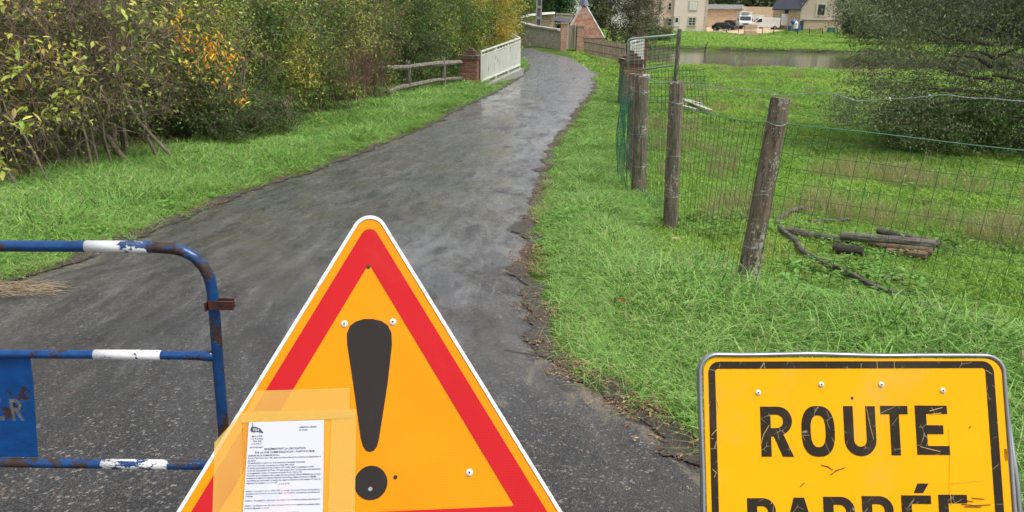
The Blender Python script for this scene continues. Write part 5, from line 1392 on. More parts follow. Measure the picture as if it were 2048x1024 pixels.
# front row
plant('shrub', 'tangled bare brown shrub with sparse yellow green leaves, leftmost of the hedge', 'shrub', hb(-60, 392, .7), (1.5, 1.2, 1.9), 1.9, 26, .017, 900, .5, 7000, .06, [(YG, 5), (YE, 2), (MG, 3)], 101, HG, gap=.05, tr=.006, spread=.4, sep=(2.0, 0.02))
plant('shrub', 'leafless brown thicket of upright stems beside the leaning trunks', 'shrub', hb(95, 362, .7), (1.3, 1.1, 1.9), 1.9, 28, .016, 1000, .5, 7000, .058, [(YG, 5), (OLV, 3), (LG, 2)], 102, HG, gap=.05, spread=.4, sep=(2.0, .08))
plant('shrub', 'multi stemmed shrub with pale leaning trunks and dense brown twigs', 'shrub', hb(225, 338, .5), (1.45, 1.1, 1.8), 2.0, 15, .034, 1500, .5, 7500, .056, [(YG, 4), (OLV, 3), (LG, 3)], 103, HG, gap=.05, spread=.32, tr=.005, sep=(2.2, .1))
plant('shrub', 'yellow green shrub with bright orange leaves on its right side', 'shrub', hb(395, 300, 1.0), (1.5, 1.3, 1.9), 1.9, 7, .03, 900, .45, 9000, .06, [(YG, 4), (LG, 4), (MG, 3), (YE, 1)], 104, HG, lowcut=.8)
plant('bramble', 'low dark green bramble bush under the orange leaves', 'bush', hb(400, 292, .4), (1.5, .9, .75), .6, 6, .012, 700, .35, 9000, .055, [(DG, 5), (MG, 3), (OLV, 2), (RD, .4)], 105, HG)
plant('shrub', 'dense green shrub with scattered yellow leaves in the middle of the hedge', 'shrub', hb(535, 265, 1.0), (1.7, 1.4, 2.0), 1.7, 8, .03, 1000, .45, 14000, .072, [(MG, 3), (DG, 2), (LG, 2), (YG, 5), (YE, 1.8)], 106, HG)
plant('shrub', 'green shrub with bare vertical stems at its foot and yellow tips', 'shrub', hb(650, 238, .8), (1.7, 1.4, 2.0), 1.9, 24, .016, 1100, .5, 12000, .072, [(OLV, 2), (MG, 3), (YG, 5), (YE, 1.8)], 107, HG, lowcut=.5, spread=.45)
plant('bramble', 'low dark ground shrub at the foot of the hedge middle', 'bush', hb(505, 272, .2), (1.1, .8, .55), .4, 6, .012, 400, .3, 5500, .05, [(DG, 4), (MG, 4)], 108, HG)
plant('shrub', 'brown shrub with a tuft of reddish dead twigs left of the rustic fence', 'shrub', hb(735, 212, .9), (1.35, 1.2, 2.0), 1.8, 22, .016, 1800, .5, 8000, .07, [(OLV, 4), (MG, 3), (YG, 3)], 109, HG, twig=surf('reddish_twig', (0.20, 0.10, 0.075), (0.12, 0.065, 0.05), .85, 6, 0), spread=.4)
plant('shrub', 'dark green ivy covered shrub behind the rustic fence', 'shrub', hb(835, 180, 1.8), (2.3, 1.6, 2.4), 1.8, 7, .03, 1100, .5, 24000, .07, [(DG, 5), (MG, 4), (YG, 1.8)], 110, HG)
plant('shrub', 'dark leafy shrub rising behind the left brick pillar', 'shrub', tuple(Vector((at(880, 160, 29.5).x, 29.5, gz(-3, 29)))), (2.0, 1.2, 2.6), 1.9, 7, .03, 1000, .5, 22000, .08, [(DG, 3), (MG, 4), (LG, 2), (YG, 2.5), (YE, 1)], 111, HG)
plant('small_tree', 'yellow and orange autumn tree leaning over the left white railing', 'tree', (at(945, 150, 34).x, 34.8, gz(-1.5, 33)), (2.2, 1.5, 3.0), 2.6, 5, .05, 1300, .55, 26000, .085, [(MG, 2), (LG, 2), (YG, 4), (YE, 5), (OR, 2.5)], 112, scale=.9)
plant('small_tree', 'yellow green shrub at the far end of the left railing', 'tree', (at(1003, 150, 37).x, 37.5, gz(-.6, 37)), (1.25, 1.5, 2.8), 2.3, 5, .04, 700, .5, 11000, .09, [(OLV, 1.5), (LG, 2), (YG, 4), (YE, 3)], 113)
# tall leafy growth behind the front row
HB = 'taller shrubs behind the hedge'
for i, (px, py, bk, rx, h, lab) in enumerate(((-170, 400, 3.2, 2.4, 2.6, 'dark leafy shrub behind the leftmost bare thicket'), (60, 365, 3.4, 2.2, 2.5, 'shaded green shrub seen through the upright brown stems'), (210, 335, 3.4, 2.2, 2.5, 'shaded green shrub behind the leaning trunks'),
        (360, 300, 4.0, 2.3, 2.6, 'dark green shrub behind the orange leaves'), (500, 270, 4.0, 2.5, 2.8, 'tall green shrub behind the hedge middle'), (640, 240, 4.0, 2.6, 2.8, 'tall green shrub behind the vertical stems'), (770, 205, 4.5, 2.8, 3.0, 'tall dark shrub behind the reddish twigs'))):
    plant('tall_shrub', lab, 'shrub', hb(px, py, bk), (rx, 1.8, h), 1.9 if i > 2 else 1.7, 6, .035, 700, .6, 9000 if i < 3 else 12000, .085, [(DG, 4), (MG, 4), (OLV, 3), (YG, 3)], 130 + i, HB)
# reddish dead twigs
def fan(p, n, L, rg, mat, name, parent, rr=.004, upw=1.6):
    tb = TB()
    for _ in range(n):
        a = np.array(tuple(p)) + rg.normal(0, .18, 3); e = a + unit(rg.normal(0, 1, 3) + np.array([0.5, 0, upw])) * L * rg.uniform(.5, 1.1); tb.add(curve(a, e, 5, .08, rg), rr * np.linspace(1.2, .3, 5), 3)
    return tb.build(name, mat, parent)
rg = np.random.default_rng(5)
dt = thing('dead_branch', 'fan of reddish brown dead twigs hanging in the hedge left of the rustic fence', 'branch', tuple(at(730, 150, 16.8)))
fan(at(722, 155, 16.8), 160, .9, rg, bpy.data.materials['reddish_twig'], 'twigs', dt)
# big leaves that can be told apart, on the two nearest shrubs: every leaf a part
def leaf_proto(name, mat):
    V = [(0, 0, 0), (.18, .14, .03), (.45, .20, .045), (.75, .12, .01), (1, 0, -.06), (.75, -.12, .01), (.45, -.20, .045), (.18, -.14, .03), (.45, 0, 0), (.75, 0, -.03)]
    Fc = [(0, 1, 8), (1, 2, 8), (2, 3, 9, 8), (3, 4, 9), (4, 5, 9), (5, 6, 8, 9), (6, 7, 8), (7, 0, 8)]
    me = bpy.data.meshes.new(name); me.from_pydata(V, [], Fc); me.materials.append(mat); return me
shr = [o for o in COL.objects if o.get('category') == 'shrub']
s1 = shr[0]; s2 = shr[2]; s3 = shr[3]; sB = shr[1]
LY = [leaf_proto('leaf', leafmat('yellow_green_leaf_%d' % i, attr=False, base=c, trans=.4)) for i, c in enumerate(((.46, .48, .09), (.34, .40, .08), (.56, .46, .12)))]
LO = [leaf_proto('leaf', leafmat('orange_leaf_%d' % i, attr=False, base=c, trans=.4)) for i, c in enumerate(((.88, .46, .05), (.82, .36, .03), (.84, .56, .09)))]
def leaves_at(px, py, Y, n, size, protos, parent, spr, rg, down=.5):
    c = np.array(tuple(at(px, py, Y)))
    tb = TB(); tb.add(curve(c + np.array([rg.normal(0, .1), .25, -.05]), c, 5, .06, rg), .0035 * np.linspace(1.2, .6, 5), 3); tw = tb.build('leaf_twig', M['twig'], parent)
    for k in range(n):
        o = bpy.data.objects.new('leaf', protos[rg.integers(0, len(protos))]); link(o, parent)
        p = c + rg.normal(0, 1, 3) * spr * np.array([1, .7, .7]); o.location = p - wloc(parent)
        d = Vector(unit(rg.normal(0, 1, 3) * np.array([1, .8, .4]) + np.array([0, -.4, -down]))); o.rotation_euler = (d.to_track_quat('X', 'Z').to_matrix() @ Matrix.Rotation(rg.uniform(-.7, .7), 3, 'X')).to_euler()
        s = size * rg.uniform(.7, 1.2); o.scale = (s, s, s)
rg = np.random.default_rng(17)
for px, py, n in ((12, 10, 6), (28, 75, 7), (5, 110, 7), (42, 150, 6), (14, 170, 5), (2, 245, 5), (45, 250, 7), (60, 242, 6), (5, 330, 9), (45, 200, 6), (30, 118, 6)):
    leaves_at(px, py, 8.3, n, .125, LY, s1, .07, rg)
for px, py, n in ((78, 5, 7), (75, 88, 8), (95, 100, 5), (118, 135, 6), (55, 128, 4), (100, 218, 5), (140, 120, 6)):
    leaves_at(px, py, 8.9, n, .12, LY, sB, .07, rg)
for px, py, n in ((145, 100, 9), (165, 125, 10), (150, 152, 8), (170, 160, 9), (140, 185, 10), (165, 190, 9), (235, 28, 9), (262, 12, 6), (258, 62, 7), (163, 230, 7), (285, 178, 6), (262, 132, 5), (180, 80, 6), (240, 92, 3)):
    leaves_at(px, py, 9.4, n, .115, LY, s2, .075, rg)
for px, py, n in ((300, 62, 12), (320, 30, 12), (345, 12, 10), (310, 95, 10), (400, 60, 9), (330, 118, 9), (420, 30, 8), (390, 145, 9), (375, 20, 10), (440, 10, 8), (300, 20, 9)):
    leaves_at(px, py, 9.9, n, .095, LY, s3, .11, rg)
for px, py, n in ((365, 30, 16), (352, 48, 12), (362, 78, 14), (382, 80, 14), (405, 100, 12), (425, 75, 22), (432, 95, 22), (440, 110, 22), (450, 118, 18), (415, 108, 14), (460, 108, 8), (440, 160, 9), (490, 205, 8), (400, 130, 14), (455, 150, 12), (470, 185, 10), (380, 110, 10)):
    leaves_at(px, py, 10.0, n, .075, LO, s3, .085, rg, down=.8)

# --- trees right of the lane
p = gp(1985, 300)
al = plant('alder_tree', 'large dark green tree with drooping branches at the right edge over the meadow', 'tree', (p.x, p.y, gz(p.x, p.y)), (3.5, 3.0, 3.6), 3.1, 1, .13, 4200, .38, 32000, .06, [(DG, 2), ((.19, .24, .12), 9), (OLV, 3), (MG, 1.5)], 201, bark=M['dark_bark'], twig=M['dark_bark'], droop=.5, trunkname='trunk', gap=.22, tr=.006, lowcut=.15)
for (a, b_) in (((1985, 118), (2060, 78)), ((1985, 115), (1940, 90)), ((1984, 135), (1900, 100)), ((1984, 160), (1870, 120)), ((1984, 185), (1790, 165)), ((1984, 200), (1760, 215)), ((1985, 215), (1690, 240)), ((1985, 150), (2080, 165)), ((1985, 90), (1840, 40)), ((1985, 60), (1790, 20))):
    A_ = np.array(tuple(at(*a, p.y))); B_ = np.array(tuple(at(*b_, p.y - rg.uniform(-.6, 1.2)))); tb = TB(); P = curve(A_, B_, 10, .04, rg); P[:, 2] -= np.linspace(0, 1, 10) ** 2 * .12; tb.add(P, .032 * np.linspace(1.2, .2, 10), 6); tb.build('branch', M['dark_bark'], al)
TW = []
n = 9000; C = []; rgx = np.random.default_rng(31)
for (px, py, w, h, k) in ((1760, 170, 60, 22, 900), (1700, 205, 50, 16, 800), (1690, 235, 38, 14, 500), (1780, 235, 70, 22, 1300), (1850, 255, 70, 24, 1300), (1830, 200, 70, 28, 1500), (1790, 100, 50, 30, 900), (1760, 40, 60, 30, 1300), (1720, 12, 40, 16, 700), (1860, 60, 80, 50, 1500), (1930, 262, 70, 24, 1200), (1830, 282, 50, 12, 500)):
    for _ in range(k): C.append(tuple(at(px + rgx.normal() * w * .6, py + rgx.normal() * h * .6, p.y + rgx.normal() * .9 - .3)))
C = np.array(C); leaf_mesh('foliage', C, rgx.normal(0, 1, C.shape) + np.array([0, 0, -.9]), .056 * rgx.uniform(.6, 1.2, len(C)), palette(C, [(DG, 2), ((.19, .24, .12), 9), (OLV, 3)], rgx), al, rgx)
plant('bush', 'dark nettles and brambles around the trunk of the large right tree', 'bush', (p.x - .3, p.y - .5, gz(p.x, p.y)), (2.6, 1.2, .75), .45, 8, .012, 700, .35, 12000, .07, [(DG, 4), (MG, 4), (LG, 1.5)], 202)
def far_tree(name, label, px, py, Y, rad, zc, nl, lsz, pal, seed, ntw=500, sr=.2, nst=1, **kw):
    q = at(px, py, Y); return plant(name, label, 'tree', (q.x, Y, gz(q.x, Y)), rad, zc, nst, sr, ntw, rad[0] * .35, nl, lsz, pal, seed, bark=M['dark_bark'], twig=M['dark_bark'], trunkname='trunk', scale=.4, tr=.02, **kw)
GREY = (.15, .155, .10)
far_tree('tree', 'twiggy brownish tree behind the brick pyramid roof', 1252, 92, 63, (2.7, 2.0, 4.2), 3.2, 9000, .15, [(GREY, 5), (OLV, 3), (BR, 1.5)], 211, nst=4, sr=.07, lowcut=.3)
far_tree('bush', 'low spreading dark shrub by the pond, left of the pink house', 1300, 70, 80, (2.6, 2, 1.1), .7, 5000, .2, [(DG, 4), (OLV, 3), (MG, 2)], 212, nst=5, sr=.05)
far_tree('tree', 'sparse twiggy tree before the white house', 1283, 60, 105, (3.2, 3, 4.5), 4.6, 3200, .2, [(GREY, 4), (BR, 4)], 213, nst=2, sr=.12, ntw=900, lowcut=1.0)
far_tree('tree', 'broad dark tree with bare trunk on the far pond bank', 1766, 86, 84, (5.0, 4, 4.2), 5.2, 16000, .26, [(DG, 4), (GREY, 5), (OLV, 2)], 214, lowcut=.9, ntw=900)
for i, (px, Y, r_, lab) in enumerate(((1880, 90, 6.5, 'dark tree behind the crown of the right tree'), (2040, 88, 6.5, 'dark tree at the far right behind the pond'), (2230, 86, 7, 'dark tree outside the right edge'), (1735, 112, 5.5, 'dark green tree beyond the mustard coloured box'), (1820, 108, 6, 'dark tree beyond the right end of the pond'))):
    far_tree('tree', lab, px, 95, Y, (r_, 4.5, 5.0), 4.2, 13000, .3, [(DG, 5), (GREY, 4), (OLV, 2)], 220 + i)
# trees beyond the wall at the top of the lane
far_tree('tree', 'yellow green tree above the garden wall left of the concrete pole', 1044, 60, 74, (1.6, 2, 3.2), 4.0, 5000, .2, [(YG, 4), (LG, 3), (MG, 3)], 231)
far_tree('tree', 'deep green conifer right of the concrete pole', 1112, 50, 84, (3.0, 2.5, 5.0), 4.4, 14000, .2, [((.03, .10, .035), 6), (DG, 4)], 232)
far_tree('tree', 'dark tree behind the concrete pole', 1072, 50, 90, (3.0, 2.5, 5.0), 4.2, 12000, .22, [(DG, 6), (MG, 2), (OLV, 2)], 233)
far_tree('tree', 'green tree behind the autumn tree of the left railing', 990, 60, 60, (3.0, 2.5, 4.0), 3.6, 9000, .2, [(DG, 4), (MG, 4), (OLV, 2)], 234)
# far woodland: one mass on the hillside and beyond the hedge
WL = leafmat('woodland_leaf', attr=False, base=(.10, .125, .06), trans=.15)
def crownp(seed):
    r = np.random.default_rng(seed); n = 420; V = []; Fc = []
    P = unit(r.normal(0, 1, (n, 3))) * r.uniform(.4, 1, (n, 1)) ** .5 * np.array([1, 1, 1.1]) + np.array([0, 0, .9])
    for p_ in P:
        a = unit(r.normal(0, 1, 3)); b2 = unit(np.cross(a, r.normal(0, 1, 3))); s = r.uniform(.09, .17); k = len(V)
        V += [tuple(p_ - a * s), tuple(p_ + b2 * s * .6), tuple(p_ + a * s), tuple(p_ - b2 * s * .6)]; Fc.append((k, k + 1, k + 2, k + 3))
    me = bpy.data.meshes.new('crown_%d' % seed); me.from_pydata(V, [], Fc); me.materials.append(WL); return bpy.data.objects.new('crown_%d' % seed, me)
rg = np.random.default_rng(77)
x = np.r_[rg.uniform(-90, 190, 700), rg.uniform(-75, -16, 260)]; y = np.r_[rg.uniform(172, 235, 700), rg.uniform(28, 170, 260)]
ok = ~((np.abs(x - y * 0.02) < 6) & (y < 172)); x, y = x[ok], y[ok]; n = len(x)
z = g(x, y) - .3; s = rg.uniform(2.6, 5.0, n)
scatter('far_woodland', np.stack([x, y, z], 1), np.stack([0 * x, 0 * x, rg.uniform(0, 6.28, n)], 1), np.stack([s, s, s * rg.uniform(.9, 1.5, n)], 1), rg.integers(0, 4, n), rg.uniform(0, 1, n), [crownp(i) for i in range(4)], 'dark woodland on the hillside behind the houses')
# ------------------------------------------------------------------ walls and buildings at the top of the lane
def quadwall(name, pts_top, pts_bot, thick, mat, parent=None):
    """upright wall through world points (top and bottom polylines), given thickness backwards"""
    n = len(pts_top); V = []
    for k in (0, thick): V += [(p.x, p.y + k, p.z) for p in pts_bot] + [(p.x, p.y + k, p.z) for p in pts_top]
    Fc = []
    for i in range(n - 1):
        Fc += [(i, i + 1, n + i + 1, n + i), (2 * n + i, 2 * n + i + 1, 3 * n + i + 1, 3 * n + i), (n + i, n + i + 1, 3 * n + i + 1, 3 * n + i)]
    Fc += [(0, n, 3 * n, 2 * n), (n - 1, 2 * n - 1, 4 * n - 1, 3 * n - 1)]
    return MB().add(V, Fc).build(name, mat, parent)

def masonry(name, c1, c2, cm, scale, rough=.9):
    mt, nt, b = newmat(name); v = coords(nt, 'World', (1, 1, 1.5))
    vo = N(nt, 'ShaderNodeTexVoronoi', Scale=scale); nt.links.new(v, vo.inputs['Vector']); ve = N(nt, 'ShaderNodeTexVoronoi', Scale=scale); ve.feature = 'DISTANCE_TO_EDGE'; nt.links.new(v, ve.inputs['Vector'])
    sp = nt.nodes.new('ShaderNodeSeparateColor'); nt.links.new(vo.outputs['Color'], sp.inputs[0])
    c = mixc(nt, sp.outputs[0], c1, c2); c = mixc(nt, ramp(nt, ve.outputs['Distance'], [(.02, 1), (.09, 0)]), c, cm)
    c = mixc(nt, ramp(nt, noi(nt, v, .7, 4), [(.5, 0), (.8, .3)]), c, tuple(x * .6 for x in c2))
    nt.links.new(c, b.inputs['Base Color']); b.inputs['Roughness'].default_value = rough; bump(nt, b, ramp(nt, ve.outputs['Distance'], [(0, 0), (.12, 1)]), .03); return mt
RUB = masonry('rubble_stone', (.66, .57, .48), (.42, .36, .30), (.68, .60, .51), 4.5)
RUBT = masonry('tan_stone', (.62, .48, .32), (.48, .37, .25), (.56, .46, .34), 2.6)
def brickmat(name, c1, c2, cm):
    mt, nt, b = newmat(name); tc = nt.nodes.new('ShaderNodeNewGeometry'); sx = nt.nodes.new('ShaderNodeSeparateXYZ'); nt.links.new(tc.outputs['Position'], sx.inputs[0])
    cb_ = nt.nodes.new('ShaderNodeCombineXYZ'); nt.links.new(math_(nt, 'ADD', sx.outputs[0], math_(nt, 'MULTIPLY', sx.outputs[1], .9)), cb_.inputs[0]); nt.links.new(sx.outputs[2], cb_.inputs[1])
    bt = N(nt, 'ShaderNodeTexBrick'); bt.inputs['Scale'].default_value = 1; bt.inputs['Brick Width'].default_value = .23; bt.inputs['Row Height'].default_value = .085; bt.inputs['Mortar Size'].default_value = .012
    bt.inputs['Color1'].default_value = (*c1, 1); bt.inputs['Color2'].default_value = (*c2, 1); bt.inputs['Mortar'].default_value = (*cm, 1); nt.links.new(cb_.outputs[0], bt.inputs[0])
    v = coords(nt, 'World'); c = mixc(nt, ramp(nt, noi(nt, v, 2.2, 6, .7), [(.46, 0), (.62, .75)]), bt.outputs[0], (.50, .37, .28)); c = mixc(nt, ramp(nt, noi(nt, v, 6, 4, .7), [(.58, 0), (.66, .8)]), c, (.10, .06, .05))
    nt.links.new(c, b.inputs['Base Color']); b.inputs['Roughness'].default_value = .9; bump(nt, b, bt.outputs['Fac'], .01, -1); return mt
BRK = brickmat('old_brick', (.46, .15, .08), (.24, .08, .055), (.50, .42, .34))
COPE = surf('coping', (.50, .47, .42), (.30, .28, .25), .85, 2, .004)
def down(p, z=None): return Vector((p.x, p.y, gz(p.x, p.y) - .3 if z is None else z))
# low rubble wall with coping
def LW(px, py): t = (px - 1015) / 107; return at(px, py, 61 - 6.5 * t)
lw = thing('low_garden_wall', 'low rubble stone wall with grey coping behind the concrete pole', 'wall', tuple(down(LW(1070, 80), -.6)))
tops = [LW(1008, 38), LW(1040, 46), LW(1069, 54), LW(1095, 58), LW(1122, 62)]
quadwall('wall', tops, [down(p) for p in tops], .4, RUB, lw)
for a, b_ in zip(tops, tops[1:]):
    off = Vector((0, .2, .06)); mb = MB(); mb.beam(a + off, b_ + off - (b_ - a).normalized() * .02, .55, .12); mb.build('coping_stone', COPE, lw)
# taller building wall with curved coping
def TW_(px, py): return at(px, py, 66)
tw = thing('curved_wall', 'taller tan wall with pale curved coping rising behind the low rubble wall', 'wall', tuple(down(TW_(1080, 60), -.6)))
ct = [(1026, 43), (1033, 40), (1045, 36), (1060, 33), (1075, 31), (1092, 29.5), (1110, 28.5)]; tops = [TW_(*q) for q in ct]
quadwall('wall', tops, [down(p) for p in tops], .4, RUBT, tw)
mb = MB(); up_ = [TW_(px, py - 5) for px, py in ct]; n = len(ct); V = []
for dy in (-.25, .75): V += [(p.x, p.y + dy, p.z + .02) for p in tops] + [(p.x, p.y + dy * .7 + .2, p.z) for p in up_]
Fc = []
for i in range(n - 1): Fc += [(i, i + 1, n + i + 1, n + i), (2 * n + i, 2 * n + i + 1, 3 * n + i + 1, 3 * n + i), (n + i, n + i + 1, 3 * n + i + 1, 3 * n + i), (i, i + 1, 2 * n + i + 1, 2 * n + i)]
mb.add(V, Fc); mb.build('curved_coping', surf('pale_coping', (.62, .61, .58), (.45, .44, .42), .8, 1.5, .003), tw)
tops = [at(1112, 29, 64), at(1145, 31, 64)]; quadwall('wing_wall', tops, [down(p) for p in tops], .4, RUBT, tw); mb = MB(); mb.beam(tops[0] + Vector((0, .2, .07)), tops[1] + Vector((0, .2, .07)), .5, .12); mb.build('coping', COPE, tw)
# lean-to with window between wall and gate
lt = thing('lean_to', 'dark roofed lean-to with white framed window beside the brick gate', 'shed', tuple(down(at(1125, 60, 60), -.6)))
quadwall('wall', [at(1110, 47, 61), at(1140, 49, 61)], [down(at(1110, 50, 61)), down(at(1140, 50, 61))], .3, RUBT, lt)
mb = MB(); a = at(1108, 44, 59.5); b_ = at(1140, 49, 59.5); c_ = at(1140, 40, 62.5); d_ = at(1108, 38, 62.5); mb.prism([a, b_, c_, d_], (0, 0, 0), (0, 0, .12)); mb.build('roof', M['slate'], lt)
w0 = at(1112, 50, 60.6); w1 = at(1122, 57, 60.6); mb = MB(); mb.box(((w0.x + w1.x) / 2, 60.6, (w0.z + w1.z) / 2), (w1.x - w0.x, .1, w0.z - w1.z)); fr = mb.build('window_frame', M['white_paint'], lt)
mb = MB(); mb.box(((w0.x + w1.x) / 2, 60.54, (w0.z + w1.z) / 2), ((w1.x - w0.x) * .78, .04, (w0.z - w1.z) * .8)); mb.build('pane', M['window_glass'], fr)
# brick gateway: two piers and a wooden door
YG_ = 53.0
gw = thing('brick_gateway', 'red brick gate piers with pale wooden door below the pyramid roof', 'gateway', tuple(down(at(1145, 100, YG_), -.7)))
def pier(px0, px1, pyt, pyb, name='pier'):
    a = at(px0, pyt, YG_); b_ = at(px1, pyt + .4, YG_); quadwall(name, [a, b_], [down(a), down(b_)], .6, BRK, gw)
    mb = MB(); mb.box(((a.x + b_.x) / 2, YG_ + .3, (a.z + b_.z) / 2 + .05), (abs(b_.x - a.x) + .08, .7, .10)); mb.build('pier_cap', BRK, gw)
pier(1122.5, 1135, 48, 97); pier(1155, 1168, 53, 103)
DW = surf('bleached_wood', (.40, .34, .27), (.26, .21, .17), .85, 3, .004, stretch=(3, 3, .4))
a = at(1136.5, 50, YG_ + .25); b_ = at(1149, 96, YG_ + .25); wd = (b_.x - a.x) / 5
dr = None
mb = MB(); mb.box(((a.x + b_.x) / 2, YG_ + .31, (a.z + b_.z) / 2), (b_.x - a.x, .04, a.z - b_.z)); dr = mb.build('door', DW, gw)
for i in range(5): mb = MB(); mb.box((a.x + wd * (i + .5), YG_ + .27, (a.z + b_.z) / 2), (wd - .015, .03, a.z - b_.z - .02)); mb.build('plank', DW, dr)
for px in (1135.8, 1151.5): q0 = at(px, 47, YG_ + .2); mb = MB(); mb.box((q0.x, q0.y, (q0.z + b_.z) / 2), (.10, .1, q0.z - b_.z + .1)); mb.build('gate_post', surf('grey_white_wood', (.52, .50, .45), (.38, .36, .32), .8, 3, 0), gw)
c_ = at(1153, 75, YG_ + .3); mb = MB(); mb.box((c_.x, c_.y, c_.z), (.10, .06, 1.7)); mb.build('door_leaf', DW, gw)
# pyramid roofed brick pavilion
YP = 55.5
ax = at(1168, 7, YP + 1.5); lb = at(1128, 75, YP); rbp = at(1208.5, 76, YP); zb_ = (lb.z + rbp.z) / 2; D_ = rbp.x - lb.x
pv = thing('brick_pavilion', 'small pavilion with steep red brick pyramid roof and zinc finial', 'pavilion', tuple(down(at(1168, 90, YP), -.7)))
x0_, x1_ = lb.x, rbp.x; apx = (ax.x, YP + D_ / 2, ax.z)
# a steep pyramid in stepped brick courses, each course proud of the one above
mb = MB(); nc = 30
for i in range(nc):
    t0 = i / nc; t1 = (i + 1) / nc; w0 = 1 - t0 * .97; hw = D_ / 2 * w0; cx_ = (x0_ + x1_) / 2 * (1 - t0) + apx[0] * t0
    mb.box((cx_, YP + D_ / 2, zb_ + (apx[2] - zb_) * (t0 + t1) / 2), (2 * hw, 2 * hw, (apx[2] - zb_) / nc * 1.02 + (.004 if i % 2 else 0)))
mb.build('roof', BRK, pv)
mb = MB(); mb.box(((x0_ + x1_) / 2, YP + D_ / 2, (zb_ + gz(x0_, YP) - .3) / 2), (D_ - .12, D_ - .12, zb_ - gz(x0_, YP) + .3)); mb.build('wall', BRK, pv)
for sx in (-1, 1):
    mb = MB(); e = Vector(((x0_ + x1_) / 2 + sx * D_ / 2, YP, zb_)); mb.beam(e, Vector((apx[0] + sx * .1, YP + D_ / 2 - .1, apx[2] - .1)), .14, .10); mb.build('coping', COPE, pv)
mb = MB(); z_ = apx[2] - .15; mb.tube([(apx[0], apx[1], z_), (apx[0], apx[1], z_ + .75), (apx[0], apx[1], z_ + .9)], [.42, .06, .02], 4); mb.build('zinc_finial', surf('zinc', (.16, .19, .25), (.12, .14, .19), .4, 3, 0), pv)
# reed and batten fence down to the bridge
REED = surf('reed', (.33, .26, .19), (.20, .15, .11), .9, 5, 0, objvar=.5)
rfn = thing('reed_fence', 'brown reed and batten fence running from the brick pavilion toward the bridge', 'fence', tuple(down(at(1210, 110, 46), -.7)))
def RF(px, py): t = (px - 1168) / 84; return at(px, py, 51 - 15 * t)
for i in range(84):
    px = 1168.5 + i * .99 + random.uniform(-.2, .2); t = (px - 1168) / 84; yt = 74 + 14 * t + random.uniform(-2, 2) + (3 if px < 1207 else 0); yb = 104 + 17 * t
    a = RF(px, yt); b_ = RF(px, yb + 3); mb = MB(); mb.beam(a, b_, .035 + .012 * random.random(), .03, up=Vector((0, 1, 0))); mb.build('batten', REED, rfn)
for y_ in (0.2, 0.75):
    mb = MB(); mb.beam(RF(1168, 78 + 28 * y_) + Vector((0, .05, 0)), RF(1251, 92 + 30 * y_) + Vector((0, .05, 0)), .04, .07); mb.build('rail', REED, rfn)
mb = MB(); mb.beam(RF(1207.5, 86), RF(1207.5, 117), .10, .10, up=Vector((0, 1, 0))); mb.build('white_post', surf('pale_post', (.50, .46, .38), (.40, .36, .30), .8, 3, 0), rfn)

# --- concrete utility pole and the thin wooden pole
up = thing('utility_pole', 'grey concrete utility pole with recessed panels beside the low rubble wall', 'utility pole', tuple(down(at(1075, 80, 59), -.5)))
pb_ = at(1075.5, 84, 59); pt_ = at(1078, 0, 59); Hp = 9.0; dirp = Vector((0.012, 0, 1)); zb0 = pb_.z - .3
def poleX(z): return pb_.x + (z - pb_.z) * .006
ppm = F / ((pb_ - CAM).dot(FWD)); w0 = 13.0 / ppm; w1 = w0 * .55
def pw(z): return w0 + (w1 - w0) * (z - zb0) / Hp
for sx in (-1, 1):
    mb = MB(); zz = [zb0, zb0 + Hp]; V = []
    for z in zz:
        w = pw(z); xo = poleX(z) + sx * w * .5; xi = poleX(z) + sx * w * .30; V += [(min(xo, xi), 58.85, z), (max(xo, xi), 58.85, z), (max(xo, xi), 59.15, z), (min(xo, xi), 59.15, z)]
    mb.add(V, [(0, 1, 5, 4), (1, 2, 6, 5), (2, 3, 7, 6), (3, 0, 4, 7), (4, 5, 6, 7), (0, 3, 2, 1)]); mb.build('flange', M['concrete'], up)
z = zb0
mb = MB(); w = pw(zb0 + Hp / 2)
V = []
for z in (zb0, zb0 + Hp): w = pw(z) * .30; V += [(poleX(z) - w, 58.98, z), (poleX(z) + w, 58.98, z), (poleX(z) + w, 59.02, z), (poleX(z) - w, 59.02, z)]
mb.add(V, [(0, 1, 5, 4), (1, 2, 6, 5), (2, 3, 7, 6), (3, 0, 4, 7), (4, 5, 6, 7), (0, 3, 2, 1)]); mb.build('web', surf('recess_shade_concrete', (.20, .20, .18), (.13, .13, .12), .9, 3, .003), up)  # shade of the recessed panels painted as a darker tone of the concrete
z = zb0 + .5
while z < zb0 + Hp - .2:
    w = pw(z) * .6; mb = MB(); mb.box((poleX(z), 59, z), (w, .26, .20)); mb.build('cross_bar', M['concrete'], up); z += .78
wp = MB().tube([down(at(1102, 25, 92)), at(1102, 20, 92), at(1102.5, -60, 92)], [.16, .15, .12], 8).build('wooden_pole', M['dark_bark']); tag(wp, 'thin dark wooden utility pole right of the concrete pole, farther away', 'utility pole')

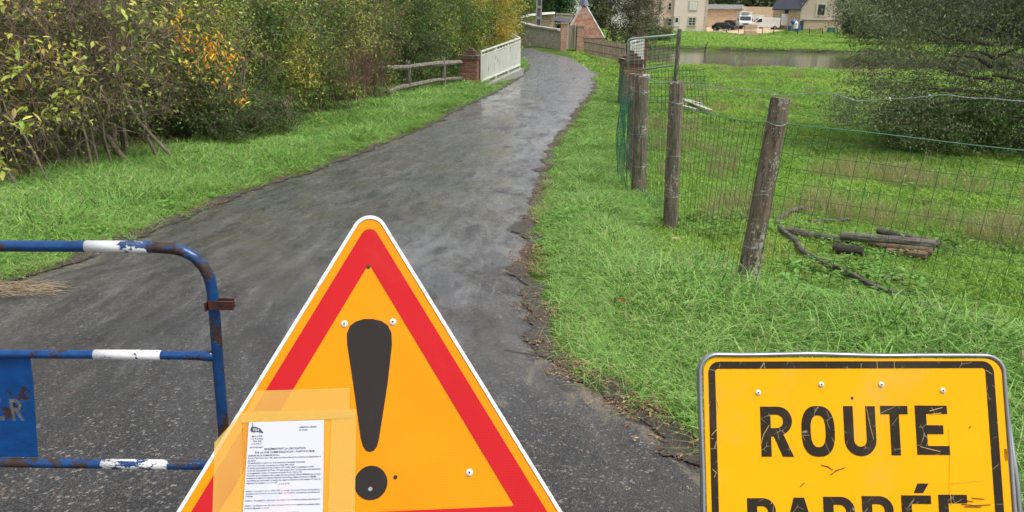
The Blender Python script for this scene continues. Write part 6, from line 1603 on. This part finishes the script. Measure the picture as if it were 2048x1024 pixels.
# ------------------------------------------------------------------ houses beyond the pond
YH = 146.0
def rect(px0, py0, px1, py1, Y):
    a = at(px0, py0, Y); b_ = at(px1, py1, Y); return min(a.x, b_.x), max(a.x, b_.x), min(a.z, b_.z), max(a.z, b_.z)
def panel(name, r, Y, d, mat, parent):
    x0, x1, z0, z1 = r; mb = MB(); mb.box(((x0 + x1) / 2, Y, (z0 + z1) / 2), (x1 - x0, d, z1 - z0)); return mb.build(name, mat, parent)
def grow(r, a, b_=None): b_ = a if b_ is None else b_; return (r[0] - a, r[1] + a, r[2] - b_, r[3] + b_)
def house(name, label, px0, px1, py, H, depth, mat, roofm, Y, openings, quoins=(), ridge=2.2):
    a = at(px0, py, Y); b_ = at(px1, py, Y); x0, x1 = a.x, b_.x; zg = gz((x0 + x1) / 2, Y) - .4; zt = zg + .4 + H
    root = thing(name, label, 'house', ((x0 + x1) / 2, Y, zg))
    mb = MB(); mb.box(((x0 + x1) / 2, Y + depth / 2, (zg + zt) / 2), (x1 - x0 - .004, depth, zt - zg)); mb.build('wall', mat, root)
    mb = MB(); yr = Y + depth / 2
    V = [(x0 - .2, Y - .3, zt), (x1 + .2, Y - .3, zt), (x1 + .2, Y + depth + .3, zt), (x0 - .2, Y + depth + .3, zt), (x0 - .2, yr, zt + ridge), (x1 + .2, yr, zt + ridge)]
    mb.add(V, [(0, 1, 5, 4), (2, 3, 4, 5), (0, 4, 3), (1, 2, 5), (0, 3, 2, 1)]); mb.build('roof', roofm, root)
    for kind, p0, q0, p1, q1 in openings:
        r = rect(p0, q0, p1, q1, Y); sr_ = panel('surround', grow(r, .20), Y - .03, .06, M['cut_stone'], root)
        if kind == 'shutter':
            f_ = panel('window', r, Y - .07, .06, M['white_paint'], root)
            for k in range(5): zz = r[2] + (r[3] - r[2]) * (k + .5) / 5; mb = MB(); mb.box(((r[0] + r[1]) / 2, Y - .11, zz), (r[1] - r[0] - .1, .02, (r[3] - r[2]) / 5 - .04)); mb.build('shutter_slat', M['white_paint'], f_)
        elif kind == 'door':
            f_ = panel('door', r, Y - .07, .06, M['white_paint'], root); panel('pane', (r[0] + .12, r[1] - .12, r[2] + (r[3] - r[2]) * .45, r[3] - .15), Y - .11, .03, M['window_glass'], f_)
        elif kind == 'browndoor': panel('door', r, Y - .07, .06, surf('brown_door', (.30, .22, .16), (.22, .16, .12), .7, 3, 0), root)
        else:
            f_ = panel('window', r, Y - .07, .06, M['white_paint'], root); nx_, nz_ = (2, 3) if kind == 'window' else (1, 2)
            for i in range(nx_):
                for j in range(nz_):
                    dx, dz = (r[1] - r[0]) / nx_, (r[3] - r[2]) / nz_; panel('pane', (r[0] + dx * i + .06, r[0] + dx * (i + 1) - .06, r[2] + dz * j + .05, r[2] + dz * (j + 1) - .05), Y - .11, .03, M['window_glass'], f_)
            s_ = panel('sill', (r[0] - .2, r[1] + .2, r[2] - .16, r[2] - .04), Y - .12, .2, M['cut_stone'], root)
    for p0, p1 in quoins:
        k = 0; z = zg + .4
        xa, xb = at(p0, py, Y).x, at(p1, py, Y).x
        while z < zt - .3:
            e = .0 if k % 2 else .12; mb = MB(); mb.box(((xa + xb - e) / 2, Y - .02, z + .16), (xb - xa + e, .07, .30)); mb.build('quoin_stone', M['cut_stone'], root); z += .32; k += 1
    return root
PINK = surf('pink_render', (.88, .62, .50), (.82, .56, .45), .9, .6, .002); BEIGE = surf('beige_render', (.82, .70, .60), (.76, .64, .55), .9, .5, .002); WHT = surf('white_render', (.85, .82, .80), (.78, .75, .72), .9, .5, .002)
house('white_house', 'white rendered house mostly hidden by the twiggy tree', 1222, 1294, 56, 6.8, 8, WHT, M['slate'], YH + 1, [('win', 1250, 8, 1256, 22), ('win', 1270, 8, 1276, 22), ('win', 1282, 36, 1288, 50)])
house('pink_house', 'pale pink rendered two storey house left of the beige house', 1294.5, 1344.5, 58, 6.9, 8, PINK, M['slate'], YH + .4, [('win', 1317, 7, 1322, 21), ('win', 1337, 6, 1342, 20), ('door', 1312.5, 37, 1317, 54), ('browndoor', 1329, 37, 1333.5, 57), ('win', 1336, 37, 1342, 51)])
house('beige_house', 'beige two storey house with cream corner stones and white shuttered upper window', 1345, 1411, 59, 7.2, 8, BEIGE, M['slate'], YH, [('shutter', 1379.5, 3.5, 1392.5, 20.5), ('window', 1378, 35, 1390, 50.5), ('door', 1350, 34, 1356, 53)], quoins=((1407, 1411.2),))
o = MB().tube([at(1344.8, -60, YH - .1), at(1344.8, 59, YH - .1)], .07, 6).build('drain_pipe', M['concrete'], COL.objects['beige_house'])
# house far left of the gable
house('pale_house', 'pale house glimpsed above the lean-to left of the brick pyramid', 1131, 1165, 40, 8.0, 7, WHT, M['slate'], 100, [('win', 1136, -20, 1142, -4)])
# long retaining wall with lean-to roof
YW = 160
rw = thing('retaining_wall', 'long tan stone retaining wall behind the parked vehicles', 'wall', tuple(down(at(1480, 50, YW))))
for (p0, p1, t0, t1) in ((1409, 1487.5, 18.5, 19.5), (1488, 1560, 13, 14)):
    a, b_ = at(p0, t0, YW), at(p1, t1, YW); quadwall('wall', [a, b_], [down(a), down(b_)], .8, RUBT, rw)
a = at(1488, 16, YW - .3); mb = MB(); mb.box((a.x, YW - .2, a.z - 1.2), (.9, .5, 3)); mb.build('pier', M['cut_stone'], rw)
mb = MB(); a, b_ = at(1410, 19, YW - .5), at(1487, 19.5, YW - .5); c_, d_ = at(1487, 11, YW + 2), at(1410, 10, YW + 2); mb.prism([a, b_, c_, d_], (0, 0, 0), (0, 0, .15)); mb.build('roof', surf('grey_tiles', (.22, .21, .20), (.15, .145, .14), .85, 1.5, .01), rw)
# barn
YBn = 131
bn = thing('barn', 'stone barn with blue grey slate roof, white door and gable window', 'barn', tuple(down(at(1610, 55, YBn))))
GABM = surf('barn_render', (.56, .46, .37), (.48, .39, .31), .9, .6, .003)
gl, gr = at(1603, 17.5, YBn), at(1688, 17.5, YBn); apz = at(1640, -55, YBn); zg_ = gz(gl.x, YBn) - .4
mxx = (gl.x + gr.x) / 2; mb = MB(); dpt_ = Vector((-2.5, 9, 0))
mb.prism([Vector((gl.x, YBn, zg_)), Vector((gr.x, YBn, zg_)), Vector((gr.x, YBn, gl.z)), Vector((mxx, YBn, apz.z)), Vector((gl.x, YBn, gl.z))], (0, 0, 0), (0, .5, 0)); mb.build('gable_wall', GABM, bn)
el = at(1549, 15.5, YBn + 4.5); zl = gl.z
quadwall('side_wall', [Vector((el.x, el.y, zl)), Vector((gl.x, YBn + .02, zl))], [Vector((el.x, el.y, zg_)), Vector((gl.x, YBn + .02, zg_))], .5, RUBT, bn)
mb = MB(); rdx = (gr.x - gl.x) / 2; V = [(gl.x - .35, YBn - .35, gl.z - .25), (el.x - .5, el.y - .35, zl - .25), (el.x + rdx - .2, el.y + 4.5, apz.z + .1), (mxx, YBn - .35, apz.z + .1)]
mb.prism([Vector(v) for v in V], (0, 0, 0), (0, 0, .18)); mb.build('roof', M['slate'], bn)
mb = MB(); V = [(gr.x + .35, YBn - .35, gl.z - .25), (mxx, YBn - .35, apz.z + .1), (mxx, YBn + 9, apz.z + .1), (gr.x + .35, YBn + 9, gl.z - .25)]; mb.prism([Vector(v) for v in V], (0, 0, 0), (0, 0, .18)); mb.build('roof', M['slate'], bn)
for i in range(14):
    z = zg_ + .4 + i * .32; mb = MB(); mb.box((gl.x + .22 + (.08 if i % 2 else 0), YBn - .02, z + .16), (.45 + (.16 if i % 2 else 0), .08, .30)); mb.build('quoin_stone', M['cut_stone'], bn)
r = rect(1637, 9, 1648, 30, YBn); panel('surround', grow(r, .35, .3), YBn - .03, .08, M['cut_stone'], bn); w = panel('window', r, YBn - .08, .06, surf('old_frame', (.20, .13, .09), (.12, .08, .06), .8, 3, 0), bn)
for i in (0, 1): panel('pane', (r[0] + .08 + i * (r[1] - r[0]) / 2, r[0] - .04 + (i + 1) * (r[1] - r[0]) / 2, r[2] + .1, r[3] - .1), YBn - .13, .03, M['window_glass'], w)
panel('ledge', rect(1604, 38, 1688, 41, YBn), YBn - .12, .2, M['cut_stone'], bn)
panel('stone_base', rect(1606, 41.5, 1672, 60, YBn), YBn - .04, .1, RUBT, bn)
panel('dark_doorway', rect(1600.5, 42, 1605.5, 61, YBn - .2), YBn - .2, .05, surf('green_door', (.03, .06, .05), (.02, .04, .035), .7, 3, 0), bn)
for (p0, q0, p1, q1, nm, mt_) in ((1563.5, 28, 1577.5, 51, 'white_door', M['white_paint']), (1570, 18.5, 1577, 27, 'window', M['window_glass'])):
    ra = rect(p0, q0, p1, q1, YBn + 2.2); mb = MB(); mb.box(((ra[0] + ra[1]) / 2, YBn + 2.1, (ra[2] + ra[3]) / 2), (ra[1] - ra[0], .12, ra[3] - ra[2])); mb.build(nm, mt_, bn)

# --- vehicles
def vehicle(name, label, cat, px, py, Y, rz, prof, W, win, wheels, paint, wr=.33, extra=None):
    q = at(px, py, Y); root = thing(name, label, cat, (q.x, Y, gz(q.x, Y) + .03), rz=rz)
    mb = MB(); mb.prism([Vector((x, -W / 2, z)) for x, z in prof], (0, 0, 0), (0, W, 0)); mb.build('body', paint, root, local=True, bevel=.06)
    for sy in (-1, 1):
        for k, poly in enumerate(win['side']): mb = MB(); mb.prism([Vector((x, sy * (W / 2 + .004), z)) for x, z in poly], (0, 0, 0), (0, sy * .012, 0)); mb.build('side_window', M['car_glass'], root, local=True)
        for wx in wheels:
            mb = MB(); mb.cyl((wx, sy * (W / 2 - .10), wr), (0, 1, 0), wr, .22, 20); w_ = mb.build('wheel', M['tyre'], root, local=True, smooth=False)
            mb = MB(); mb.cyl((wx, sy * (W / 2 + .015), wr), (0, 1, 0), wr * .6, .02, 12); mb.build('rim', M['galvanised'], w_, local=True)
    for nm, (xa, za), (xb, zb2), mt_ in win['cross']:
        n_ = Vector((zb2 - za, 0, -(xb - xa))).normalized(); n_ = n_ if n_.x * (1 if xa > 0 else -1) > 0 else -n_
        mb = MB(); mb.prism([Vector((xa, -W / 2 + .12, za)) + n_ * .005, Vector((xa, W / 2 - .12, za)) + n_ * .005, Vector((xb, W / 2 - .16, zb2)) + n_ * .005, Vector((xb, -W / 2 + .16, zb2)) + n_ * .005], (0, 0, 0), tuple(n_ * .015)); mb.build(nm, mt_, root, local=True)
    for nm, x, y, z, sx, sy, sz, mt_ in (extra or []): mb = MB(); mb.box((x, y, z), (sx, sy, sz)); mb.build(nm, mt_, root, local=True)
    return root
vanp = [(-2.3, .35), (-2.3, 1.85), (-2.2, 1.95), (.9, 1.95), (1.25, 1.85), (1.95, 1.15), (2.5, .95), (2.6, .8), (2.6, .35)]
vehicle('white_van', 'white panel van parked side-on facing left, nearest the stone barn', 'van', 1529, 56, 134, R(174), vanp, 1.85, {'side': [[(.75, 1.2), (.75, 1.72), (1.2, 1.72), (1.72, 1.2)]], 'cross': [('windscreen', (1.30, 1.80), (1.92, 1.18), M['car_glass'])]}, (-1.5, 1.75), M['white_paint'],
        extra=[('headlight', 2.58, .65, .8, .06, .3, .18, M['clear_lamp']), ('headlight', 2.58, -.65, .8, .06, .3, .18, M['clear_lamp']), ('tail_light', -2.31, .8, 1.2, .03, .1, .4, M['red_lamp']), ('tail_light', -2.31, -.8, 1.2, .03, .1, .4, M['red_lamp']), ('mirror', 1.35, 1.0, 1.2, .1, .2, .22, M['black']), ('mirror', 1.35, -1.0, 1.2, .1, .2, .22, M['black']), ('bumper', 2.6, 0, .42, .1, 1.8, .2, M['black'])])
trp = [(-3.2, .7), (-3.2, 2.9), (.9, 2.9), (.9, 2.25), (1.3, 2.2), (1.75, 1.35), (2.35, 1.15), (2.4, .4), (-3.2, .4)]
vehicle('box_truck', 'white box truck facing the viewer between dark car and white van', 'truck', 1487, 55, 138, R(-100), trp, 2.1, {'side': [[(.95, 1.3), (.95, 2.0), (1.25, 2.0), (1.6, 1.35)]], 'cross': [('windscreen', (1.34, 2.12), (1.73, 1.40), M['car_glass'])]}, (-2.0, 1.6), M['white_paint'],
        extra=[('roof_cooler', 1.05, 0, 2.65, .3, 1.2, .3, M['concrete']), ('headlight', 2.38, .75, .85, .06, .35, .2, M['clear_lamp']), ('headlight', 2.38, -.75, .85, .06, .35, .2, M['clear_lamp']), ('grille', 2.40, 0, .85, .05, .9, .2, M['black']), ('bumper', 2.42, 0, .5, .1, 2.0, .2, M['black']), ('mirror', 1.5, 1.2, 1.6, .1, .2, .35, M['black']), ('mirror', 1.5, -1.2, 1.6, .1, .2, .35, M['black'])])
carp = [(-2.0, .3), (-2.05, .85), (-1.75, 1.0), (-1.2, 1.42), (-.2, 1.48), (.5, 1.40), (1.15, .98), (1.95, .82), (2.05, .6), (2.05, .3)]
cwin = {'side': [[(-1.35, 1.0), (-1.0, 1.36), (-.35, 1.40), (-.35, 1.0)], [(-.28, 1.0), (-.28, 1.40), (.42, 1.34), (.95, 1.0)]], 'cross': [('windscreen', (.55, 1.36), (1.10, 1.02), M['car_glass']), ('rear_window', (-1.24, 1.38), (-1.70, 1.03), M['car_glass'])]}
cex = [('headlight', 2.03, .6, .68, .06, .35, .14, M['clear_lamp']), ('headlight', 2.03, -.6, .68, .06, .35, .14, M['clear_lamp']), ('tail_light', -2.03, .6, .8, .06, .3, .14, M['red_lamp']), ('tail_light', -2.03, -.6, .8, .06, .3, .14, M['red_lamp']), ('bumper', 2.05, 0, .45, .06, 1.5, .12, M['concrete']), ('number_plate', 2.08, 0, .5, .02, .52, .11, M['white_paint'])]
vehicle('parked_car', 'black hatchback parked in front of the tan retaining wall', 'car', 1448, 54, 138, R(-28), carp, 1.75, cwin, (-1.3, 1.3), plain('black_car_paint', (.02, .022, .028), .2), .31, cex)
vehicle('parked_car', 'dark maroon car half hidden behind the black hatchback', 'car', 1466, 52, 143, R(-60), carp, 1.75, cwin, (-1.3, 1.3), plain('maroon_car_paint', (.08, .02, .02), .25), .31, cex)
ct_ = thing('box_trailer', 'plain white box trailer behind the white van', 'trailer', tuple(down(at(1515, 50, 147), gz(50, 147))))
panel('body', rect(1504, 29, 1527, 46, 147), 148.2, 2.2, M['white_paint'], ct_)
for px in (1510, 1522): q = at(px, 50, 147); mb = MB(); mb.cyl((q.x, 147.1, gz(q.x, 147) + .33), (0, 1, 0), .33, .2, 16); mb.build('wheel', M['tyre'], ct_)
mb = MB(); a = at(1504, 44, 147.1); mb.beam(Vector((a.x, 148, a.z)), Vector((a.x - 1.2, 148, a.z - .4)), .1, .1); mb.build('tow_bar', M['black'], ct_)

# --- odds and ends around the yard
CR = surf('pale_crate_wood', (.78, .52, .38), (.68, .44, .32), .85, 2, .003, objvar=.2)
Yc = gp(1502, 72).y
lab = {(0, 0): 'pale wooden crate, lower left of the stacked four beyond the pond', (1, 0): 'pale wooden crate, lower right of the stacked four beyond the pond', (0, 1): 'pale wooden crate, upper left of the stacked four beyond the pond', (1, 1): 'pale wooden crate, upper right of the stacked four beyond the pond'}
for (i, j), lb_ in lab.items():
    p0, p1 = (1491, 1501.6) if i == 0 else (1502, 1512.6); r = rect(p0, 60.5 if j == 0 else 49, p1, 71.8 if j == 0 else 60.2, Yc)
    cr = thing('wooden_crate', lb_, 'crate', ((r[0] + r[1]) / 2, Yc + .5, r[2]), group='stack of pale crates in the far meadow')
    panel('inner_box', grow(r, -.03), Yc + .5, .9, CR, cr); sl = (r[3] - r[2]) / 5
    for k in range(5): panel('slat', (r[0], r[1], r[2] + sl * k + .012, r[2] + sl * (k + 1) - .012), Yc + .02, .03, CR, cr)
# far field fence
ff = thing('field_fence', 'line of thin dark stakes with wire between the yard and the far meadow', 'fence', tuple(down(at(1500, 68, 112))))
FP = [(1365, 50, 61), (1377, 50, 62), (1396, 50, 63), (1412, 52, 64), (1427, 53, 64), (1453, 53, 65), (1477, 54, 66), (1525, 54, 70), (1548, 54, 71), (1572, 55, 71), (1595, 56, 72), (1619, 57, 71), (1645, 56, 71), (1675, 57, 71), (1700, 57, 71), (1730, 58, 72), (1330, 48, 60), (1300, 47, 60)]
FP.sort(); prev = None
for px, yt, yb in FP:
    q = gp(px, yb); tpz = at(px, yt, q.y); mb = MB(); mb.tube([q - Vector((0, 0, .2)), Vector((tpz.x, q.y, tpz.z))], .055, 6); mb.build('stake', M['dark_bark'], ff)
    if prev is not None:
        for f_ in (.4, .9):
            mb = MB(); mb.tube([prev[0].lerp(prev[1], f_), q.lerp(tpz, f_)], .012, 4); mb.build('wire', M['black'], ff)
    prev = (q, tpz)
a = gp(1457, 66); mb = MB(); mb.beam(at(1436, 53, a.y), a, .08, .10); br_ = mb.build('leaning_pole', surf('mossy_pole', (.20, .24, .13), (.13, .16, .09), .9, 3, 0)); tag(br_, 'mossy pole leaning across the far field fence by the black car', 'pole')
def barrel(label, px, py, h, w, mat, cat='barrel', name='barrel', Y=None):
    q = at(px, py, 128.5); q.z = gz(q.x, q.y); ppm = F / ((q - CAM).dot(FWD)); H_2 = h / ppm; r = w / ppm / 2
    root = thing(name, label, cat, (q.x, q.y, gz(q.x, q.y)))
    mb = MB(); mb.tube([(0, 0, 0), (0, 0, H_2 * .05), (0, 0, H_2 * .33), (0, 0, H_2 * .36), (0, 0, H_2 * .4), (0, 0, H_2 * .65), (0, 0, H_2 * .68), (0, 0, H_2 * .72), (0, 0, H_2 * .97), (0, 0, H_2)], [r * .93, r, r, r * 1.05, r, r, r * 1.05, r, r, r * .9], 16); mb.build('drum', mat, root, local=True, smooth=False)
    mb = MB(); mb.cyl((0, 0, H_2 + .01), (0, 0, 1), r * .85, .04, 16); mb.build('lid', mat, root, local=True); return root
BP = plain('blue_plastic', (.02, .10, .35), .4)
barrel('blue plastic barrel beside the barn door, left of the two', 1580, 62, 11, 10, BP); barrel('blue plastic barrel beside the barn door, right of the two', 1594, 63, 12, 13, BP)
barrel('pale grey plastic drum standing behind the blue barrels', 1584, 59, 16, 11, plain('pale_plastic', (.45, .52, .55), .4))
q = at(1588, 42, 127); mb = MB()
for k in range(8): mb.tube([(q.x + .2 * math.cos(k), 127 + .2 * math.sin(k), q.z - .45 + .1 * (k % 3)), (q.x + .1 * math.cos(k), 127, q.z - .1), (q.x + .05 * math.sin(k * 2), 127, q.z + .35)], [.35, .4, .1], 8)
bag = thing('blue_bag', 'blue and white plastic bag heaped above the barrels by the barn', 'bag', (q.x, 127, q.z - .9)); mb.build('bag_body', BP, bag); mb = MB(); mb.tube([(q.x + .3, 126.7, q.z - 1.2), (q.x + .3, 126.7, q.z - .3), (q.x + .25, 126.8, q.z)], [.4, .36, .12], 8); mb.build('white_sack', M['white_paint'], bag)
mb = MB(); mb.tube([(q.x, 127, gz(q.x, 127)), (q.x, 127, q.z - .5)], .3, 8); mb.build('stand', M['concrete'], bag)
def binbox(name, label, cat, r_px, mat, lidm=None):
    q = gp((r_px[0] + r_px[2]) / 2, r_px[3]); r = rect(*r_px, q.y); root = thing(name, label, cat, ((r[0] + r[1]) / 2, q.y + .4, r[2])); panel('box', (r[0], r[1], r[2], r[3] - .1), q.y + .4, .8, mat, root); panel('lid', (r[0] - .05, r[1] + .05, r[3] - .097, r[3]), q.y + .4, .9, lidm or mat, root)
    for k in range(4): panel('board', (r[0] + .03, r[1] - .03, r[2] + (r[3] - r[2] - .1) * k / 4 + .01, r[2] + (r[3] - r[2] - .1) * (k + 1) / 4 - .01), q.y - .015, .03, mat, root)
binbox('teal_bin', 'small teal green bin in the grass right of the barn', 'bin', (1659, 55, 1669, 66), plain('teal_plastic', (.05, .22, .20), .5))
binbox('compost_box', 'brown wooden compost box left of the mustard coloured one', 'box', (1693, 57, 1709, 69), surf('brown_box', (.15, .10, .07), (.10, .07, .05), .9, 3, 0))
binbox('mustard_box', 'mustard coloured upright box under the dark trees', 'box', (1711, 52, 1724, 69), surf('mustard', (.24, .19, .05), (.18, .14, .04), .8, 3, 0))
binbox('small_crate', 'small pinkish crate before the barn base', 'crate', (1643, 56, 1651, 64), CR)
a = at(1678, 63, 118); b_ = at(1692, 57, 118); mb = MB(); mb.beam(a, b_, .12, .08); pl = mb.build('grey_plank', M['concrete']); tag(pl, 'grey plank leaning on the brown compost box', 'plank')
mb = MB(); a = atz(1409, 103, WATER); mb.tube([a - Vector((0, 0, .6)), a + Vector((.05, 0, .32)), a + Vector((.2, 0, .75))], [.07, .06, .03], 6); st = mb.build('pond_stake', M['dark_bark']); tag(st, 'short dark stake standing in the pond near its far bank', 'stake')
mb = MB()
for i in range(60): q = gp(random.uniform(1468, 1492), random.uniform(69.5, 72.5)); mb.tube([q + Vector((-.3, 0, random.uniform(0, .15))), q + Vector((.3, random.uniform(-.3, .3), random.uniform(0, .2)))], .03, 4)
br_ = mb.build('brushwood', M['twig']); tag(br_, 'heap of brown brushwood beside the pale crates', 'brushwood', kind='stuff')

# ------------------------------------------------------------------ logs, branches and leaves in the meadow
def log(a, b_, r, mat, label, cat='log', name='log', bow=0.0, lift=0.03, n=10, pts=None, Ys=None):
    if Ys: P = [at(*a, Ys[0]), at(*b_, Ys[1])]
    else: P = [gp(*q) for q in (pts or [a, b_])]; P = [Vector((q.x, q.y, gz(q.x, q.y) + lift + r)) for q in P]
    mb = MB(); Q = []
    for i in range(len(P) - 1):
        for k in range(5): Q.append(P[i].lerp(P[i + 1], k / 5))
    Q.append(P[-1]); Q = [q + Vector((noise.noise(q * 3), noise.noise(q * 3 + Vector((5, 5, 5))), .3 * noise.noise(q * 4))) * r * .8 for q in Q]
    mb.tube(Q, [r * (1 - .25 * i / len(Q)) * (1 + .15 * noise.noise(Vector((i * 1.3, r * 50, 0)))) for i in range(len(Q))], n, jitter=.08); o = mb.build(name, mat); tag(o, label, cat); return o
log((1868, 489), (1680, 471), .050, M['grey_log'], 'dark grey round log lying on top of the small log pile', Ys=(6.33, 6.75))
log((1864, 502), (1735, 486), .034, M['brown_log'], 'brown log in the middle of the small log pile', Ys=(6.27, 6.6))
log((1852, 514), (1770, 502), .044, M['brown_log'], 'short tan log at the bottom of the small log pile', Ys=(6.22, 6.45))
log((1880, 490), (1756, 461), .042, M['grey_log'], 'rough grey log lying behind the log pile', Ys=(6.62, 7.1))
log((1572, 470), (1705, 495), .042, M['grey_log'], 'thin grey fallen pole running toward the log pile', lift=.01)
log(None, None, .028, M['grey_log'], 'long crooked grey branch bent like a hook left of the log pile', 'branch', 'crooked_branch', pts=[(1602, 424), (1575, 432), (1556, 448), (1562, 472), (1590, 492), (1606, 515), (1630, 532), (1680, 552), (1740, 585), (1800, 606)], lift=.03)
log(None, None, .022, M['grey_log'], 'dark thin branch lying in the grass at the lower right meadow', 'branch', 'fallen_branch', pts=[(1830, 615), (1880, 628), (1925, 640), (1990, 652)], lift=.02)
log((1665, 512), (1722, 520), .050, surf('rotten_wood', (.05, .035, .025), (.03, .022, .018), .9, 6, .01), 'short dark rotten stump piece in front of the log pile', 'log', 'stump')
log((1615, 452), (1700, 448), .020, M['grey_log'], 'thin dead stick behind the hooked branch', 'branch', 'stick'); log((1748, 562), (1815, 575), .016, M['grey_log'], 'thin dead stick below the log pile', 'branch', 'stick')
log((1480, 440), (1512, 446), .014, M['grey_log'], 'small pale stick beside the nearest wooden post', 'branch', 'stick'); log((1010, 705), (1110, 722), .010, M['dark_bark'], 'dark twig lying on the asphalt by the verge edge', 'twig', 'twig', lift=.0)
# straw heap at the left edge of the lane
rg = np.random.default_rng(3); tb = TB()
for _ in range(140):
    q = gp(rg.uniform(-60, 95), 590 + rg.uniform(-12, 14)); a = np.array([q.x, q.y, gz(q.x, q.y) + rg.uniform(.03, .06)]); e = a + np.array([rg.uniform(.05, .22), rg.uniform(-.04, .07), rg.uniform(-.01, .02)]); tb.add(np.stack([a, (a + e) / 2 + np.array([0, 0, .01]), e]), np.array([.0022, .002, .001]), 3)
sh = tb.build('straw', surf('straw', (.40, .32, .20), (.26, .20, .12), .8, 8, 0), None); tag(sh, 'pale straw washed up on the asphalt at the left edge', kind='stuff')
# single leaves that stand out
def lone(name, label, px, py, s, col, cat, tilt):
    q = gp(px, py); me = leaf_proto('leaf_blade', leafmat(name + '_skin', attr=False, base=col, trans=.2)); rt = thing(name, label, cat, (q.x, q.y, gz(q.x, q.y) + .10))
    for k, (az, f_) in enumerate(((0, 1), (1.05, .85), (-1.05, .85), (2.0, .55), (-2.0, .55))):
        o = bpy.data.objects.new('lobe', me); link(o, rt); o.rotation_euler = (tilt, -.15, az + 1.2); o.scale = (s * f_, s * f_ * 1.4, s); o.location = (0, 0, .002 * k)
lone('maple_leaf', 'large orange brown maple leaf lying on the right verge grass', 1237, 632, .065, (.62, .20, .07), 'leaf', .35)
lone('pale_leaf', 'pale tan leaf in the grass below the second post', 1349, 499, .06, (.50, .38, .20), 'leaf', .1)
